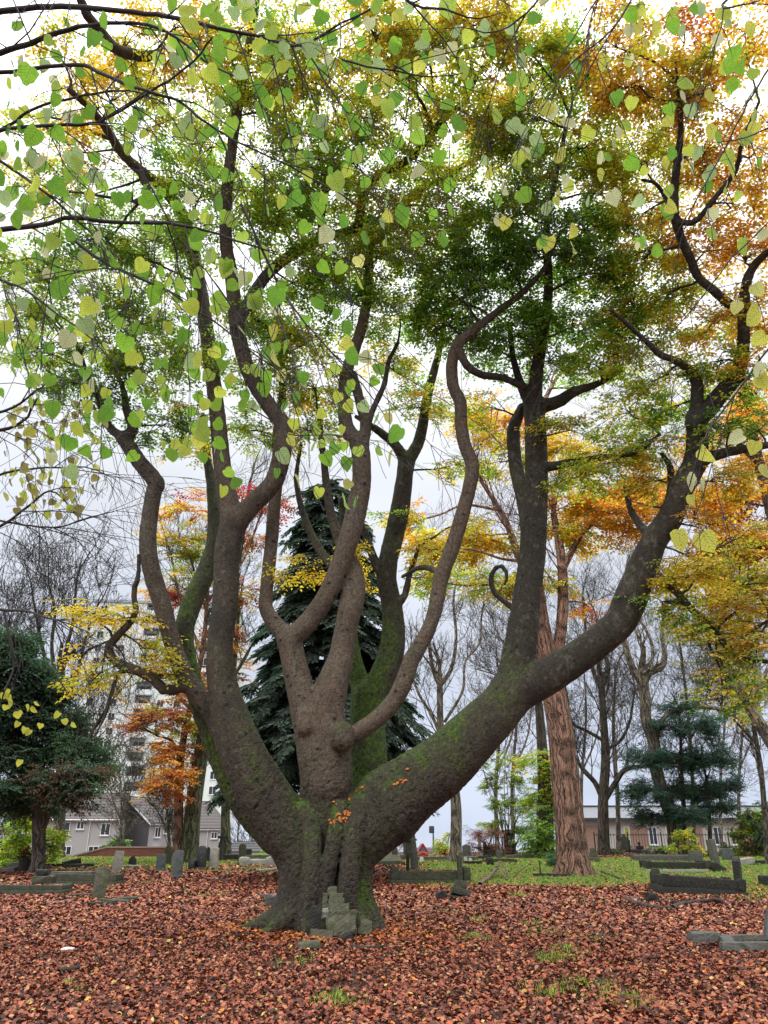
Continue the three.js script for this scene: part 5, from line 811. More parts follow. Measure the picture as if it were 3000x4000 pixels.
{
  const T = new Twigs(61), B = (l, a, b, w) => T.branch(l, a, b, w);
  B([[-60, 34, 3.9], [27, 22, 3.9], [133, 14, 3.8], [200, 18, 3.7], [317, 30, 3.6], [400, 43, 3.5], [467, 60, 3.4], [553, 77, 3.4], [653, 97, 3.3], [720, 60, 3.2], [800, 20, 3.1]], 15, 4);
  B([[653, 97, 3.3], [687, 150, 3.25], [737, 227, 3.2], [786, 283, 3.15], [840, 350, 3.1]], 5, 2);
  B([[-60, 128, 4], [20, 108, 4], [83, 87, 3.9], [150, 63, 3.9], [217, 53, 3.8], [300, 50, 3.7], [380, 80, 3.6], [440, 130, 3.5], [520, 170, 3.4]], 15, 3);
  B([[-60, 165, 3.8], [43, 152, 3.8], [167, 140, 3.7], [217, 157, 3.6], [267, 180, 3.5], [317, 197, 3.4], [383, 217, 3.4], [433, 257, 3.3], [483, 290, 3.3], [553, 325, 3.2], [647, 370, 3.2], [720, 410, 3.1], [780, 450, 3.1]], 10, 2);
  B([[-60, 310, 4], [20, 270, 4], [67, 237, 3.9], [150, 213, 3.8], [233, 197, 3.7], [283, 197, 3.6], [360, 225, 3.5]], 8, 3);
  B([[-60, 300, 3.9], [10, 280, 3.9], [60, 273, 3.8], [130, 270, 3.7], [200, 267, 3.7], [253, 243, 3.6], [310, 207, 3.5], [360, 177, 3.4], [417, 133, 3.4], [460, 80, 3.3]], 9, 4);
  B([[-60, 498, 3.8], [30, 494, 3.8], [100, 483, 3.7], [160, 470, 3.6], [233, 480, 3.6], [333, 480, 3.5], [400, 488, 3.4], [450, 500, 3.4], [553, 533, 3.3], [600, 545, 3.3]], 13, 3);
  B([[-60, 320, 3.7], [0, 347, 3.7], [50, 383, 3.7], [100, 417, 3.6], [160, 470, 3.6], [215, 520, 3.5], [270, 570, 3.4]], 7, 4);
  B([[160, 520, 3.7], [215, 560, 3.6], [277, 590, 3.5], [353, 623, 3.4], [417, 667, 3.3], [467, 697, 3.3], [553, 767, 3.2], [600, 798, 3.2], [663, 843, 3.1]], 8, 2);
  B([[-40, 585, 3.9], [0, 603, 3.9], [60, 630, 3.8], [110, 668, 3.7], [160, 703, 3.6], [217, 750, 3.5], [277, 830, 3.4]], 7, 2);
  B([[520, 440, 3.4], [573, 553, 3.3], [613, 633, 3.3], [660, 697, 3.2], [727, 773, 3.1], [787, 837, 3.1], [830, 895, 3]], 6, 2);
  B([[540, 880, 3.2], [596, 916, 3.2], [630, 940, 3.1], [720, 940, 3], [800, 960, 3]], 3, 2);
  B([[300, 360, 3.5], [380, 500, 3.4], [440, 580, 3.3], [500, 660, 3.3], [560, 760, 3.2], [575, 870, 3.2]], 4, 2);
  B([[840, -30, 3.1], [900, 15, 3.1], [960, 20, 3], [1020, 40, 3], [1080, 30, 3]], 8, 2);
  B([[740, 130, 3.2], [830, 150, 3.1], [930, 165, 3.1], [1000, 160, 3]], 5, 2);
  B([[850, 140, 3.1], [900, 170, 3.1], [960, 260, 3], [985, 310, 3]], 4, 2);
  B([[-40, 900, 4.6], [30, 880, 4.6], [70, 850, 4.6], [100, 830, 4.5]], 7, 3, 2); B([[-40, 935, 4.8], [20, 925, 4.8], [60, 900, 4.7], [80, 860, 4.7]], 9, 4, 2);
  B([[-40, 1040, 5], [20, 1020, 5], [70, 1013, 5], [130, 1010, 4.9], [190, 1010, 4.8], [240, 1030, 4.7]], 6, 2, 2.4); B([[-30, 1155, 5], [20, 1125, 5], [65, 1090, 4.9], [110, 1060, 4.9], [166, 1112, 4.8]], 7, 3, 2); B([[-30, 1120, 5], [60, 1135, 5], [130, 1138, 4.9], [190, 1118, 4.8], [245, 1105, 4.7]], 5, 2, 2);
  B([[-40, 1310, 5.2], [15, 1318, 5.2], [60, 1320, 5.1], [100, 1335, 5], [140, 1340, 5]], 8, 3, 1.6); B([[8, 1320, 5.2], [22, 1390, 5.1], [30, 1440, 5.1], [10, 1490, 5], [5, 1510, 5]], 6, 3, 1);
  const big = [1105, 35, 38, 1335, 75, 34, 1400, 130, 40, 1580, 130, 38, 1575, 270, 36, 1400, 270, 33, 1405, 370, 36, 1110, 280, 38, 1240, 310, 33, 990, 190, 36, 635, 255, 38, 370, 365, 32, 200, 490, 48, 105, 180, 34, 570, 230, 28, 530, 350, 28, 1040, 390, 32, 1335, 490, 44, 1460, 505, 38, 1510, 615, 42, 1160, 710, 32, 830, 820, 40, 1145, 870, 38, 720, 720, 28, 345, 870, 38, 430, 940, 30, 490, 935, 30, 935, 880, 34, 1395, 770, 38, 1505, 800, 34, 1330, 880, 36, 95, 1085, 36, 275, 1080, 34, 445, 1135, 42, 635, 1215, 32, 430, 1275, 40, 85, 1260, 34, 930, 1230, 28, 1050, 1260, 32, 1490, 1150, 34, 1385, 1125, 32, 1020, 1300, 28, 1165, 1345, 28, 1240, 1410, 34, 1475, 1420, 34, 1250, 1580, 38, 1000, 1500, 32, 270, 1310, 28, 545, 1170, 24, 1570, 1545, 32];
  const mid = [775, 50, 52, 1230, 50, 48, 905, 110, 36, 1115, 125, 36, 1080, 250, 46, 1330, 310, 38, 640, 120, 36, 435, 120, 40, 95, 130, 32, 40, 355, 30, 60, 450, 32, 335, 480, 28, 670, 390, 34, 770, 395, 34, 985, 445, 38, 1075, 430, 36, 1150, 390, 38, 1325, 490, 48, 860, 540, 36, 670, 580, 34, 905, 655, 40, 1120, 640, 32, 760, 670, 36, 480, 740, 36, 45, 600, 40, 220, 630, 34, 60, 760, 30, 345, 790, 34, 245, 860, 34, 255, 930, 34, 440, 910, 30, 880, 790, 38, 730, 860, 32, 925, 930, 34, 1025, 895, 38, 1195, 870, 32, 1195, 1020, 40, 1075, 1010, 32, 985, 1050, 34, 690, 985, 28, 340, 1020, 32, 615, 1115, 34, 500, 1140, 36, 330, 1140, 32, 710, 1190, 32, 810, 1195, 30, 850, 1165, 30, 945, 1290, 34, 860, 1310, 38, 245, 1195, 28, 160, 1230, 24, 375, 1290, 32, 445, 1295, 32, 295, 1310, 42, 205, 1320, 34, 430, 1440, 30, 580, 1440, 32, 830, 1415, 32, 965, 1435, 30, 80, 1380, 30, 1275, 1390, 36, 1155, 1390, 28, 725, 1570, 34, 1230, 1570, 36, 1070, 1570, 38, 900, 1600, 28];
  const low = [95, 165, 36, 80, 370, 36, 610, 350, 46, 780, 440, 34, 905, 490, 38, 800, 180, 36, 1000, 300, 34, 1385, 310, 44, 1140, 320, 34, 1240, 260, 30, 1120, 190, 34, 990, 400, 34, 480, 490, 28, 210, 570, 34, 160, 640, 36, 820, 580, 50, 640, 670, 34, 890, 680, 42, 690, 610, 30, 1265, 700, 46, 1370, 640, 36, 1370, 790, 34, 920, 800, 36, 1020, 830, 28, 1080, 890, 28, 825, 885, 36, 580, 890, 32, 695, 895, 28, 470, 980, 38, 650, 1070, 36, 685, 980, 38, 960, 960, 28, 890, 1045, 32, 1385, 985, 36, 1405, 910, 32, 1265, 930, 32, 340, 1000, 42, 545, 1130, 28, 370, 1205, 30, 305, 1155, 30, 210, 1150, 30, 535, 1275, 32, 595, 1215, 32, 185, 970, 30, 90, 765, 30, 1295, 1220, 40, 1260, 1030, 28, 1270, 1110, 28, 1150, 1230, 28, 1050, 1230, 22, 1320, 1310, 28, 1430, 1310, 28, 1460, 1420, 30, 1540, 1480, 32, 1440, 1530, 32, 1620, 1250, 38];
  const right = [660, 40, 32, 655, 180, 38, 570, 90, 34, 140, 270, 48, 100, 500, 38, 215, 610, 36, 115, 660, 48, 165, 780, 32, 310, 790, 32, 340, 690, 26, 620, 600, 40, 595, 670, 46, 610, 835, 26, 175, 995, 32, 250, 920, 28, 275, 1015, 24, 250, 1095, 32, 390, 1110, 32, 445, 1040, 28, 205, 1215, 36, 395, 1180, 30, 540, 920, 28, 580, 990, 34, 515, 1260, 34, 660, 1275, 32, 575, 1240, 28, 600, 1350, 36, 410, 1540, 30, 265, 1460, 34, 575, 1610, 40, 660, 1605, 30, 610, 1490, 28, 790, 1270, 36, 885, 1310, 38, 935, 1170, 46, 790, 1065, 32, 865, 1055, 28];
  const small = [45, 1165, 16, 60, 1200, 15, 25, 1195, 15, 55, 1240, 18, 40, 1270, 14, 115, 1310, 18, 165, 1270, 15, 200, 1285, 16, 220, 1250, 13, 385, 1320, 15, 415, 1360, 14, 265, 1390, 14, 460, 1385, 14, 165, 1415, 14, 195, 1430, 14, 135, 1625, 15, 120, 1380, 13];
  const r = rng(17);
  const place = (l, x0, y0, yellow) => { for (let i = 0; i < l.length; i += 3) { const x = x0 + l[i] / 3, y = y0 + l[i + 1] / 3, s = 0.068 + r() * 0.026, t = clamp(s * 1.12 * FOC / l[i + 2], 2.5, 4.4), q = r() + yellow; T.hang(Q(x, y - l[i + 2] * 0.4, t), l[i + 2] * t / FOC / 1.2, q < 0.36 ? 0 : q < 0.58 ? 1 : q < 0.72 ? 2 : q < 0.86 ? 3 : q < 1.02 ? 4 : q < 1.16 ? 5 : q < 1.3 ? 6 : 8); } };
  place(big, 0, 0, -0.06); place(mid, 553, 0, 0.12); place(low, 0, 553, 0.06); place(right, 553, 553, 0.3);
  for (let i = 0; i < small.length; i += 3) { const t = 5; T.hang(Q(small[i] / 3, 1106 + small[i + 1] / 3 - 6, t), small[i + 2] * t / FOC, 10); }
  // more leaves between them, hung on the twigs that are there
  const fill = [[380, 330, 420, 360, 110], [300, 700, 330, 300, 90], [780, 250, 330, 280, 50], [90, 560, 130, 500, 60], [700, 60, 400, 90, 50], [560, 800, 260, 220, 46]];
  for (const [x, y, rx, ry, n] of fill) for (let k = 0; k < n; k++) { const a = r() * 6.28, q = Math.sqrt(r()), t = 3 + r() * 1.6, s = 0.05 + r() * 0.03, c = r(); T.hang(Q(x + Math.cos(a) * q * rx, y + Math.sin(a) * q * ry, t), s, c < 0.3 ? 0 : c < 0.5 ? 1 : c < 0.65 ? 7 : c < 0.8 ? 3 : c < 0.93 ? 4 : 8); }
  for (let k = 0; k < 120; k++) { const x = 10 + r() * 160 + (r() < 0.4 ? r() * 60 : 0), y = 860 + r() * 250; T.hang(Q(x, y, 4.6 + r() * 0.8), 0.035 + r() * 0.025, r() < 0.5 ? 9 : r() < 0.7 ? 4 : 6); }
  const o = thing('lime_tree', 'lime tree twigs with large green leaves hanging close overhead, reaching in from the left', 'tree'); T.build(o, 300);
}
{
  const T = new Twigs(62), B = (l, a, b, w) => T.branch(l, a, b, w);
  B([[1720, 690, 2.6], [1659, 755, 2.55], [1600, 836, 2.5], [1530, 930, 2.45], [1516, 960, 2.4], [1492, 1040, 2.4], [1478, 1075, 2.4], [1485, 1120, 2.4]], 5, 2, 0.3);
  B([[1720, 60, 3.2], [1659, 150, 3.2], [1606, 240, 3.1], [1560, 330, 3.1], [1500, 440, 3], [1430, 560, 3]], 5, 2, 0.8); B([[1400, -60, 3.2], [1363, 0, 3.2], [1320, 67, 3.1], [1240, 133, 3.1], [1200, 170, 3], [1156, 207, 3]], 5, 2, 1); B([[1320, -40, 3.3], [1290, 0, 3.3], [1240, 80, 3.2], [1166, 187, 3.1], [1140, 240, 3.1]], 4, 2, 1);
  B([[1180, -30, 3.2], [1140, 25, 3.1], [1106, 53, 3.1], [1060, 70, 3], [1000, 60, 3]], 6, 2, 1); B([[1600, -30, 3.4], [1560, 14, 3.4], [1590, 14, 3.3], [1640, 0, 3.3]], 6, 3, 1); B([[1700, 260, 2.9], [1640, 285, 2.9], [1600, 300, 2.8], [1550, 308, 2.8]], 4, 2, 0.6); B([[1659, 480, 2.7], [1580, 560, 2.7], [1510, 650, 2.7], [1450, 720, 2.7]], 3, 2, 0.4);
  const up = [1010, 115, 34, 1095, 195, 24, 1235, 60, 32, 805, 70, 30, 200, 20, 40, 60, 385, 30, 250, 730, 34, 90, 530, 34, 35, 655, 28, 410, 430, 28, 785, 665, 30, 145, 915, 34, 35, 1065, 34, 105, 1015, 34, 670, 930, 28, 630, 1030, 24, 595, 1140, 28, 755, 200, 28, 965, 205, 30, 1360, 455, 34, 1450, 550, 30, 1115, 635, 28, 1535, 905, 36, 1580, 830, 30, 1375, 1035, 32, 1255, 1145, 34, 1395, 1230, 28, 1480, 1270, 24, 1300, 1385, 28, 1280, 1520, 32, 1500, 1590, 40, 875, 1110, 22, 970, 1095, 22, 730, 815, 24, 760, 385, 24, 1310, 860, 34];
  const pale = [1570, 230, 38, 1600, 425, 60, 1620, 750, 46, 1600, 830, 40, 1460, 340, 34, 1220, 1310, 50, 1500, 1215, 44, 1580, 1250, 40, 1640, 1400, 38, 1190, 1490, 48, 1240, 1490, 40, 1170, 1590, 36, 1640, 560, 44, 1080, 1850, 60, 1230, 1870, 60];
  const r = rng(18);
  for (let i = 0; i < up.length; i += 3) { const t = clamp(0.09 * FOC / up[i + 2], 2.6, 4.2); T.hang(Q(1106 + up[i] / 3, up[i + 1] / 3 - up[i + 2] * 0.4, t), up[i + 2] * t / FOC / 1.08, [0, 3, 4, 7, 8, 5][Math.floor(r() * 6)]); }
  for (let i = 0; i < pale.length; i += 3) T.hang(Q(1106 + pale[i] / 3, 553 + pale[i + 1] / 3 - pale[i + 2] * 0.4, 2.45), pale[i + 2] * 1.9 / FOC, [5, 8, 6, 5][Math.floor(r() * 4)]);
  for (let k = 0; k < 90; k++) T.hang(Q(1060 + r() * 600, r() * 560, 3.1 + r() * 1.2), 0.05 + r() * 0.025, [0, 1, 3, 4, 7, 8, 5][Math.floor(r() * 7)]);
  const o = thing('lime_tree', 'lime tree with sparse thin twigs and blotched pale yellow leaves near the right side', 'tree'); T.build(o, 150);
}
// ------------------------------------------------------------------ trees and shrubs behind
const ridge = (u, v) => { const q = Math.abs(noise(u * 13 + 1.3 * noise(u * 5, v * 7, 3), v * 2.6, 7)), p = Math.abs(noise(u * 27 + noise(u * 9, v * 11, 5), v * 6, 17)), n = fbm(u * 40, v * 30, 4, 3); return clamp(0.10 + ss(0.0, 0.26, q) * 0.62 + ss(0, 0.3, p) * 0.3 + n * 0.5); };
const barkTex = tex(256, 512, (u, v) => { const n = tiled(u, v, 20, 6, 5); return toS([ridge(u, v), ridge(u, v) * 0.96, ridge(u, v) * 0.93]); }, true);
const barkBump = tex(256, 512, (u, v) => { return [ridge(u, v)]; });
for (const t of [barkTex, barkBump]) { t.wrapS = t.wrapT = THREE.MirroredRepeatWrapping; t.repeat.set(0.3, 0.31); }
const barkMat = c => std({ color: lin(...c), map: barkTex, bumpMap: barkBump, bumpScale: 0.11 });
const BK = { red: barkMat([0.42, 0.245, 0.18]), grey: barkMat([0.34, 0.295, 0.235]), dark: barkMat([0.15, 0.125, 0.10]), green: barkMat([0.17, 0.18, 0.10]), brown: barkMat([0.2, 0.15, 0.11]) };
function sprout(m, r, p, dir, len, rad, level, o) { // bare wood: a shoot, its side shoots and theirs
  const n = 4, pts = [p.clone()], rr = [rad], d = dir.clone();
  for (let k = 1; k <= n; k++) { d.add(V((r() - .5) * o.wob, (r() - .5) * o.wob + o.up, (r() - .5) * o.wob)).normalize(); pts.push(pts[k - 1].clone().addScaledVector(d, len / n)); rr.push(lerp(rad, Math.max(o.min, rad * 0.45), k / n)); }
  m.tube(pts, rr, level > 1 ? 5 : 3, undefined, false);
  if (o.tips) for (let k = 2; k <= n; k++) o.tips.push({ p: pts[k], d: d.clone() });
  if (level > 0) for (let k = 0; k < o.kids; k++) { const i = 1 + Math.floor(r() * n), e = V(r() - .5, (r() - .4) * 0.9, r() - .5).normalize(); sprout(m, r, pts[i], d.clone().multiplyScalar(1.1).add(e).normalize(), len * (0.5 + r() * 0.3), Math.max(o.min, rr[i] * 0.6), level - 1, o); }
}
// limbs: lists of [x, y, width] in pixels, all d metres ahead (a fourth number moves a point nearer or farther)
function wildTree(name, label, d, bark, limbs, opt = {}) {
  const { seed = 1, twigs = 5, len = 2.2, level = 3, kids = 4, wob = 0.5, up = 0.05, min = 0.008, from = 0.45, blobs, scale = 1.6, group, flare = 1.5, cat = 'tree', ivy } = opt, r = rng(seed);
  const foot = G(limbs[0][0][0], limbs[0][0][1]); const dd = d || -foot.z; if (d) { const q = P(limbs[0][0][0], limbs[0][0][1], d); foot.set(q.x, gh(q.x, q.z), q.z); } const o = thing(name, label, cat, foot, 0, group), tr = new MB(), br = new MB(), nodes = [];
  limbs.forEach((l, n) => {
    const c = l.map(([x, y, , e = 0]) => P(x, y, dd + e)), w = l.map(([, , q], i) => metres(q, c[i]) / 2); if (!n) { c[0].copy(foot); c[0].y -= 0.2; c.splice(1, 0, foot.clone().lerp(c[1], 0.1).add(V(0, 0.25, 0))); w.splice(1, 0, w[0]); w[0] *= flare; }
    const [p, q] = curve(c, w, 0.35); (n ? br : tr).tube(p, q, n ? 7 : 12);
    p.forEach((k, i) => { if (i > p.length * 0.4) nodes.push({ p: k, r: q[i] }); });
    const T = twigs * (n ? 1 : 1.4);
    for (let k = 0; k < T; k++) { const i = Math.max(1, Math.min(p.length - 1, Math.floor(p.length * (from + (0.99 - from) * (k + r()) / T)))), t = V().subVectors(p[Math.min(p.length - 1, i + 1)], p[i - 1] || p[i]).normalize(); sprout(br, r, p[i], t.add(V((r() - .5) * 2, (r() - .2) * 1.2, (r() - .5) * 2)).normalize(), len * (0.6 + r() * 0.7), Math.max(min, Math.min(q[i] * 0.3, 0.045)), level, { wob, up, min, kids, tips: null }); }
    const e = p[p.length - 1], t = V().subVectors(e, p[p.length - 2]).normalize(); if (twigs) sprout(br, r, e, t, len, q[q.length - 1] * 0.9, level, { wob, up, min, kids });
  });
  if (blobs) { const lv = new Scatter(opt.sprays || bigSprays, leafMat); foliate(r, nodes, blobs.map(([a, b, c, e, , n, m]) => [a, b, c, e, dd + (r() - .5) * 3, n * (opt.more || 1), m]), br, lv, { scale, r0: 0.06, spray: 0.9, flat: opt.flat || 0.55 }); const g = new THREE.Group(); g.name = 'crown'; g.position.copy(foot).negate(); o.add(g); lv.build('foliage', g); }
  under(o, tr.build('trunk', bark, o)); if (br.count) under(o, br.build('branches', bark, o));
  return o;
}
// --- right-hand side
wildTree('beech_tree', 'big tree with ridged red-brown trunk standing on the lawn, golden leaves above', 0, BK.red, [
  [[1240, 1888, 74], [1233, 1800, 66], [1223, 1700, 61], [1208, 1560, 55], [1186, 1450, 50], [1166, 1350, 44], [1152, 1240, 38], [1140, 1120, 30], [1150, 1000, 22], [1170, 880, 14]],
  [[1190, 1470, 32], [1206, 1400, 27], [1216, 1300, 24], [1212, 1200, 20], [1196, 1110, 14]], [[1160, 1290, 24], [1120, 1200, 18], [1090, 1120, 13], [1040, 1040, 8]], [[1215, 1230, 16], [1260, 1150, 12], [1330, 1090, 9], [1400, 1060, 6]],
], { seed: 71, twigs: 5, more: 1.3, len: 3, scale: 1.35, flare: 1.55, blobs: [[1230, 1090, 80, 40, 29, 70, 'OooY'], [1300, 1070, 80, 36, 30, 80, 'OoOr'], [1260, 1150, 60, 30, 30, 40, 'oOy'], [1360, 1120, 60, 40, 31, 50, 'OoO'], [1430, 1060, 60, 40, 31, 50, 'OoO'], [1190, 1150, 30, 50, 29, 30, 'oy'], [1175, 1250, 20, 50, 28, 26, 'Yyo'], [1080, 1000, 60, 40, 29, 40, 'oyg'], [1060, 920, 60, 50, 29, 60, 'oOo'], [1230, 980, 80, 40, 30, 60, 'oyo'], [1000, 1180, 60, 40, 30, 50, 'oYo'], [930, 1190, 60, 40, 30, 50, 'oyO'], [1050, 1160, 50, 30, 30, 36, 'oyo'], [1040, 1260, 40, 40, 30, 26, 'ygo'], [960, 1260, 50, 30, 30, 30, 'gyo'], [880, 1130, 50, 50, 30, 30, 'oOy'], [1120, 1260, 30, 40, 30, 22, 'oyo'], [1270, 1310, 20, 30, 30, 6, 'Or']] });
wildTree('beech_tree', 'orange leaved tree beyond the sweeping right limb, rising out of the frame', 0, BK.brown, [[[1800, 1900, 46], [1780, 1650, 40], [1740, 1400, 34], [1690, 1200, 26], [1640, 1000, 20], [1600, 800, 14]], [[1690, 1200, 20], [1590, 1150, 12], [1500, 1120, 8]], [[1740, 1400, 22], [1640, 1290, 14], [1560, 1240, 9]], [[1640, 1000, 16], [1560, 930, 10], [1480, 900, 7]]],
  { seed: 73, twigs: 3, len: 3, scale: 1.3, blobs: [[1500, 1070, 90, 40, 24, 90, 'OoOr'], [1590, 1090, 80, 50, 24, 110, 'OorO'], [1640, 1000, 60, 50, 23, 70, 'OoO'], [1560, 1180, 90, 40, 24, 110, 'oOoO'], [1640, 1190, 60, 40, 24, 80, 'OoOr'], [1500, 1230, 70, 30, 25, 60, 'oyo'], [1620, 1270, 60, 40, 24, 70, 'oOy'], [1640, 1340, 50, 40, 24, 60, 'oyO'], [1570, 930, 80, 50, 23, 80, 'OoO'], [1640, 860, 50, 60, 22, 60, 'OO'], [1640, 1480, 40, 60, 24, 40, 'gyo']] });
wildTree('bare_tree', 'slim dark trunk rising behind the mossy right limb beside the leaning pale headstone', 0, BK.grey, [[[985, 1862, 26], [985, 1740, 23], [975, 1660, 18], [954, 1590, 15], [950, 1480, 13]], [[950, 1485, 10], [934, 1440, 9], [926, 1350, 7], [935, 1250, 5]], [[952, 1480, 10], [974, 1445, 9], [985, 1380, 7], [980, 1290, 5], [1000, 1200, 4]], [[956, 1600, 8], [930, 1540, 7], [905, 1500, 6], [890, 1460, 5]], [[960, 1560, 7], [1000, 1490, 6], [1005, 1430, 5], [1035, 1390, 5], [1040, 1330, 4]], [[980, 1690, 7], [940, 1700, 4], [905, 1720, 2]]], { seed: 74, len: 2.4, level: 3 });
wildTree('ivy_tree', 'straight dark ivy covered trunk with yellow-green leaves left of the big red-brown trunk', 0, BK.dark, [[[1178, 1852, 38], [1176, 1700, 29], [1170, 1600, 22], [1162, 1500, 16], [1150, 1400, 12], [1155, 1280, 8]], [[1165, 1520, 10], [1130, 1480, 7], [1100, 1470, 4]]], { seed: 75, len: 2.4, more: 2, scale: 0.95, blobs: [[1185, 1660, 26, 40, 44, 40, 'Yylg'], [1165, 1720, 30, 40, 44, 50, 'ylg'], [1195, 1760, 26, 50, 44, 50, 'lyg'], [1165, 1810, 26, 30, 44, 40, 'gGl'], [1150, 1650, 30, 40, 45, 30, 'yYl'], [1200, 1700, 20, 40, 44, 30, 'lYy'], [1195, 1820, 20, 26, 44, 26, 'gG']] });
wildTree('bare_tree', 'dark forked bare tree between the red-brown trunk and the railings', 52, BK.dark, [[[1306, 1848, 26], [1303, 1720, 22], [1308, 1650, 20], [1303, 1540, 15], [1299, 1480, 13]], [[1302, 1725, 14], [1285, 1690, 11], [1262, 1665, 10], [1245, 1640, 8]], [[1306, 1728, 14], [1330, 1690, 12], [1348, 1664, 11], [1375, 1656, 9], [1402, 1655, 7]], [[1299, 1490, 10], [1282, 1450, 9], [1270, 1400, 7], [1262, 1330, 5]], [[1300, 1485, 11], [1314, 1450, 9], [1312, 1430, 8], [1295, 1390, 7], [1290, 1340, 5]], [[1305, 1600, 9], [1270, 1580, 7], [1235, 1560, 7], [1225, 1500, 5], [1215, 1460, 4]], [[1308, 1620, 8], [1340, 1600, 7], [1360, 1560, 6], [1370, 1500, 4]]], { seed: 76, len: 2.8, twigs: 6 });
wildTree('bare_tree', 'thin straight bare tree right beside the dark pointed headstone', 56, BK.grey, [[[1337, 1840, 11], [1334, 1720, 10], [1328, 1640, 9], [1325, 1560, 7], [1330, 1450, 5]]], { seed: 77, len: 2.4, twigs: 8 });
wildTree('leaning_tree', 'pale grey leaning tree forking into a Y before the holly', 0, BK.grey, [[[1464, 1850, 36], [1454, 1770, 32], [1434, 1720, 28], [1416, 1655, 27], [1413, 1607, 26], [1396, 1556, 24], [1393, 1506, 23], [1389, 1476, 24]], [[1388, 1480, 18], [1364, 1436, 15], [1350, 1390, 13], [1340, 1330, 10], [1345, 1250, 7]], [[1390, 1478, 18], [1402, 1454, 16], [1430, 1438, 15], [1436, 1410, 12], [1430, 1370, 9], [1440, 1300, 7]], [[1404, 1450, 8], [1410, 1400, 7], [1395, 1360, 6], [1375, 1330, 5]], [[1418, 1600, 11], [1428, 1560, 11], [1450, 1538, 10], [1500, 1527, 9], [1550, 1531, 9], [1600, 1556, 7], [1620, 1590, 4]]], { seed: 78, len: 2.5, twigs: 4 });
wildTree('bare_tree', 'spindly bare tree rising out of the holly against the sky', 60, BK.dark, [[[1500, 1845, 10], [1496, 1690, 8], [1490, 1590, 8], [1482, 1500, 6], [1470, 1400, 5]], [[1490, 1600, 5], [1520, 1540, 4], [1530, 1470, 3]]], { seed: 79, len: 3, twigs: 7 });
wildTree('bare_tree', 'dark leaning trunk slanting out past the frame edge under the yellow leaves', 26, BK.grey, [[[1730, 1900, 40], [1700, 1660, 30], [1660, 1594, 27], [1610, 1512, 22], [1590, 1472, 18], [1562, 1410, 13], [1540, 1330, 9]], [[1612, 1512, 12], [1640, 1480, 10], [1660, 1440, 7]]], { seed: 80, len: 1.6, twigs: 4, level: 2 });
wildTree('bare_tree', 'thin dark tree standing upright at the frame edge over the right-hand bushes', 40, BK.dark, [[[1658, 1850, 13], [1650, 1730, 11], [1643, 1660, 11], [1634, 1604, 10], [1618, 1500, 8], [1610, 1400, 5]], [[1636, 1610, 6], [1600, 1570, 5], [1570, 1540, 4]]], { seed: 81, len: 2, twigs: 6 });
for (const [x, y, w, l, s] of [[1075, 1850, 10, 'bare sapling among the shrubs behind the slender obelisk', 82], [1110, 1848, 9, 'slender bare tree above the tall pedestal tomb', 83], [1260, 1846, 9, 'slender bare tree just right of the big red-brown trunk', 84], [1560, 1842, 8, 'thin bare tree at the far side of the holly', 85], [1600, 1840, 8, 'thin bare tree before the long white roofed building', 86]])
  wildTree('bare_tree', l, 62, BK.grey, [[[x, y, w], [x - 4, y - 150, w * 0.8], [x + 6, y - 300, w * 0.55], [x, y - 420, w * 0.3]], [[x - 2, y - 180, w * 0.5], [x + 30, y - 260, w * 0.4], [x + 40, y - 340, w * 0.25]]], { seed: s, len: 3.2, twigs: 6, min: 0.015 });
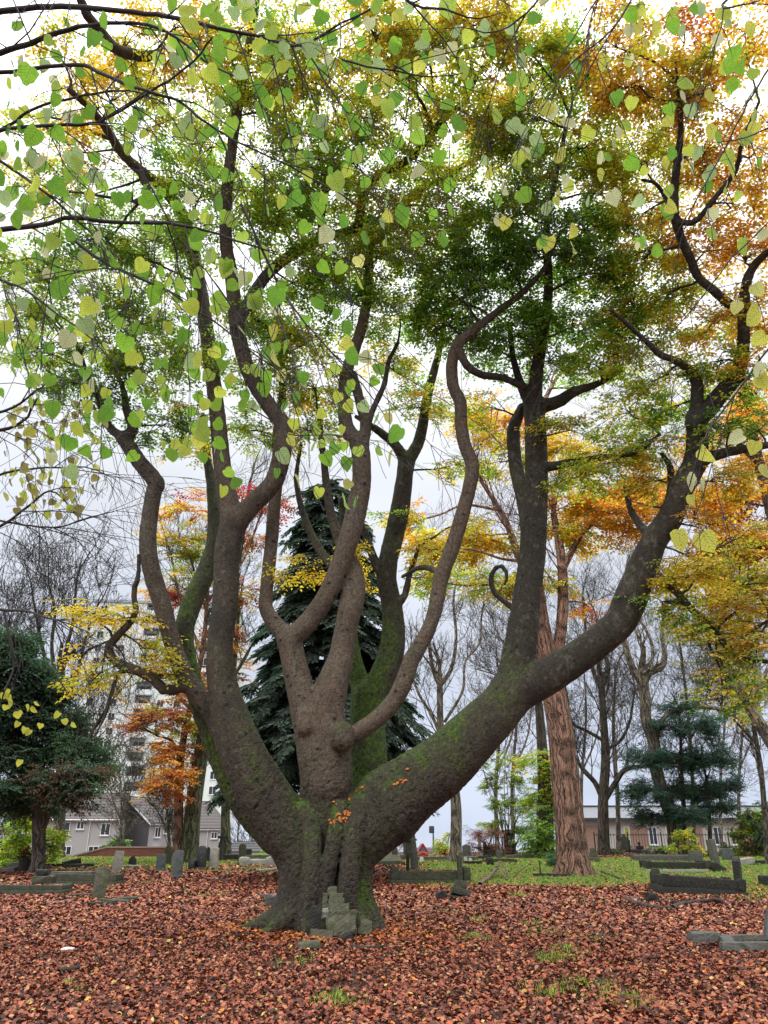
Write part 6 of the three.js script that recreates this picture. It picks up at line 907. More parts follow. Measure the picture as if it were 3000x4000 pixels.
// --- left-hand side
wildTree('bare_tree', 'bare black tree with a broad fan of twigs in front of the white tower block', 48, BK.dark, [[[124, 1850, 26], [132, 1650, 20], [130, 1560, 19], [128, 1490, 16]], [[128, 1500, 11], [105, 1450, 9], [92, 1400, 8], [78, 1330, 5], [70, 1280, 4]], [[130, 1500, 11], [140, 1420, 9], [158, 1340, 7], [165, 1260, 5]], [[127, 1495, 10], [112, 1400, 8], [118, 1320, 6], [105, 1260, 4]], [[131, 1530, 10], [165, 1460, 8], [185, 1380, 6], [210, 1310, 4]], [[129, 1520, 9], [90, 1500, 7], [60, 1440, 6], [30, 1380, 4]]], { seed: 90, len: 2.9, twigs: 6, kids: 4, min: 0.012, wob: 0.5 });
wildTree('autumn_tree', 'maple with rough red-brown trunk and red, orange and yellow crown before the houses', 42, BK.red, [[[383, 1850, 22], [386, 1750, 20], [387, 1676, 19], [396, 1600, 15], [418, 1500, 12], [438, 1400, 10], [450, 1250, 8], [455, 1110, 5]], [[390, 1640, 9], [370, 1600, 6], [340, 1590, 4]], [[410, 1530, 8], [360, 1480, 6], [320, 1460, 4]], [[436, 1410, 8], [390, 1300, 6], [370, 1200, 4]], [[445, 1300, 7], [520, 1220, 5], [560, 1120, 4]]],
  { seed: 91, len: 2.6, twigs: 5, more: 0.9, scale: 1.25, blobs: [[400, 1100, 60, 40, 38, 46, 'oyrO'], [470, 1080, 60, 40, 38, 50, 'rkOo'], [560, 1090, 60, 40, 38, 50, 'krkb'], [380, 1170, 50, 50, 37, 60, 'yolo'], [430, 1190, 50, 50, 37, 60, 'lyoy'], [530, 1170, 60, 40, 38, 40, 'bkro'], [410, 1250, 50, 40, 37, 50, 'oyl'], [420, 1300, 70, 30, 37, 46, 'rkr'], [530, 1270, 50, 50, 38, 36, 'bro'], [350, 1280, 50, 40, 37, 26, 'rOo'], [480, 1370, 50, 50, 38, 46, 'ObrO'], [420, 1400, 50, 50, 37, 40, 'oOyr'], [400, 1480, 50, 50, 37, 50, 'rOry'], [330, 1545, 60, 30, 37, 60, 'rrOb'], [380, 1550, 50, 40, 36, 60, 'yrOl'], [430, 1560, 40, 40, 36, 40, 'GgyG'], [380, 1620, 44, 40, 36, 90, 'OOrO'], [365, 1680, 34, 40, 36, 70, 'OOr'], [350, 1710, 22, 20, 36, 20, 'Or'], [440, 1480, 40, 40, 37, 30, 'Or'], [290, 1570, 30, 20, 37, 14, 'rO'], [510, 1450, 30, 40, 38, 20, 'bO']] });
wildTree('mossy_tree', 'thick dark green mossy trunk leaning right, behind the grey shouldered headstone', 0, BK.green, [[[408, 1862, 40], [416, 1760, 35], [431, 1650, 33], [446, 1560, 27], [470, 1450, 20], [500, 1300, 14], [525, 1150, 10], [540, 1040, 6]], [[450, 1545, 12], [500, 1470, 8], [540, 1400, 5]], [[480, 1400, 10], [440, 1300, 7], [410, 1200, 4]]], { seed: 92, len: 2.6, twigs: 5 });
wildTree('bare_tree', 'straight grey-green trunk between the stone cross and the beech', 0, BK.green, [[[488, 1857, 23], [487, 1780, 20], [489, 1690, 19], [492, 1580, 15], [505, 1450, 11], [515, 1330, 7]], [[490, 1700, 6], [465, 1660, 4], [450, 1640, 3]]], { seed: 93, len: 2.4, twigs: 4 });
wildTree('bare_tree', 'small bare tree with pale twigs standing in front of the dark gable wall', 60, BK.grey, [[[262, 1850, 7], [261, 1800, 6], [262, 1770, 5]], [[262, 1775, 4], [245, 1730, 3], [232, 1690, 2]], [[262, 1772, 4], [275, 1730, 3], [290, 1690, 2]], [[262, 1770, 4], [262, 1720, 3], [258, 1660, 2]]], { seed: 94, len: 1.8, twigs: 5, min: 0.014, from: 0.2 });
wildTree('bare_tree', 'tangled dark bare sapling beside the maple trunk', 0, BK.dark, [[[366, 1850, 8], [364, 1800, 6], [360, 1740, 4]], [[365, 1800, 4], [345, 1760, 3], [330, 1740, 2]]], { seed: 95, len: 1.7, twigs: 7, min: 0.012, from: 0.2 });
for (const [x, w, l, s] of [[514, 5, 'far bare tree in the gap beside the white cottage', 96], [545, 5, 'second far bare tree, next to the beech trunk', 97]]) wildTree('bare_tree', l, 95, BK.grey, [[[x, 1850, w], [x, 1800, w * 0.7], [x + 3, 1750, w * 0.4]]], { seed: s, len: 2.6, twigs: 9, min: 0.03, from: 0.25, level: 2 });
// --- evergreens: flat needled or small leaved sprays, many to a tree
function needleSpray(seed, n, len, needle, col) {
  const r = rng(seed), m = new MB(); m.tube([V(0, 0, 0), V(len * 0.5, 0.01, 0), V(len, -len * 0.18, 0)], [0.012, 0.008, 0.003], 3, DARK, false);
  for (let k = 0; k < n; k++) { const f = k / n, s = k % 2 ? 1 : -1, a = V(len * f, -len * 0.18 * f * f, 0), side = V(0.75, -0.25 + (r() - .5) * 0.4, s * (0.9 - f * 0.3)).normalize(), L = needle * (1.1 - f * 0.6) * (0.7 + r() * 0.6), b = 0.7 + r() * 0.6; leafInto(m, a, side, V((r() - .5), 1, (r() - .5)).normalize(), L, L * 0.34, 0.15, col.map(c => c * b)); }
  return m.geo();
}
{
  const sp = [1, 2, 3].map(s => needleSpray(700 + s, 22, 1.1, 0.42, [1, 1, 1])), r = rng(701), foot = V(P(705, 1880, 31).x, 0.2, -31), o = thing('spruce_tree', 'tall dark green conifer with drooping branches standing behind the beech', 'tree', foot);
  const tr = new MB(), lv = new Scatter(sp, leafMat), top = P(690, 1035, 31).y; tr.tube([V(0, -0.3, 0), V(-0.1, top * 0.4, 0), V(-0.25, top - foot.y, 0)], [0.42, 0.28, 0.04], 10);
  for (let k = 0; k < 400; k++) {
    const f = Math.pow(r(), 1.15), y = lerp(3.7, top - foot.y - 0.2, f), a = r() * 6.283, R = lerp(5.0, 0.8, Math.pow(f, 0.72)) * (0.6 + r() * 0.55) * (f < 0.12 ? 0.85 : 1), d = V(Math.cos(a), 0, Math.sin(a)), p0 = V(-0.25 * y / 14, y, 0), p1 = p0.clone().addScaledVector(d, R * 0.55).add(V(0, R * 0.06, 0)), p2 = p0.clone().addScaledVector(d, R).add(V(0, -R * 0.22 - r() * 0.3, 0));
    const [c, q] = curve([p0, p1, p2], [0.05, 0.03, 0.01], 0.3); tr.tube(c, q, 4, undefined, false);
    for (let j = 0; j < 4 + R * 5; j++) { const i = Math.floor(c.length * (0.22 + 0.78 * Math.sqrt(r()))), b = 0.7 + r() * 0.6, h = r() < 0.25 ? 1.5 : 1; lv.add(j, c[Math.min(i, c.length - 1)].clone().add(foot), d.clone().applyAxisAngle(UP, (r() - .5) * 2.2).add(V(0, -0.45 + (r() - .5) * 0.5, 0)).normalize(), V((r() - .5) * 0.5, 1, (r() - .5) * 0.5).normalize(), 0.5 + r() * 0.4, [0.03 * b * h, 0.066 * b * h, 0.034 * b]); }
  }
  tr.build('trunk', BK.dark, o); const g = new THREE.Group(); g.name = 'crown'; g.position.copy(foot).negate(); o.add(g); lv.build('foliage', g);
}
const hollySprays = [1, 2, 3].map(s => sprayGeo(800 + s, 20, 0.55, 0.075)), ivySprays = [1, 2, 3].map(s => sprayGeo(820 + s, 12, 0.4, 0.10));
PAL.H = [0.06, 0.14, 0.06]; PAL.h = [0.10, 0.22, 0.08]; PAL.t = [0.055, 0.145, 0.105];
wildTree('evergreen_tree', 'broad dark evergreen with a forked trunk at the left edge of the cemetery', 34, BK.dark, [[[82, 1872, 30], [84, 1800, 27], [78, 1740, 22], [66, 1640, 14], [40, 1500, 9], [20, 1400, 5]], [[88, 1800, 17], [104, 1760, 15], [128, 1710, 13], [160, 1650, 10], [200, 1580, 8], [230, 1530, 5]], [[76, 1720, 10], [30, 1680, 7], [-30, 1640, 4]]],
  { seed: 101, more: 2.4, flat: 1.3, len: 2.2, twigs: 8, scale: 1.5, sprays: hollySprays, blobs: [[-40, 1420, 70, 70, 34, 160, 'HhH'], [20, 1400, 40, 50, 34, 130, 'HHh'], [50, 1450, 50, 50, 34, 150, 'HhHt'], [90, 1500, 40, 40, 34, 110, 'HHh'], [0, 1510, 80, 50, 33, 190, 'HhH'], [60, 1560, 70, 50, 33, 210, 'HHh'], [130, 1560, 50, 40, 34, 130, 'HhH'], [-30, 1600, 70, 50, 33, 160, 'HH'], [30, 1640, 70, 46, 33, 190, 'HHh'], [120, 1620, 60, 44, 34, 150, 'HHh'], [175, 1620, 36, 40, 34, 70, 'Hh'], [180, 1680, 36, 36, 34, 60, 'Hhb'], [130, 1690, 50, 30, 34, 90, 'HHb'], [40, 1715, 60, 30, 33, 110, 'HH'], [-30, 1710, 60, 40, 33, 110, 'HH'], [60, 1750, 46, 14, 33, 40, 'HHb'], [150, 1730, 36, 20, 34, 30, 'Hb'], [205, 1640, 24, 50, 35, 22, 'h']] });
function bush(name, label, x, y, d, blobs, mix, { seed = 1, scale = 1, sprays = ivySprays, cat = 'bush', stems = 9 } = {}) {
  const foot = G(x, y); if (d) { const q = P(x, y, d); foot.set(q.x, Math.max(q.y, gh(q.x, q.z)), q.z); if (gh(q.x, q.z) < q.y) foot.y = gh(q.x, q.z); } const dd = -foot.z, r = rng(seed), o = thing(name, label, cat, foot), m = new MB(), lv = new Scatter(sprays, leafMat), nodes = [];
  for (let k = 0; k < stems; k++) { const b = blobs[k % blobs.length], e = P(b[0], b[1], dd + (r() - .5)), a = foot.clone().add(V((r() - .5) * 0.8, -0.05, (r() - .5) * 0.5)), [c, q] = curve([a, a.clone().lerp(e, 0.5).add(V((r() - .5) * 0.5, 0.2, (r() - .5) * 0.5)), e], [0.035, 0.025, 0.012], 0.25); m.tube(c, q, 5); c.forEach((p, i) => nodes.push({ p, r: q[i] })); }
  foliate(r, nodes, blobs.map(([bx, by, rx, ry, n, mm]) => [bx, by, rx, ry, dd + (r() - .5) * 1.5, n * 2.6, mm || mix]), m, lv, { scale, flat: 0.8, droop: 0.2 });
  under(o, m.build('stems', BK.dark, o)); const g = new THREE.Group(); g.name = 'foliage'; g.position.copy(foot).negate(); o.add(g); lv.build('leaves', g); return o;
}
bush('ivy', 'bright yellow-green climber growing up beside the evergreen trunk', 50, 1872, 0, [[55, 1740, 24, 30, 34], [45, 1780, 26, 30, 40], [35, 1820, 30, 30, 44], [50, 1855, 30, 18, 34], [105, 1830, 20, 26, 30], [112, 1800, 16, 20, 18], [100, 1860, 20, 14, 22], [20, 1855, 20, 20, 20]], 'lylg', { seed: 111, cat: 'climber', scale: 1.2 });
bush('shrub', 'pale grey-green shrub at the far left frame edge', 12, 1868, 42, [[5, 1780, 30, 50, 40], [20, 1840, 26, 26, 30], [-20, 1830, 30, 40, 30]], 'bhgb', { seed: 112, scale: 1.1 });
bush('shrub', 'round green shrub at the foot of the pale house wall', 250, 1850, 66, [[243, 1828, 20, 14, 46], [262, 1820, 20, 14, 40], [240, 1842, 22, 8, 26]], 'hgH', { seed: 113, scale: 1.2 });
bush('shrub', 'tall thicket of yellow-green leaves between the far trunk and the ivy tree', 1100, 1848, 52, [[1060, 1690, 30, 40, 50], [1110, 1680, 36, 40, 60], [1080, 1740, 40, 34, 70], [1130, 1740, 36, 40, 70], [1060, 1780, 30, 24, 40, 'gyl'], [1130, 1800, 30, 30, 50, 'hgl'], [1150, 1835, 26, 16, 36, 'hg'], [1040, 1650, 26, 30, 22], [1090, 1640, 40, 26, 30]], 'lyghGb', { seed: 114, scale: 0.95, stems: 22 });
bush('shrub', 'dark purple-brown leafless looking shrub behind the slender obelisk', 1055, 1850, 49, [[1030, 1800, 26, 26, 70], [1065, 1800, 26, 26, 70], [1050, 1830, 36, 18, 70], [1080, 1835, 20, 14, 36], [1020, 1830, 16, 18, 30]], 'br', { seed: 115, scale: 0.9, stems: 20, sprays: [0, 1].map(s => sprayGeo(840 + s, 8, 0.4, 0.06)) });
bush('shrub', 'small light shrub with yellow leaves at the foot of the far trunk', 955, 1856, 52, [[960, 1825, 18, 18, 26], [945, 1835, 14, 14, 16], [972, 1800, 14, 16, 12]], 'lYg', { seed: 116, scale: 0.9 });
bush('ivy', 'ball of dark ivy covering a small stone on the lawn', 1197, 1869, 0, [[1197, 1853, 11, 12, 50], [1197, 1862, 12, 6, 30]], 'HhG', { seed: 117, scale: 0.7, cat: 'ivy' });
wildTree('holly_tree', 'dark blue-green holly standing before the long white roofed building', 50, BK.dark, [[[1480, 1848, 12], [1478, 1760, 10], [1472, 1660, 8], [1470, 1560, 5]], [[1535, 1846, 10], [1532, 1760, 8], [1526, 1680, 6]]], { seed: 118, more: 5, flat: 1.3, len: 2, twigs: 6, scale: 1.25, sprays: hollySprays, blobs: [[1470, 1530, 40, 26, 50, 30, 'ttH'], [1440, 1570, 50, 30, 50, 44, 'tHt'], [1510, 1570, 46, 34, 50, 50, 'tHt'], [1400, 1640, 46, 36, 50, 50, 'tHt'], [1460, 1640, 50, 36, 49, 70, 'tH'], [1530, 1640, 50, 36, 50, 70, 'tHt'], [1380, 1710, 40, 36, 50, 50, 'tH'], [1450, 1710, 50, 34, 49, 70, 'HtH'], [1520, 1710, 50, 34, 50, 70, 'tH'], [1570, 1700, 30, 30, 50, 36, 't'], [1490, 1760, 60, 20, 49, 60, 'Ht'], [1555, 1745, 36, 20, 50, 36, 'tH'], [1400, 1765, 40, 20, 50, 30, 'Ht']] });
bush('shrub', 'yellow leaved bush growing against the railings right of the leaning trunk', 1480, 1850, 47, [[1478, 1800, 22, 18, 34], [1495, 1825, 18, 16, 24], [1465, 1830, 14, 12, 16]], 'Yyl', { seed: 119, scale: 1 });
bush('shrub', 'dense mixed green bush filling the frame edge before the long building', 1640, 1850, 50, [[1620, 1770, 36, 26, 60], [1650, 1800, 30, 30, 70, 'HhG'], [1600, 1800, 28, 24, 44, 'bgy'], [1625, 1830, 36, 16, 50], [1665, 1750, 26, 26, 40, 'Hh'], [1585, 1835, 20, 12, 20]], 'gyhb', { seed: 120, scale: 1.2, stems: 14 });
bush('shrub', 'low leafy green undergrowth along the foot of the railings', 1400, 1845, 56, [[1320, 1838, 30, 7, 30], [1420, 1836, 30, 8, 30], [1450, 1842, 30, 7, 30], [1520, 1842, 40, 7, 36]], 'hgGb', { seed: 121, scale: 0.9, cat: 'undergrowth' });
bush('shrub', 'far pale brown bare bushes seen under the right limb, beyond the coped tomb', 850, 1838, 100, [[850, 1810, 20, 16, 60], [830, 1825, 16, 14, 40], [870, 1825, 16, 12, 40], [955, 1835, 16, 6, 24]], 'bb', { seed: 122, scale: 1.6, sprays: [0, 1].map(s => sprayGeo(860 + s, 5, 0.5, 0.06)), stems: 24 });
bush('shrub', 'bright green far bush in the gap beside the beech trunk', 590, 1850, 70, [[585, 1830, 14, 12, 30], [596, 1842, 12, 10, 20]], 'lg', { seed: 123, scale: 1.2 });
// ------------------------------------------------------------------ buildings
const paint = (c, o = {}) => std({ color: lin(...c), roughness: 0.8, ...o });
const MT = { white: paint([0.75, 0.76, 0.78]), frame: paint([0.8, 0.8, 0.8], { roughness: 0.5 }), pane: std({ color: lin(0.03, 0.035, 0.045), roughness: 0.06, metalness: 0 }), teal: std({ color: lin(0.02, 0.2, 0.24), roughness: 0.3 }), render: paint([0.41, 0.385, 0.37], { bumpMap: stoneBump, bumpScale: 0.01 }), tile: paint([0.115, 0.10, 0.095], { bumpMap: stoneBump, bumpScale: 0.02 }), slate: paint([0.085, 0.08, 0.085], { bumpMap: stoneBump, bumpScale: 0.02 }), pipe: paint([0.7, 0.7, 0.7]), grey: paint([0.36, 0.37, 0.39]), curtain: paint([0.5, 0.5, 0.5]) };
const brickMat = (a, b, mortar, w, h) => std({ map: tex(256, 256, (u, v) => { const R = 16, row = Math.floor(v * R), x = u * 6 + (row % 2) * 0.5, c = Math.floor(x), fx = x - c, fy = v * R - row, m = fx < 0.05 || fy < 0.14; const k = PERM[(PERM[row & 255] + (c % 6)) & 255] / 255; return toS(m ? mortar : mixc(a, b, clamp(k + tiled(u, v, 20, 3, 3) * 0.5))); }, true, [1 / w, 1 / h]), roughness: 0.95 });
// a building in its own axes: x along its front, z towards the viewer, y = 0 at its foot
function windowInto(o, x, y, z, w, h, { bars = 1, vbars = 0, side = 0, mat = MT.pane, deep = 0.1, name = 'window' } = {}) {
  const g = new THREE.Group(); g.name = name; g.position.set(x, y, z); g.rotation.y = side; o.add(g); const f = new MB(), t = 0.07; f.box(-w / 2, w / 2, -h / 2, -h / 2 + t, -0.02, deep); f.box(-w / 2, w / 2, h / 2 - t, h / 2, -0.02, deep); f.box(-w / 2, -w / 2 + t, -h / 2 + t, h / 2 - t, -0.02, deep); f.box(w / 2 - t, w / 2, -h / 2 + t, h / 2 - t, -0.02, deep);
  for (let k = 1; k <= bars; k++) { const q = -w / 2 + w * k / (bars + 1); f.box(q - 0.035, q + 0.035, -h / 2 + t, h / 2 - t, -0.02, deep - 0.012); }
  for (let k = 1; k <= vbars; k++) { const q = -h / 2 + h * k / (vbars + 1); f.box(-w / 2 + t, w / 2 - t, q - 0.03, q + 0.03, -0.02, deep - 0.02); }
  f.box(-w / 2 - 0.06, w / 2 + 0.06, -h / 2 - 0.08, -h / 2, -0.02, deep + 0.06); f.build('frame', MT.frame, g); const p = new MB(); p.box(-w / 2 + t, w / 2 - t, -h / 2 + t, h / 2 - t, -0.015, deep - 0.05); p.build('pane', mat, g); return g;
}
function roofSlope(o, x0, x1, y0, z0, y1, z1, mat, rows, inset0 = 0, inset1 = 0) { // overlapping courses of tiles from eave (y0, z0) to ridge (y1, z1)
  for (let k = 0; k < rows; k++) {
    const a = k / rows, b = (k + 1) / rows + 0.02, m = new MB(), ya = lerp(y0, y1, a), yb = lerp(y0, y1, b), za = lerp(z0, z1, a), zb = lerp(z0, z1, b), up = 0.07, xa = x0 + inset0 * a, xb = x1 - inset1 * a, xc = x0 + inset0 * Math.min(1, b), xd = x1 - inset1 * Math.min(1, b), s = Math.sign(z0 - z1) || 1;
    const A = V(xa, ya + up, za), B = V(xb, ya + up, za), C = V(xd, yb + 0.012, zb), D = V(xc, yb + 0.012, zb), A0 = V(xa, ya - 0.03, za), B0 = V(xb, ya - 0.03, za);
    if (s > 0) { m.quad(A, B, C, D); m.quad(A0, B0, B, A); } else { m.quad(B, A, D, C); m.quad(B0, A0, A, B); } m.quad(B0, V(xd, yb - 0.05, zb), C, B); m.quad(V(xc, yb - 0.05, zb), A0, A, D);
    m.build('tile_course', mat, o);
  }
}
{ // rendered row house, front to the cemetery
  const d = 88, c = P(257, 1769, d), foot = c.y - 5.1, o = thing('house', 'pale rendered two storey house with white windows and a dark tiled roof', 'house', V(c.x, foot, c.z), 0.16), L = 11.2, D = 8;
  const w = new MB(); w.box(-L, 0, 0, 5.1, -D, 0); w.build('wall', MT.render, o);
  const roof = new THREE.Group(); roof.name = 'roof'; o.add(roof); roofSlope(roof, -L - 0.25, 0.25, 5.05, 0.4, 7.9, -D / 2, MT.tile, 9); roofSlope(roof, -L - 0.25, 0.25, 5.05, -D - 0.4, 7.9, -D / 2, MT.tile, 9);
  const gb = new MB(); for (const x of [-L, 0]) { const a = V(x, 5.1, 0), b = V(x, 5.1, -D), t = V(x, 7.75, -D / 2), n = x ? -1 : 1, k = [a, b, t].map(q => gb.v(q.x, q.y, q.z, n, 0, 0, q.z, q.y)); n > 0 ? gb.tri(k[0], k[1], k[2]) : gb.tri(k[0], k[2], k[1]); } gb.build('gable', MT.slate, o);
  const f = new MB(); f.box(-L - 0.2, 0.2, 4.86, 5.06, 0.003, 0.34); f.build('fascia', MT.frame, o); const gt = new MB(); gt.tube([V(-L - 0.2, 4.98, 0.42), V(0.2, 4.98, 0.42)], [0.07, 0.07], 8); gt.build('gutter', MT.pipe, o); const dp = new MB(); dp.tube([V(-2.9, 4.9, 0.36), V(-2.9, 4.6, 0.1), V(-2.9, 0, 0.1)], [0.05, 0.05, 0.05], 8); dp.build('drainpipe', MT.pipe, o);
  windowInto(o, -1.25, 4.05, 0, 1.0, 1.2, { vbars: 0 }); windowInto(o, -3.9, 4.45, 0, 0.8, 0.8); windowInto(o, -5.5, 4.15, 0, 1.1, 1.25); windowInto(o, -8.3, 4.5, 0, 0.9, 0.8); windowInto(o, -9.7, 4.2, 0, 1.1, 1.25);
  windowInto(o, -1.7, 1.75, 0, 2.1, 1.3, { bars: 3 }); windowInto(o, -5.5, 1.75, 0, 2.1, 1.3, { bars: 3 }); windowInto(o, -9.5, 1.75, 0, 2.1, 1.3, { bars: 3 });
  const v = new MB(); for (const x of [-8.2, -4.8]) v.tube([V(x, 5.5, -0.3), V(x, 5.95, -0.3)], [0.07, 0.07], 8); v.build('vent_pipe', MT.pipe, roof);
}
{ // house with the dark gable end
  const d = 92, c = P(324, 1777, d), foot = c.y - 5, ap = P(272, 1735, d), W = 2 * (c.x - ap.x), o = thing('house', 'house with a dark slate grey gable end and white verge boards', 'house', V(c.x, foot, c.z), -0.34), L = 8.5, rise = 2.75, Wg = 7.2;
  const w = new MB(), q = (x, y, z) => V(x, y, z), a = q(-Wg, 0, 0), b = q(0, 0, 0), e = q(0, 5, 0), f = q(-Wg / 2, 5 + rise, 0), g = q(-Wg, 5, 0), k = [a, b, e, f, g].map(p => w.v(p.x, p.y, p.z, 0, 0, 1, p.x, p.y)); w.tri(k[0], k[1], k[2]); w.tri(k[0], k[2], k[4]); w.tri(k[4], k[2], k[3]); w.build('gable_wall', MT.slate, o);
  const s = new MB(); s.quad(q(0, 0, 0), q(0, 0, -L), q(0, 5, -L), q(0, 5, 0)); s.quad(q(-Wg, 0, -L), q(-Wg, 0, 0), q(-Wg, 5, 0), q(-Wg, 5, -L)); s.build('wall', MT.render, o);
  const roof = new THREE.Group(); roof.name = 'roof'; roof.rotation.y = Math.PI / 2; o.add(roof); roofSlope(roof, -0.25, L, 4.95, 0.35, 5 + rise + 0.1, -Wg / 2, MT.tile, 9); roofSlope(roof, -0.25, L, 4.95, -Wg - 0.35, 5 + rise + 0.1, -Wg / 2, MT.tile, 9);
  const v = new MB(), vb = (x0, y0, x1, y1) => { v.quad(q(x0, y0 - 0.2, 0.28), q(x1, y1 - 0.2, 0.28), q(x1, y1 + 0.06, 0.28), q(x0, y0 + 0.06, 0.28)); v.quad(q(x1, y1 - 0.2, 0.22), q(x0, y0 - 0.2, 0.22), q(x0, y0 + 0.06, 0.22), q(x1, y1 + 0.06, 0.22)); }; vb(-Wg - 0.3, 4.9, -Wg / 2, 5 + rise + 0.06); vb(-Wg / 2, 5 + rise + 0.06, 0.3, 4.9); v.build('verge_board', MT.frame, o);
  const fa = new MB(); fa.box(0.003, 0.3, 4.75, 4.95, -L, -0.05); fa.build('fascia', MT.frame, o);
  for (const [z, y, W2, h, b2] of [[-1.6, 4.0, 1.1, 1.1, 1], [-3.2, 4.2, 0.9, 0.7, 1], [-6, 4.0, 1.1, 1.1, 1], [-3.4, 1.5, 1.1, 1.3, 1], [-6.2, 1.6, 1.6, 1.2, 2]]) windowInto(o, 0, y, z, W2, h, { bars: b2, side: Math.PI / 2 });
  const bay = new MB(); bay.box(0, 0.5, 0.3, 2.3, -2.3, -0.9); bay.build('bay_window', MT.pane, o); const bf = new MB(); for (const z of [-2.3, -1.6, -0.9]) bf.box(0.48, 0.56, 0.28, 2.32, z - 0.05, z + 0.05); bf.box(0, 0.58, 2.3, 2.42, -2.38, -0.82); bf.box(0, 0.58, 0.15, 0.3, -2.38, -0.82); bf.build('bay_frame', MT.frame, o);
}
{ // third house, further along
  const d = 98, c = P(484, 1789, d), foot = c.y - 5, o = thing('house', 'house with a stepped tiled roof beyond the thick mossy trunk', 'house', V(c.x, foot, c.z), 0.1), L = 5.2, D = 7;
  const w = new MB(); w.box(-L, 0, 0, 5, -D, 0); w.build('wall', MT.render, o); const roof = new THREE.Group(); roof.name = 'roof'; o.add(roof); roofSlope(roof, -L - 0.2, 0.3, 4.95, 0.4, 8.1, -D / 2, MT.tile, 9, 0, 2.6); roofSlope(roof, -L - 0.2, 0.3, 4.95, -D - 0.4, 8.1, -D / 2, MT.tile, 9, 0, 2.6);
  const hip = new MB(), kk = [V(0.3, 5, 0.4), V(0.3, 5, -D - 0.4), V(-2.3, 8.15, -D / 2)].map(p => hip.v(p.x, p.y, p.z, 0.77, 0.64, 0, p.z, p.y)); hip.tri(kk[0], kk[1], kk[2]); hip.build('hip', MT.tile, roof);
  const f = new MB(); f.box(-L - 0.2, 0.25, 4.78, 4.97, 0.003, 0.34); f.build('fascia', MT.frame, o); const dp = new MB(); dp.tube([V(-1.9, 4.8, 0.1), V(-1.9, 0, 0.1)], [0.05, 0.05], 8); dp.build('drainpipe', MT.pipe, o);
  windowInto(o, -1.1, 4.2, 0, 0.75, 0.75); windowInto(o, -0.1, 4.1, 0, 0.7, 1.1); windowInto(o, -3.4, 4.1, 0, 1, 1.1); windowInto(o, -0.9, 1.6, 0, 0.9, 1.2);
}
{ // the tower block: three white slabs with recessed balconies between them
  const d = 150, l = P(150, 1640, d), r = P(486, 1640, d), top = P(189, 1300, d).y, foot = -7, H = top - foot, o = thing('tower_block', 'tall white tower block of flats with stacked balconies and dark windows', 'building', V(l.x, foot, l.z), 0.1), W = r.x - l.x, F = 2.72, n = Math.floor(H / F);
  const A = W * 0.36, B = W * 0.46, C = W * 0.72, m = new MB(); m.box(0, A, 0, H, -16, 0); m.box(A, B, 0, H - 0.4, -16, -1.6); m.box(B, C, 0, H, -16, -0.2); m.build('wall', MT.white, o); const s = new MB(); s.box(C, W, 0, H - 1.1, -22, 1.5); s.build('side_wing', MT.white, o);
  const cap = new MB(); cap.box(-0.3, A + 0.2, H, H + 0.5, -16.2, 0.3); cap.box(A + 0.2, C + 0.2, H + 0.002, H + 0.5, -16.2, 0.2); cap.box(C - 0.2, W + 0.3, H - 1.1, H - 0.6, -22.2, 1.8); cap.build('parapet', MT.grey, o); const ph = new MB(); ph.box(W * 0.42, W * 0.6, H + 0.5, H + 3, -12, -5); ph.build('lift_housing', MT.grey, o);
  for (let k = 0; k < n; k++) {
    const y = H - (k + 0.55) * F; if (y < 3) break;
    const b = new THREE.Group(); b.name = 'balcony'; o.add(b); const sl = new MB(); sl.box(A + 0.02, B + 0.3, y - 1.28, y - 1.1, -1.59, 0.75); sl.build('slab', MT.grey, b); const ra = new MB(); ra.box(A + 0.05, B + 0.26, y - 1.1, y - 0.15, 0.64, 0.7); ra.box(B + 0.2, B + 0.26, y - 1.1, y - 0.15, -0.19, 0.63); ra.build('parapet_panel', MT.white, b);
    windowInto(b, (A + B) / 2, y - 0.05, -1.6, 2.2, 2.0, { bars: 1 });
    windowInto(o, B + (C - B) * 0.26, y, -0.2, 1.35, 1.45, { bars: 1 }); windowInto(o, B + (C - B) * 0.68, y, -0.2, 1.35, 1.45, { bars: 1, mat: k % 7 === 4 ? MT.curtain : MT.pane });
    windowInto(o, A * 0.2, y, 0, 1.35, 1.45); windowInto(o, A * 0.62, y, 0, 1.35, 1.45);
    windowInto(o, C + (W - C) * 0.26, y, 1.5, 1.7, 1.5, { bars: 1, mat: k === 9 ? MT.teal : MT.pane }); windowInto(o, C + (W - C) * 0.74, y, 1.5, 1.4, 1.5, { bars: 1 });
  }
}
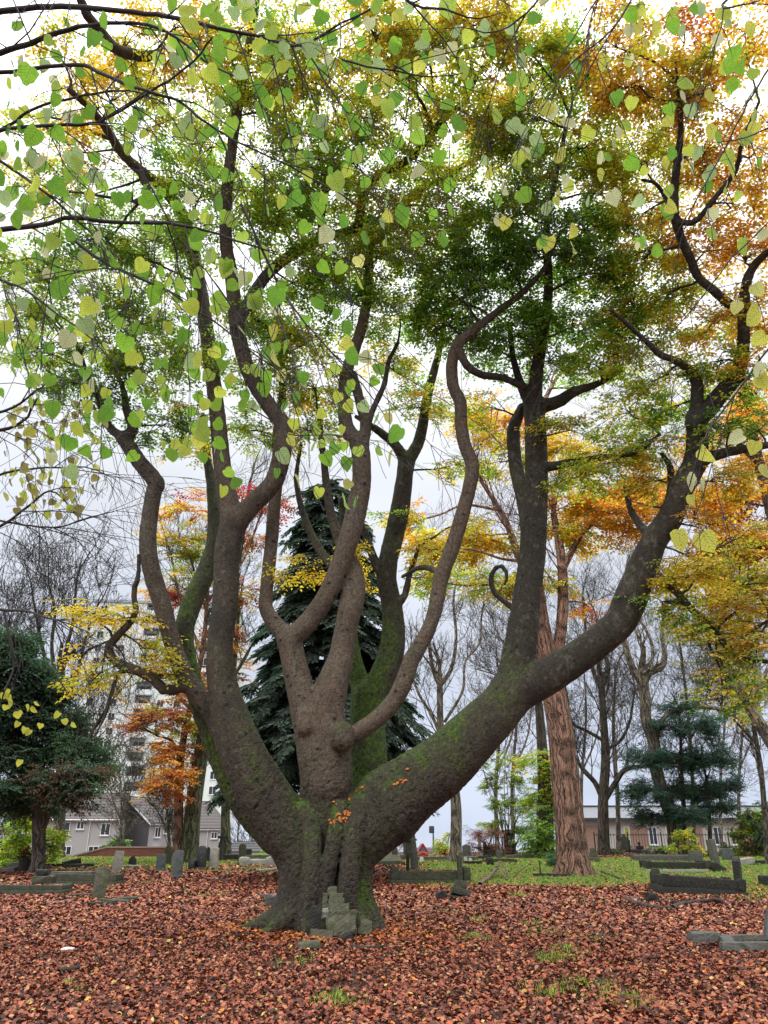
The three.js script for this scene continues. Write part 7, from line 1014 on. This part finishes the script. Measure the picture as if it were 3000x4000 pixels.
{ // red brick wall stepping down, grey fence
  const p0 = P(312, 1867, 50), o = thing('brick_wall', 'red brick garden wall with sloping coping in front of the houses', 'wall', V(p0.x + 1.2, gh(p0.x, p0.z) - 0.3, p0.z), 0.05), red = brickMat([0.22, 0.055, 0.04], [0.13, 0.035, 0.03], [0.24, 0.16, 0.13], 1.35, 1.2), u = metres(1, p0), h = p0.y + 32 * u - o.position.y, m = new MB(), L = 48 * u + 2.2, S = 1.9;
  const f = (pts, z, n) => { const k = pts.map(([x, y]) => m.v(x, y, z, 0, 0, n, x, y)); for (let i = 1; i < k.length - 1; i++) n > 0 ? m.tri(k[0], k[i], k[i + 1]) : m.tri(k[0], k[i + 1], k[i]); }, out = [[-L - S, 0], [0, 0], [0, h], [-L, h], [-L - S, h * 0.42]];
  f(out, 0.12, 1); f(out, -0.12, -1); m.quad(V(0, 0, 0.12), V(0, 0, -0.12), V(0, h, -0.12), V(0, h, 0.12)); m.build('bricks', red, o);
  const c = new MB(), cope = (x0, y0, x1, y1) => { c.quad(V(x0, y0 + 0.09, 0.17), V(x1, y1 + 0.09, 0.17), V(x1, y1 + 0.09, -0.17), V(x0, y0 + 0.09, -0.17)); c.quad(V(x0, y0, 0.17), V(x1, y1, 0.17), V(x1, y1 + 0.09, 0.17), V(x0, y0 + 0.09, 0.17)); }; cope(-L, h, 0.1, h); cope(-L - S, h * 0.42, -L, h); c.build('coping', paint([0.3, 0.2, 0.17]), o);
  const b = thing('brick_wall', 'low brown brick wall running left from the red garden wall', 'wall', V(p0.x - 6.6, gh(p0.x - 8, p0.z - 4) - 0.3, p0.z - 4), 0.02), m2 = new MB(), q0 = P(200, 1853, 54); m2.box(-3.4, 4.6, 0, q0.y - b.position.y, -0.12, 0.12); m2.build('bricks', brickMat([0.20, 0.085, 0.06], [0.13, 0.06, 0.045], [0.22, 0.17, 0.14], 1.35, 1.2), b); const c2 = new MB(); c2.box(-3.5, 4.7, q0.y - b.position.y + 0.002, q0.y - b.position.y + 0.1, -0.17, 0.17); c2.build('coping', paint([0.22, 0.15, 0.12]), b);
  const g0 = P(130, 1862, 52), g1 = P(158, 1846, 52), fe = thing('panel_fence', 'grey vertical board fence panel in front of the pale house', 'fence', V(g0.x, gh(g0.x, -52) - 0.1, -52)), hh = g1.y - fe.position.y, W = (g1.x - g0.x) * 1.3, N = 16, bm = new THREE.BoxGeometry(W / N - 0.02, hh, 0.03).translate(0, hh / 2, 0);
  for (let k = 0; k < N; k++) { const q = mesh('board', bm, k % 3 ? MT.grey : paint([0.3, 0.31, 0.33]), fe); q.position.set(-W * 0.35 + (k + 0.5) * W / N, 0, k % 2 ? 0.01 : 0); } const ra = new MB(); for (const y of [0.25, 0.8]) ra.box(-W * 0.35, W * 0.65, hh * y, hh * y + 0.08, -0.08, -0.03); ra.build('rail', MT.grey, fe);
}
{ // long low building on the right
  const d = 84, a = P(1240, 1767, d), b = P(1760, 1767, d), foot = -4.2, h = a.y - foot, W = b.x - a.x, o = thing('low_building', 'long low building with a white fascia roof and brick panels behind the railings', 'building', V(a.x, foot, a.z)), w = new MB(); w.box(0, W, 0, h - 0.2, -10, 0); w.build('wall', paint([0.52, 0.49, 0.44]), o);
  const rf = new MB(), t = P(1500, 1743, d).y - foot; rf.box(-0.6, W, h, t, -11, 0.7); rf.build('roof_fascia', paint([0.62, 0.66, 0.72]), o); const gu = new MB(); gu.box(-0.7, W, h - 0.198, h - 0.002, -11, 0.8); gu.box(-0.7, W, t + 0.002, t + 0.12, -11, 0.78); gu.build('gutter', paint([0.05, 0.05, 0.055]), o);
  const br = brickMat([0.36, 0.20, 0.14], [0.28, 0.15, 0.11], [0.4, 0.33, 0.28], 1.35, 1.2), u = metres(1, a), X = x => (x - 1240) * u * 1.0, y1 = h - 0.75; for (const [x0, x1] of [[1262, 1290], [1358, 1394], [1475, 1512], [1600, 1650]]) { const m = new MB(); m.box(X(x0), X(x1), 0, y1, -0.1, 0.08); m.build('brick_panel', br, o); }
  for (const [x, wp] of [[1350, 12], [1405, 18], [1442, 16], [1545, 20], [1580, 18]]) windowInto(o, X(x), y1 - 0.95, 0.02, wp * u, 1.7, { bars: wp > 14 ? 1 : 0, mat: wp === 12 ? paint([0.4, 0.42, 0.08]) : MT.pane }); const em = new MB(); em.box(X(1420), X(1500), h - 0.7, h - 0.21, 0.01, 0.3); em.build('canopy', paint([0.08, 0.08, 0.08]), o);
}
{ // railings
  const a = P(1286, 1832, 58), b = P(1680, 1832, 58), y = gh(a.x, a.z) - 0.05, ht = P(1340, 1799, 58).y - y, o = thing('railings', 'black iron railings with upright bars along the back of the cemetery', 'railings', V(a.x, y, a.z)), W = b.x - a.x, N = Math.round(W / 0.2), iron = paint([0.016, 0.016, 0.018], { roughness: 0.5 }), bar = new THREE.CylinderGeometry(0.016, 0.016, ht, 6).translate(0, ht / 2, 0), post = new THREE.BoxGeometry(0.07, ht + 0.12, 0.07).translate(0, ht / 2, 0);
  for (let k = 0; k <= N; k++) mesh(k % 12 ? 'bar' : 'post', k % 12 ? bar : post, iron, o).position.set(W * k / N, 0, 0); const r = new MB(); for (const q of [0.14, ht - 0.16]) r.box(0, W, q, q + 0.05, -0.012, 0.012); r.build('rail', iron, o);
}
{ // lamp, shed and far roofs seen under the right limb
  const p = P(937, 1852, 66), u = metres(1, p), o = thing('lamp_post', 'dark lamp post with a square head in the gap under the right limb', 'lamp post', V(p.x, gh(p.x, p.z), p.z)), y = P(937, 1800, 66).y - o.position.y, st = std({ color: lin(0.06, 0.07, 0.08), roughness: 0.5 }); mesh('pole', new THREE.CylinderGeometry(0.05, 0.09, y, 8).translate(0, y / 2, 0), st, o); const hd = mesh('lamp_head', block(0.42, 0.55, 0.34, 200, 0.004), st, o); hd.position.set(-0.12, y, 0);
  const s0 = P(914, 1850, 95), us = metres(1, s0), sh = thing('shed', 'dark blue-grey shed with bright red verge boards below the lamp post', 'shed', V(s0.x, gh(s0.x, s0.z), s0.z)), top = P(914, 1835, 95).y - sh.position.y, w = 20 * us, m = new MB(); m.box(-w / 2, w / 2, 0, top - 0.3, -5, 0); const k = [V(-w / 2, top - 0.3, 0.002), V(w / 2, top - 0.3, 0.002), V(0, top + 0.55, 0.002)].map(q => m.v(q.x, q.y, q.z, 0, 0, 1, q.x, q.y)); m.tri(k[0], k[1], k[2]); m.build('wall', paint([0.09, 0.11, 0.14]), sh);
  const v = new MB(), red = paint([0.55, 0.03, 0.02]); for (const s of [1, -1]) v.tube([V(s * (w / 2 + 0.2), top - 0.42, 0.08), V(0, top + 0.62, 0.08)], [0.07, 0.07], 6); v.build('verge_board', red, sh); const rf = new MB(); rf.quad(V(-w / 2 - 0.2, top - 0.4, 0), V(0, top + 0.6, 0), V(0, top + 0.6, -5), V(-w / 2 - 0.2, top - 0.4, -5)); rf.quad(V(0, top + 0.6, 0), V(w / 2 + 0.2, top - 0.4, 0), V(w / 2 + 0.2, top - 0.4, -5), V(0, top + 0.6, -5)); rf.build('roof', MT.slate, sh);
  const wr = G(914, 1857), wo = thing('flower_wreath', 'round red wreath standing before the shed', 'wreath', wr.clone().add(V(0, 0.2, 0))); mesh('ring', new THREE.TorusGeometry(0.13, 0.08, 8, 20), red, wo); mesh('ribbon', block(0.2, 0.09, 0.06, 210, 0.01), MT.frame, wo).position.set(0.02, -0.14, 0.08);
  const g = P(940, 1846, 110), gr = thing('low_building', 'grey low roofed building beyond the shed with the red boards', 'building', V(g.x, gh(g.x, g.z), g.z)), gt = P(940, 1832, 110).y - gr.position.y, gm = new MB(); gm.box(-2.4, 3, 0, gt - 0.9, -6, 0); gm.build('wall', MT.grey, gr); const gf = new THREE.Group(); gf.name = 'roof'; gr.add(gf); roofSlope(gf, -2.7, 3.3, gt - 0.92, 0.3, gt, -3, MT.slate, 4); roofSlope(gf, -2.7, 3.3, gt - 0.92, -6.3, gt, -3, MT.slate, 4);
  const c = P(530, 1850, 90), co = thing('cottage', 'small white bungalow with a wide window in the gap beside the beech trunk', 'house', V(c.x, gh(c.x, c.z), c.z)), ct = P(530, 1829, 90).y - co.position.y, cm = new MB(); cm.box(-1.6, 3.2, 0, ct - 0.5, -6, 0); cm.build('wall', MT.white, co); const cr = new THREE.Group(); cr.name = 'roof'; co.add(cr); roofSlope(cr, -1.9, 3.5, ct - 0.5, 0.3, ct + 0.5, -3, MT.slate, 4); roofSlope(cr, -1.9, 3.5, ct - 0.5, -6.3, ct + 0.5, -3, MT.slate, 4); windowInto(co, 0.1, ct - 1.25, 0, 2.0, 0.95, { bars: 2 });
}
renderer.render(scene, camera);
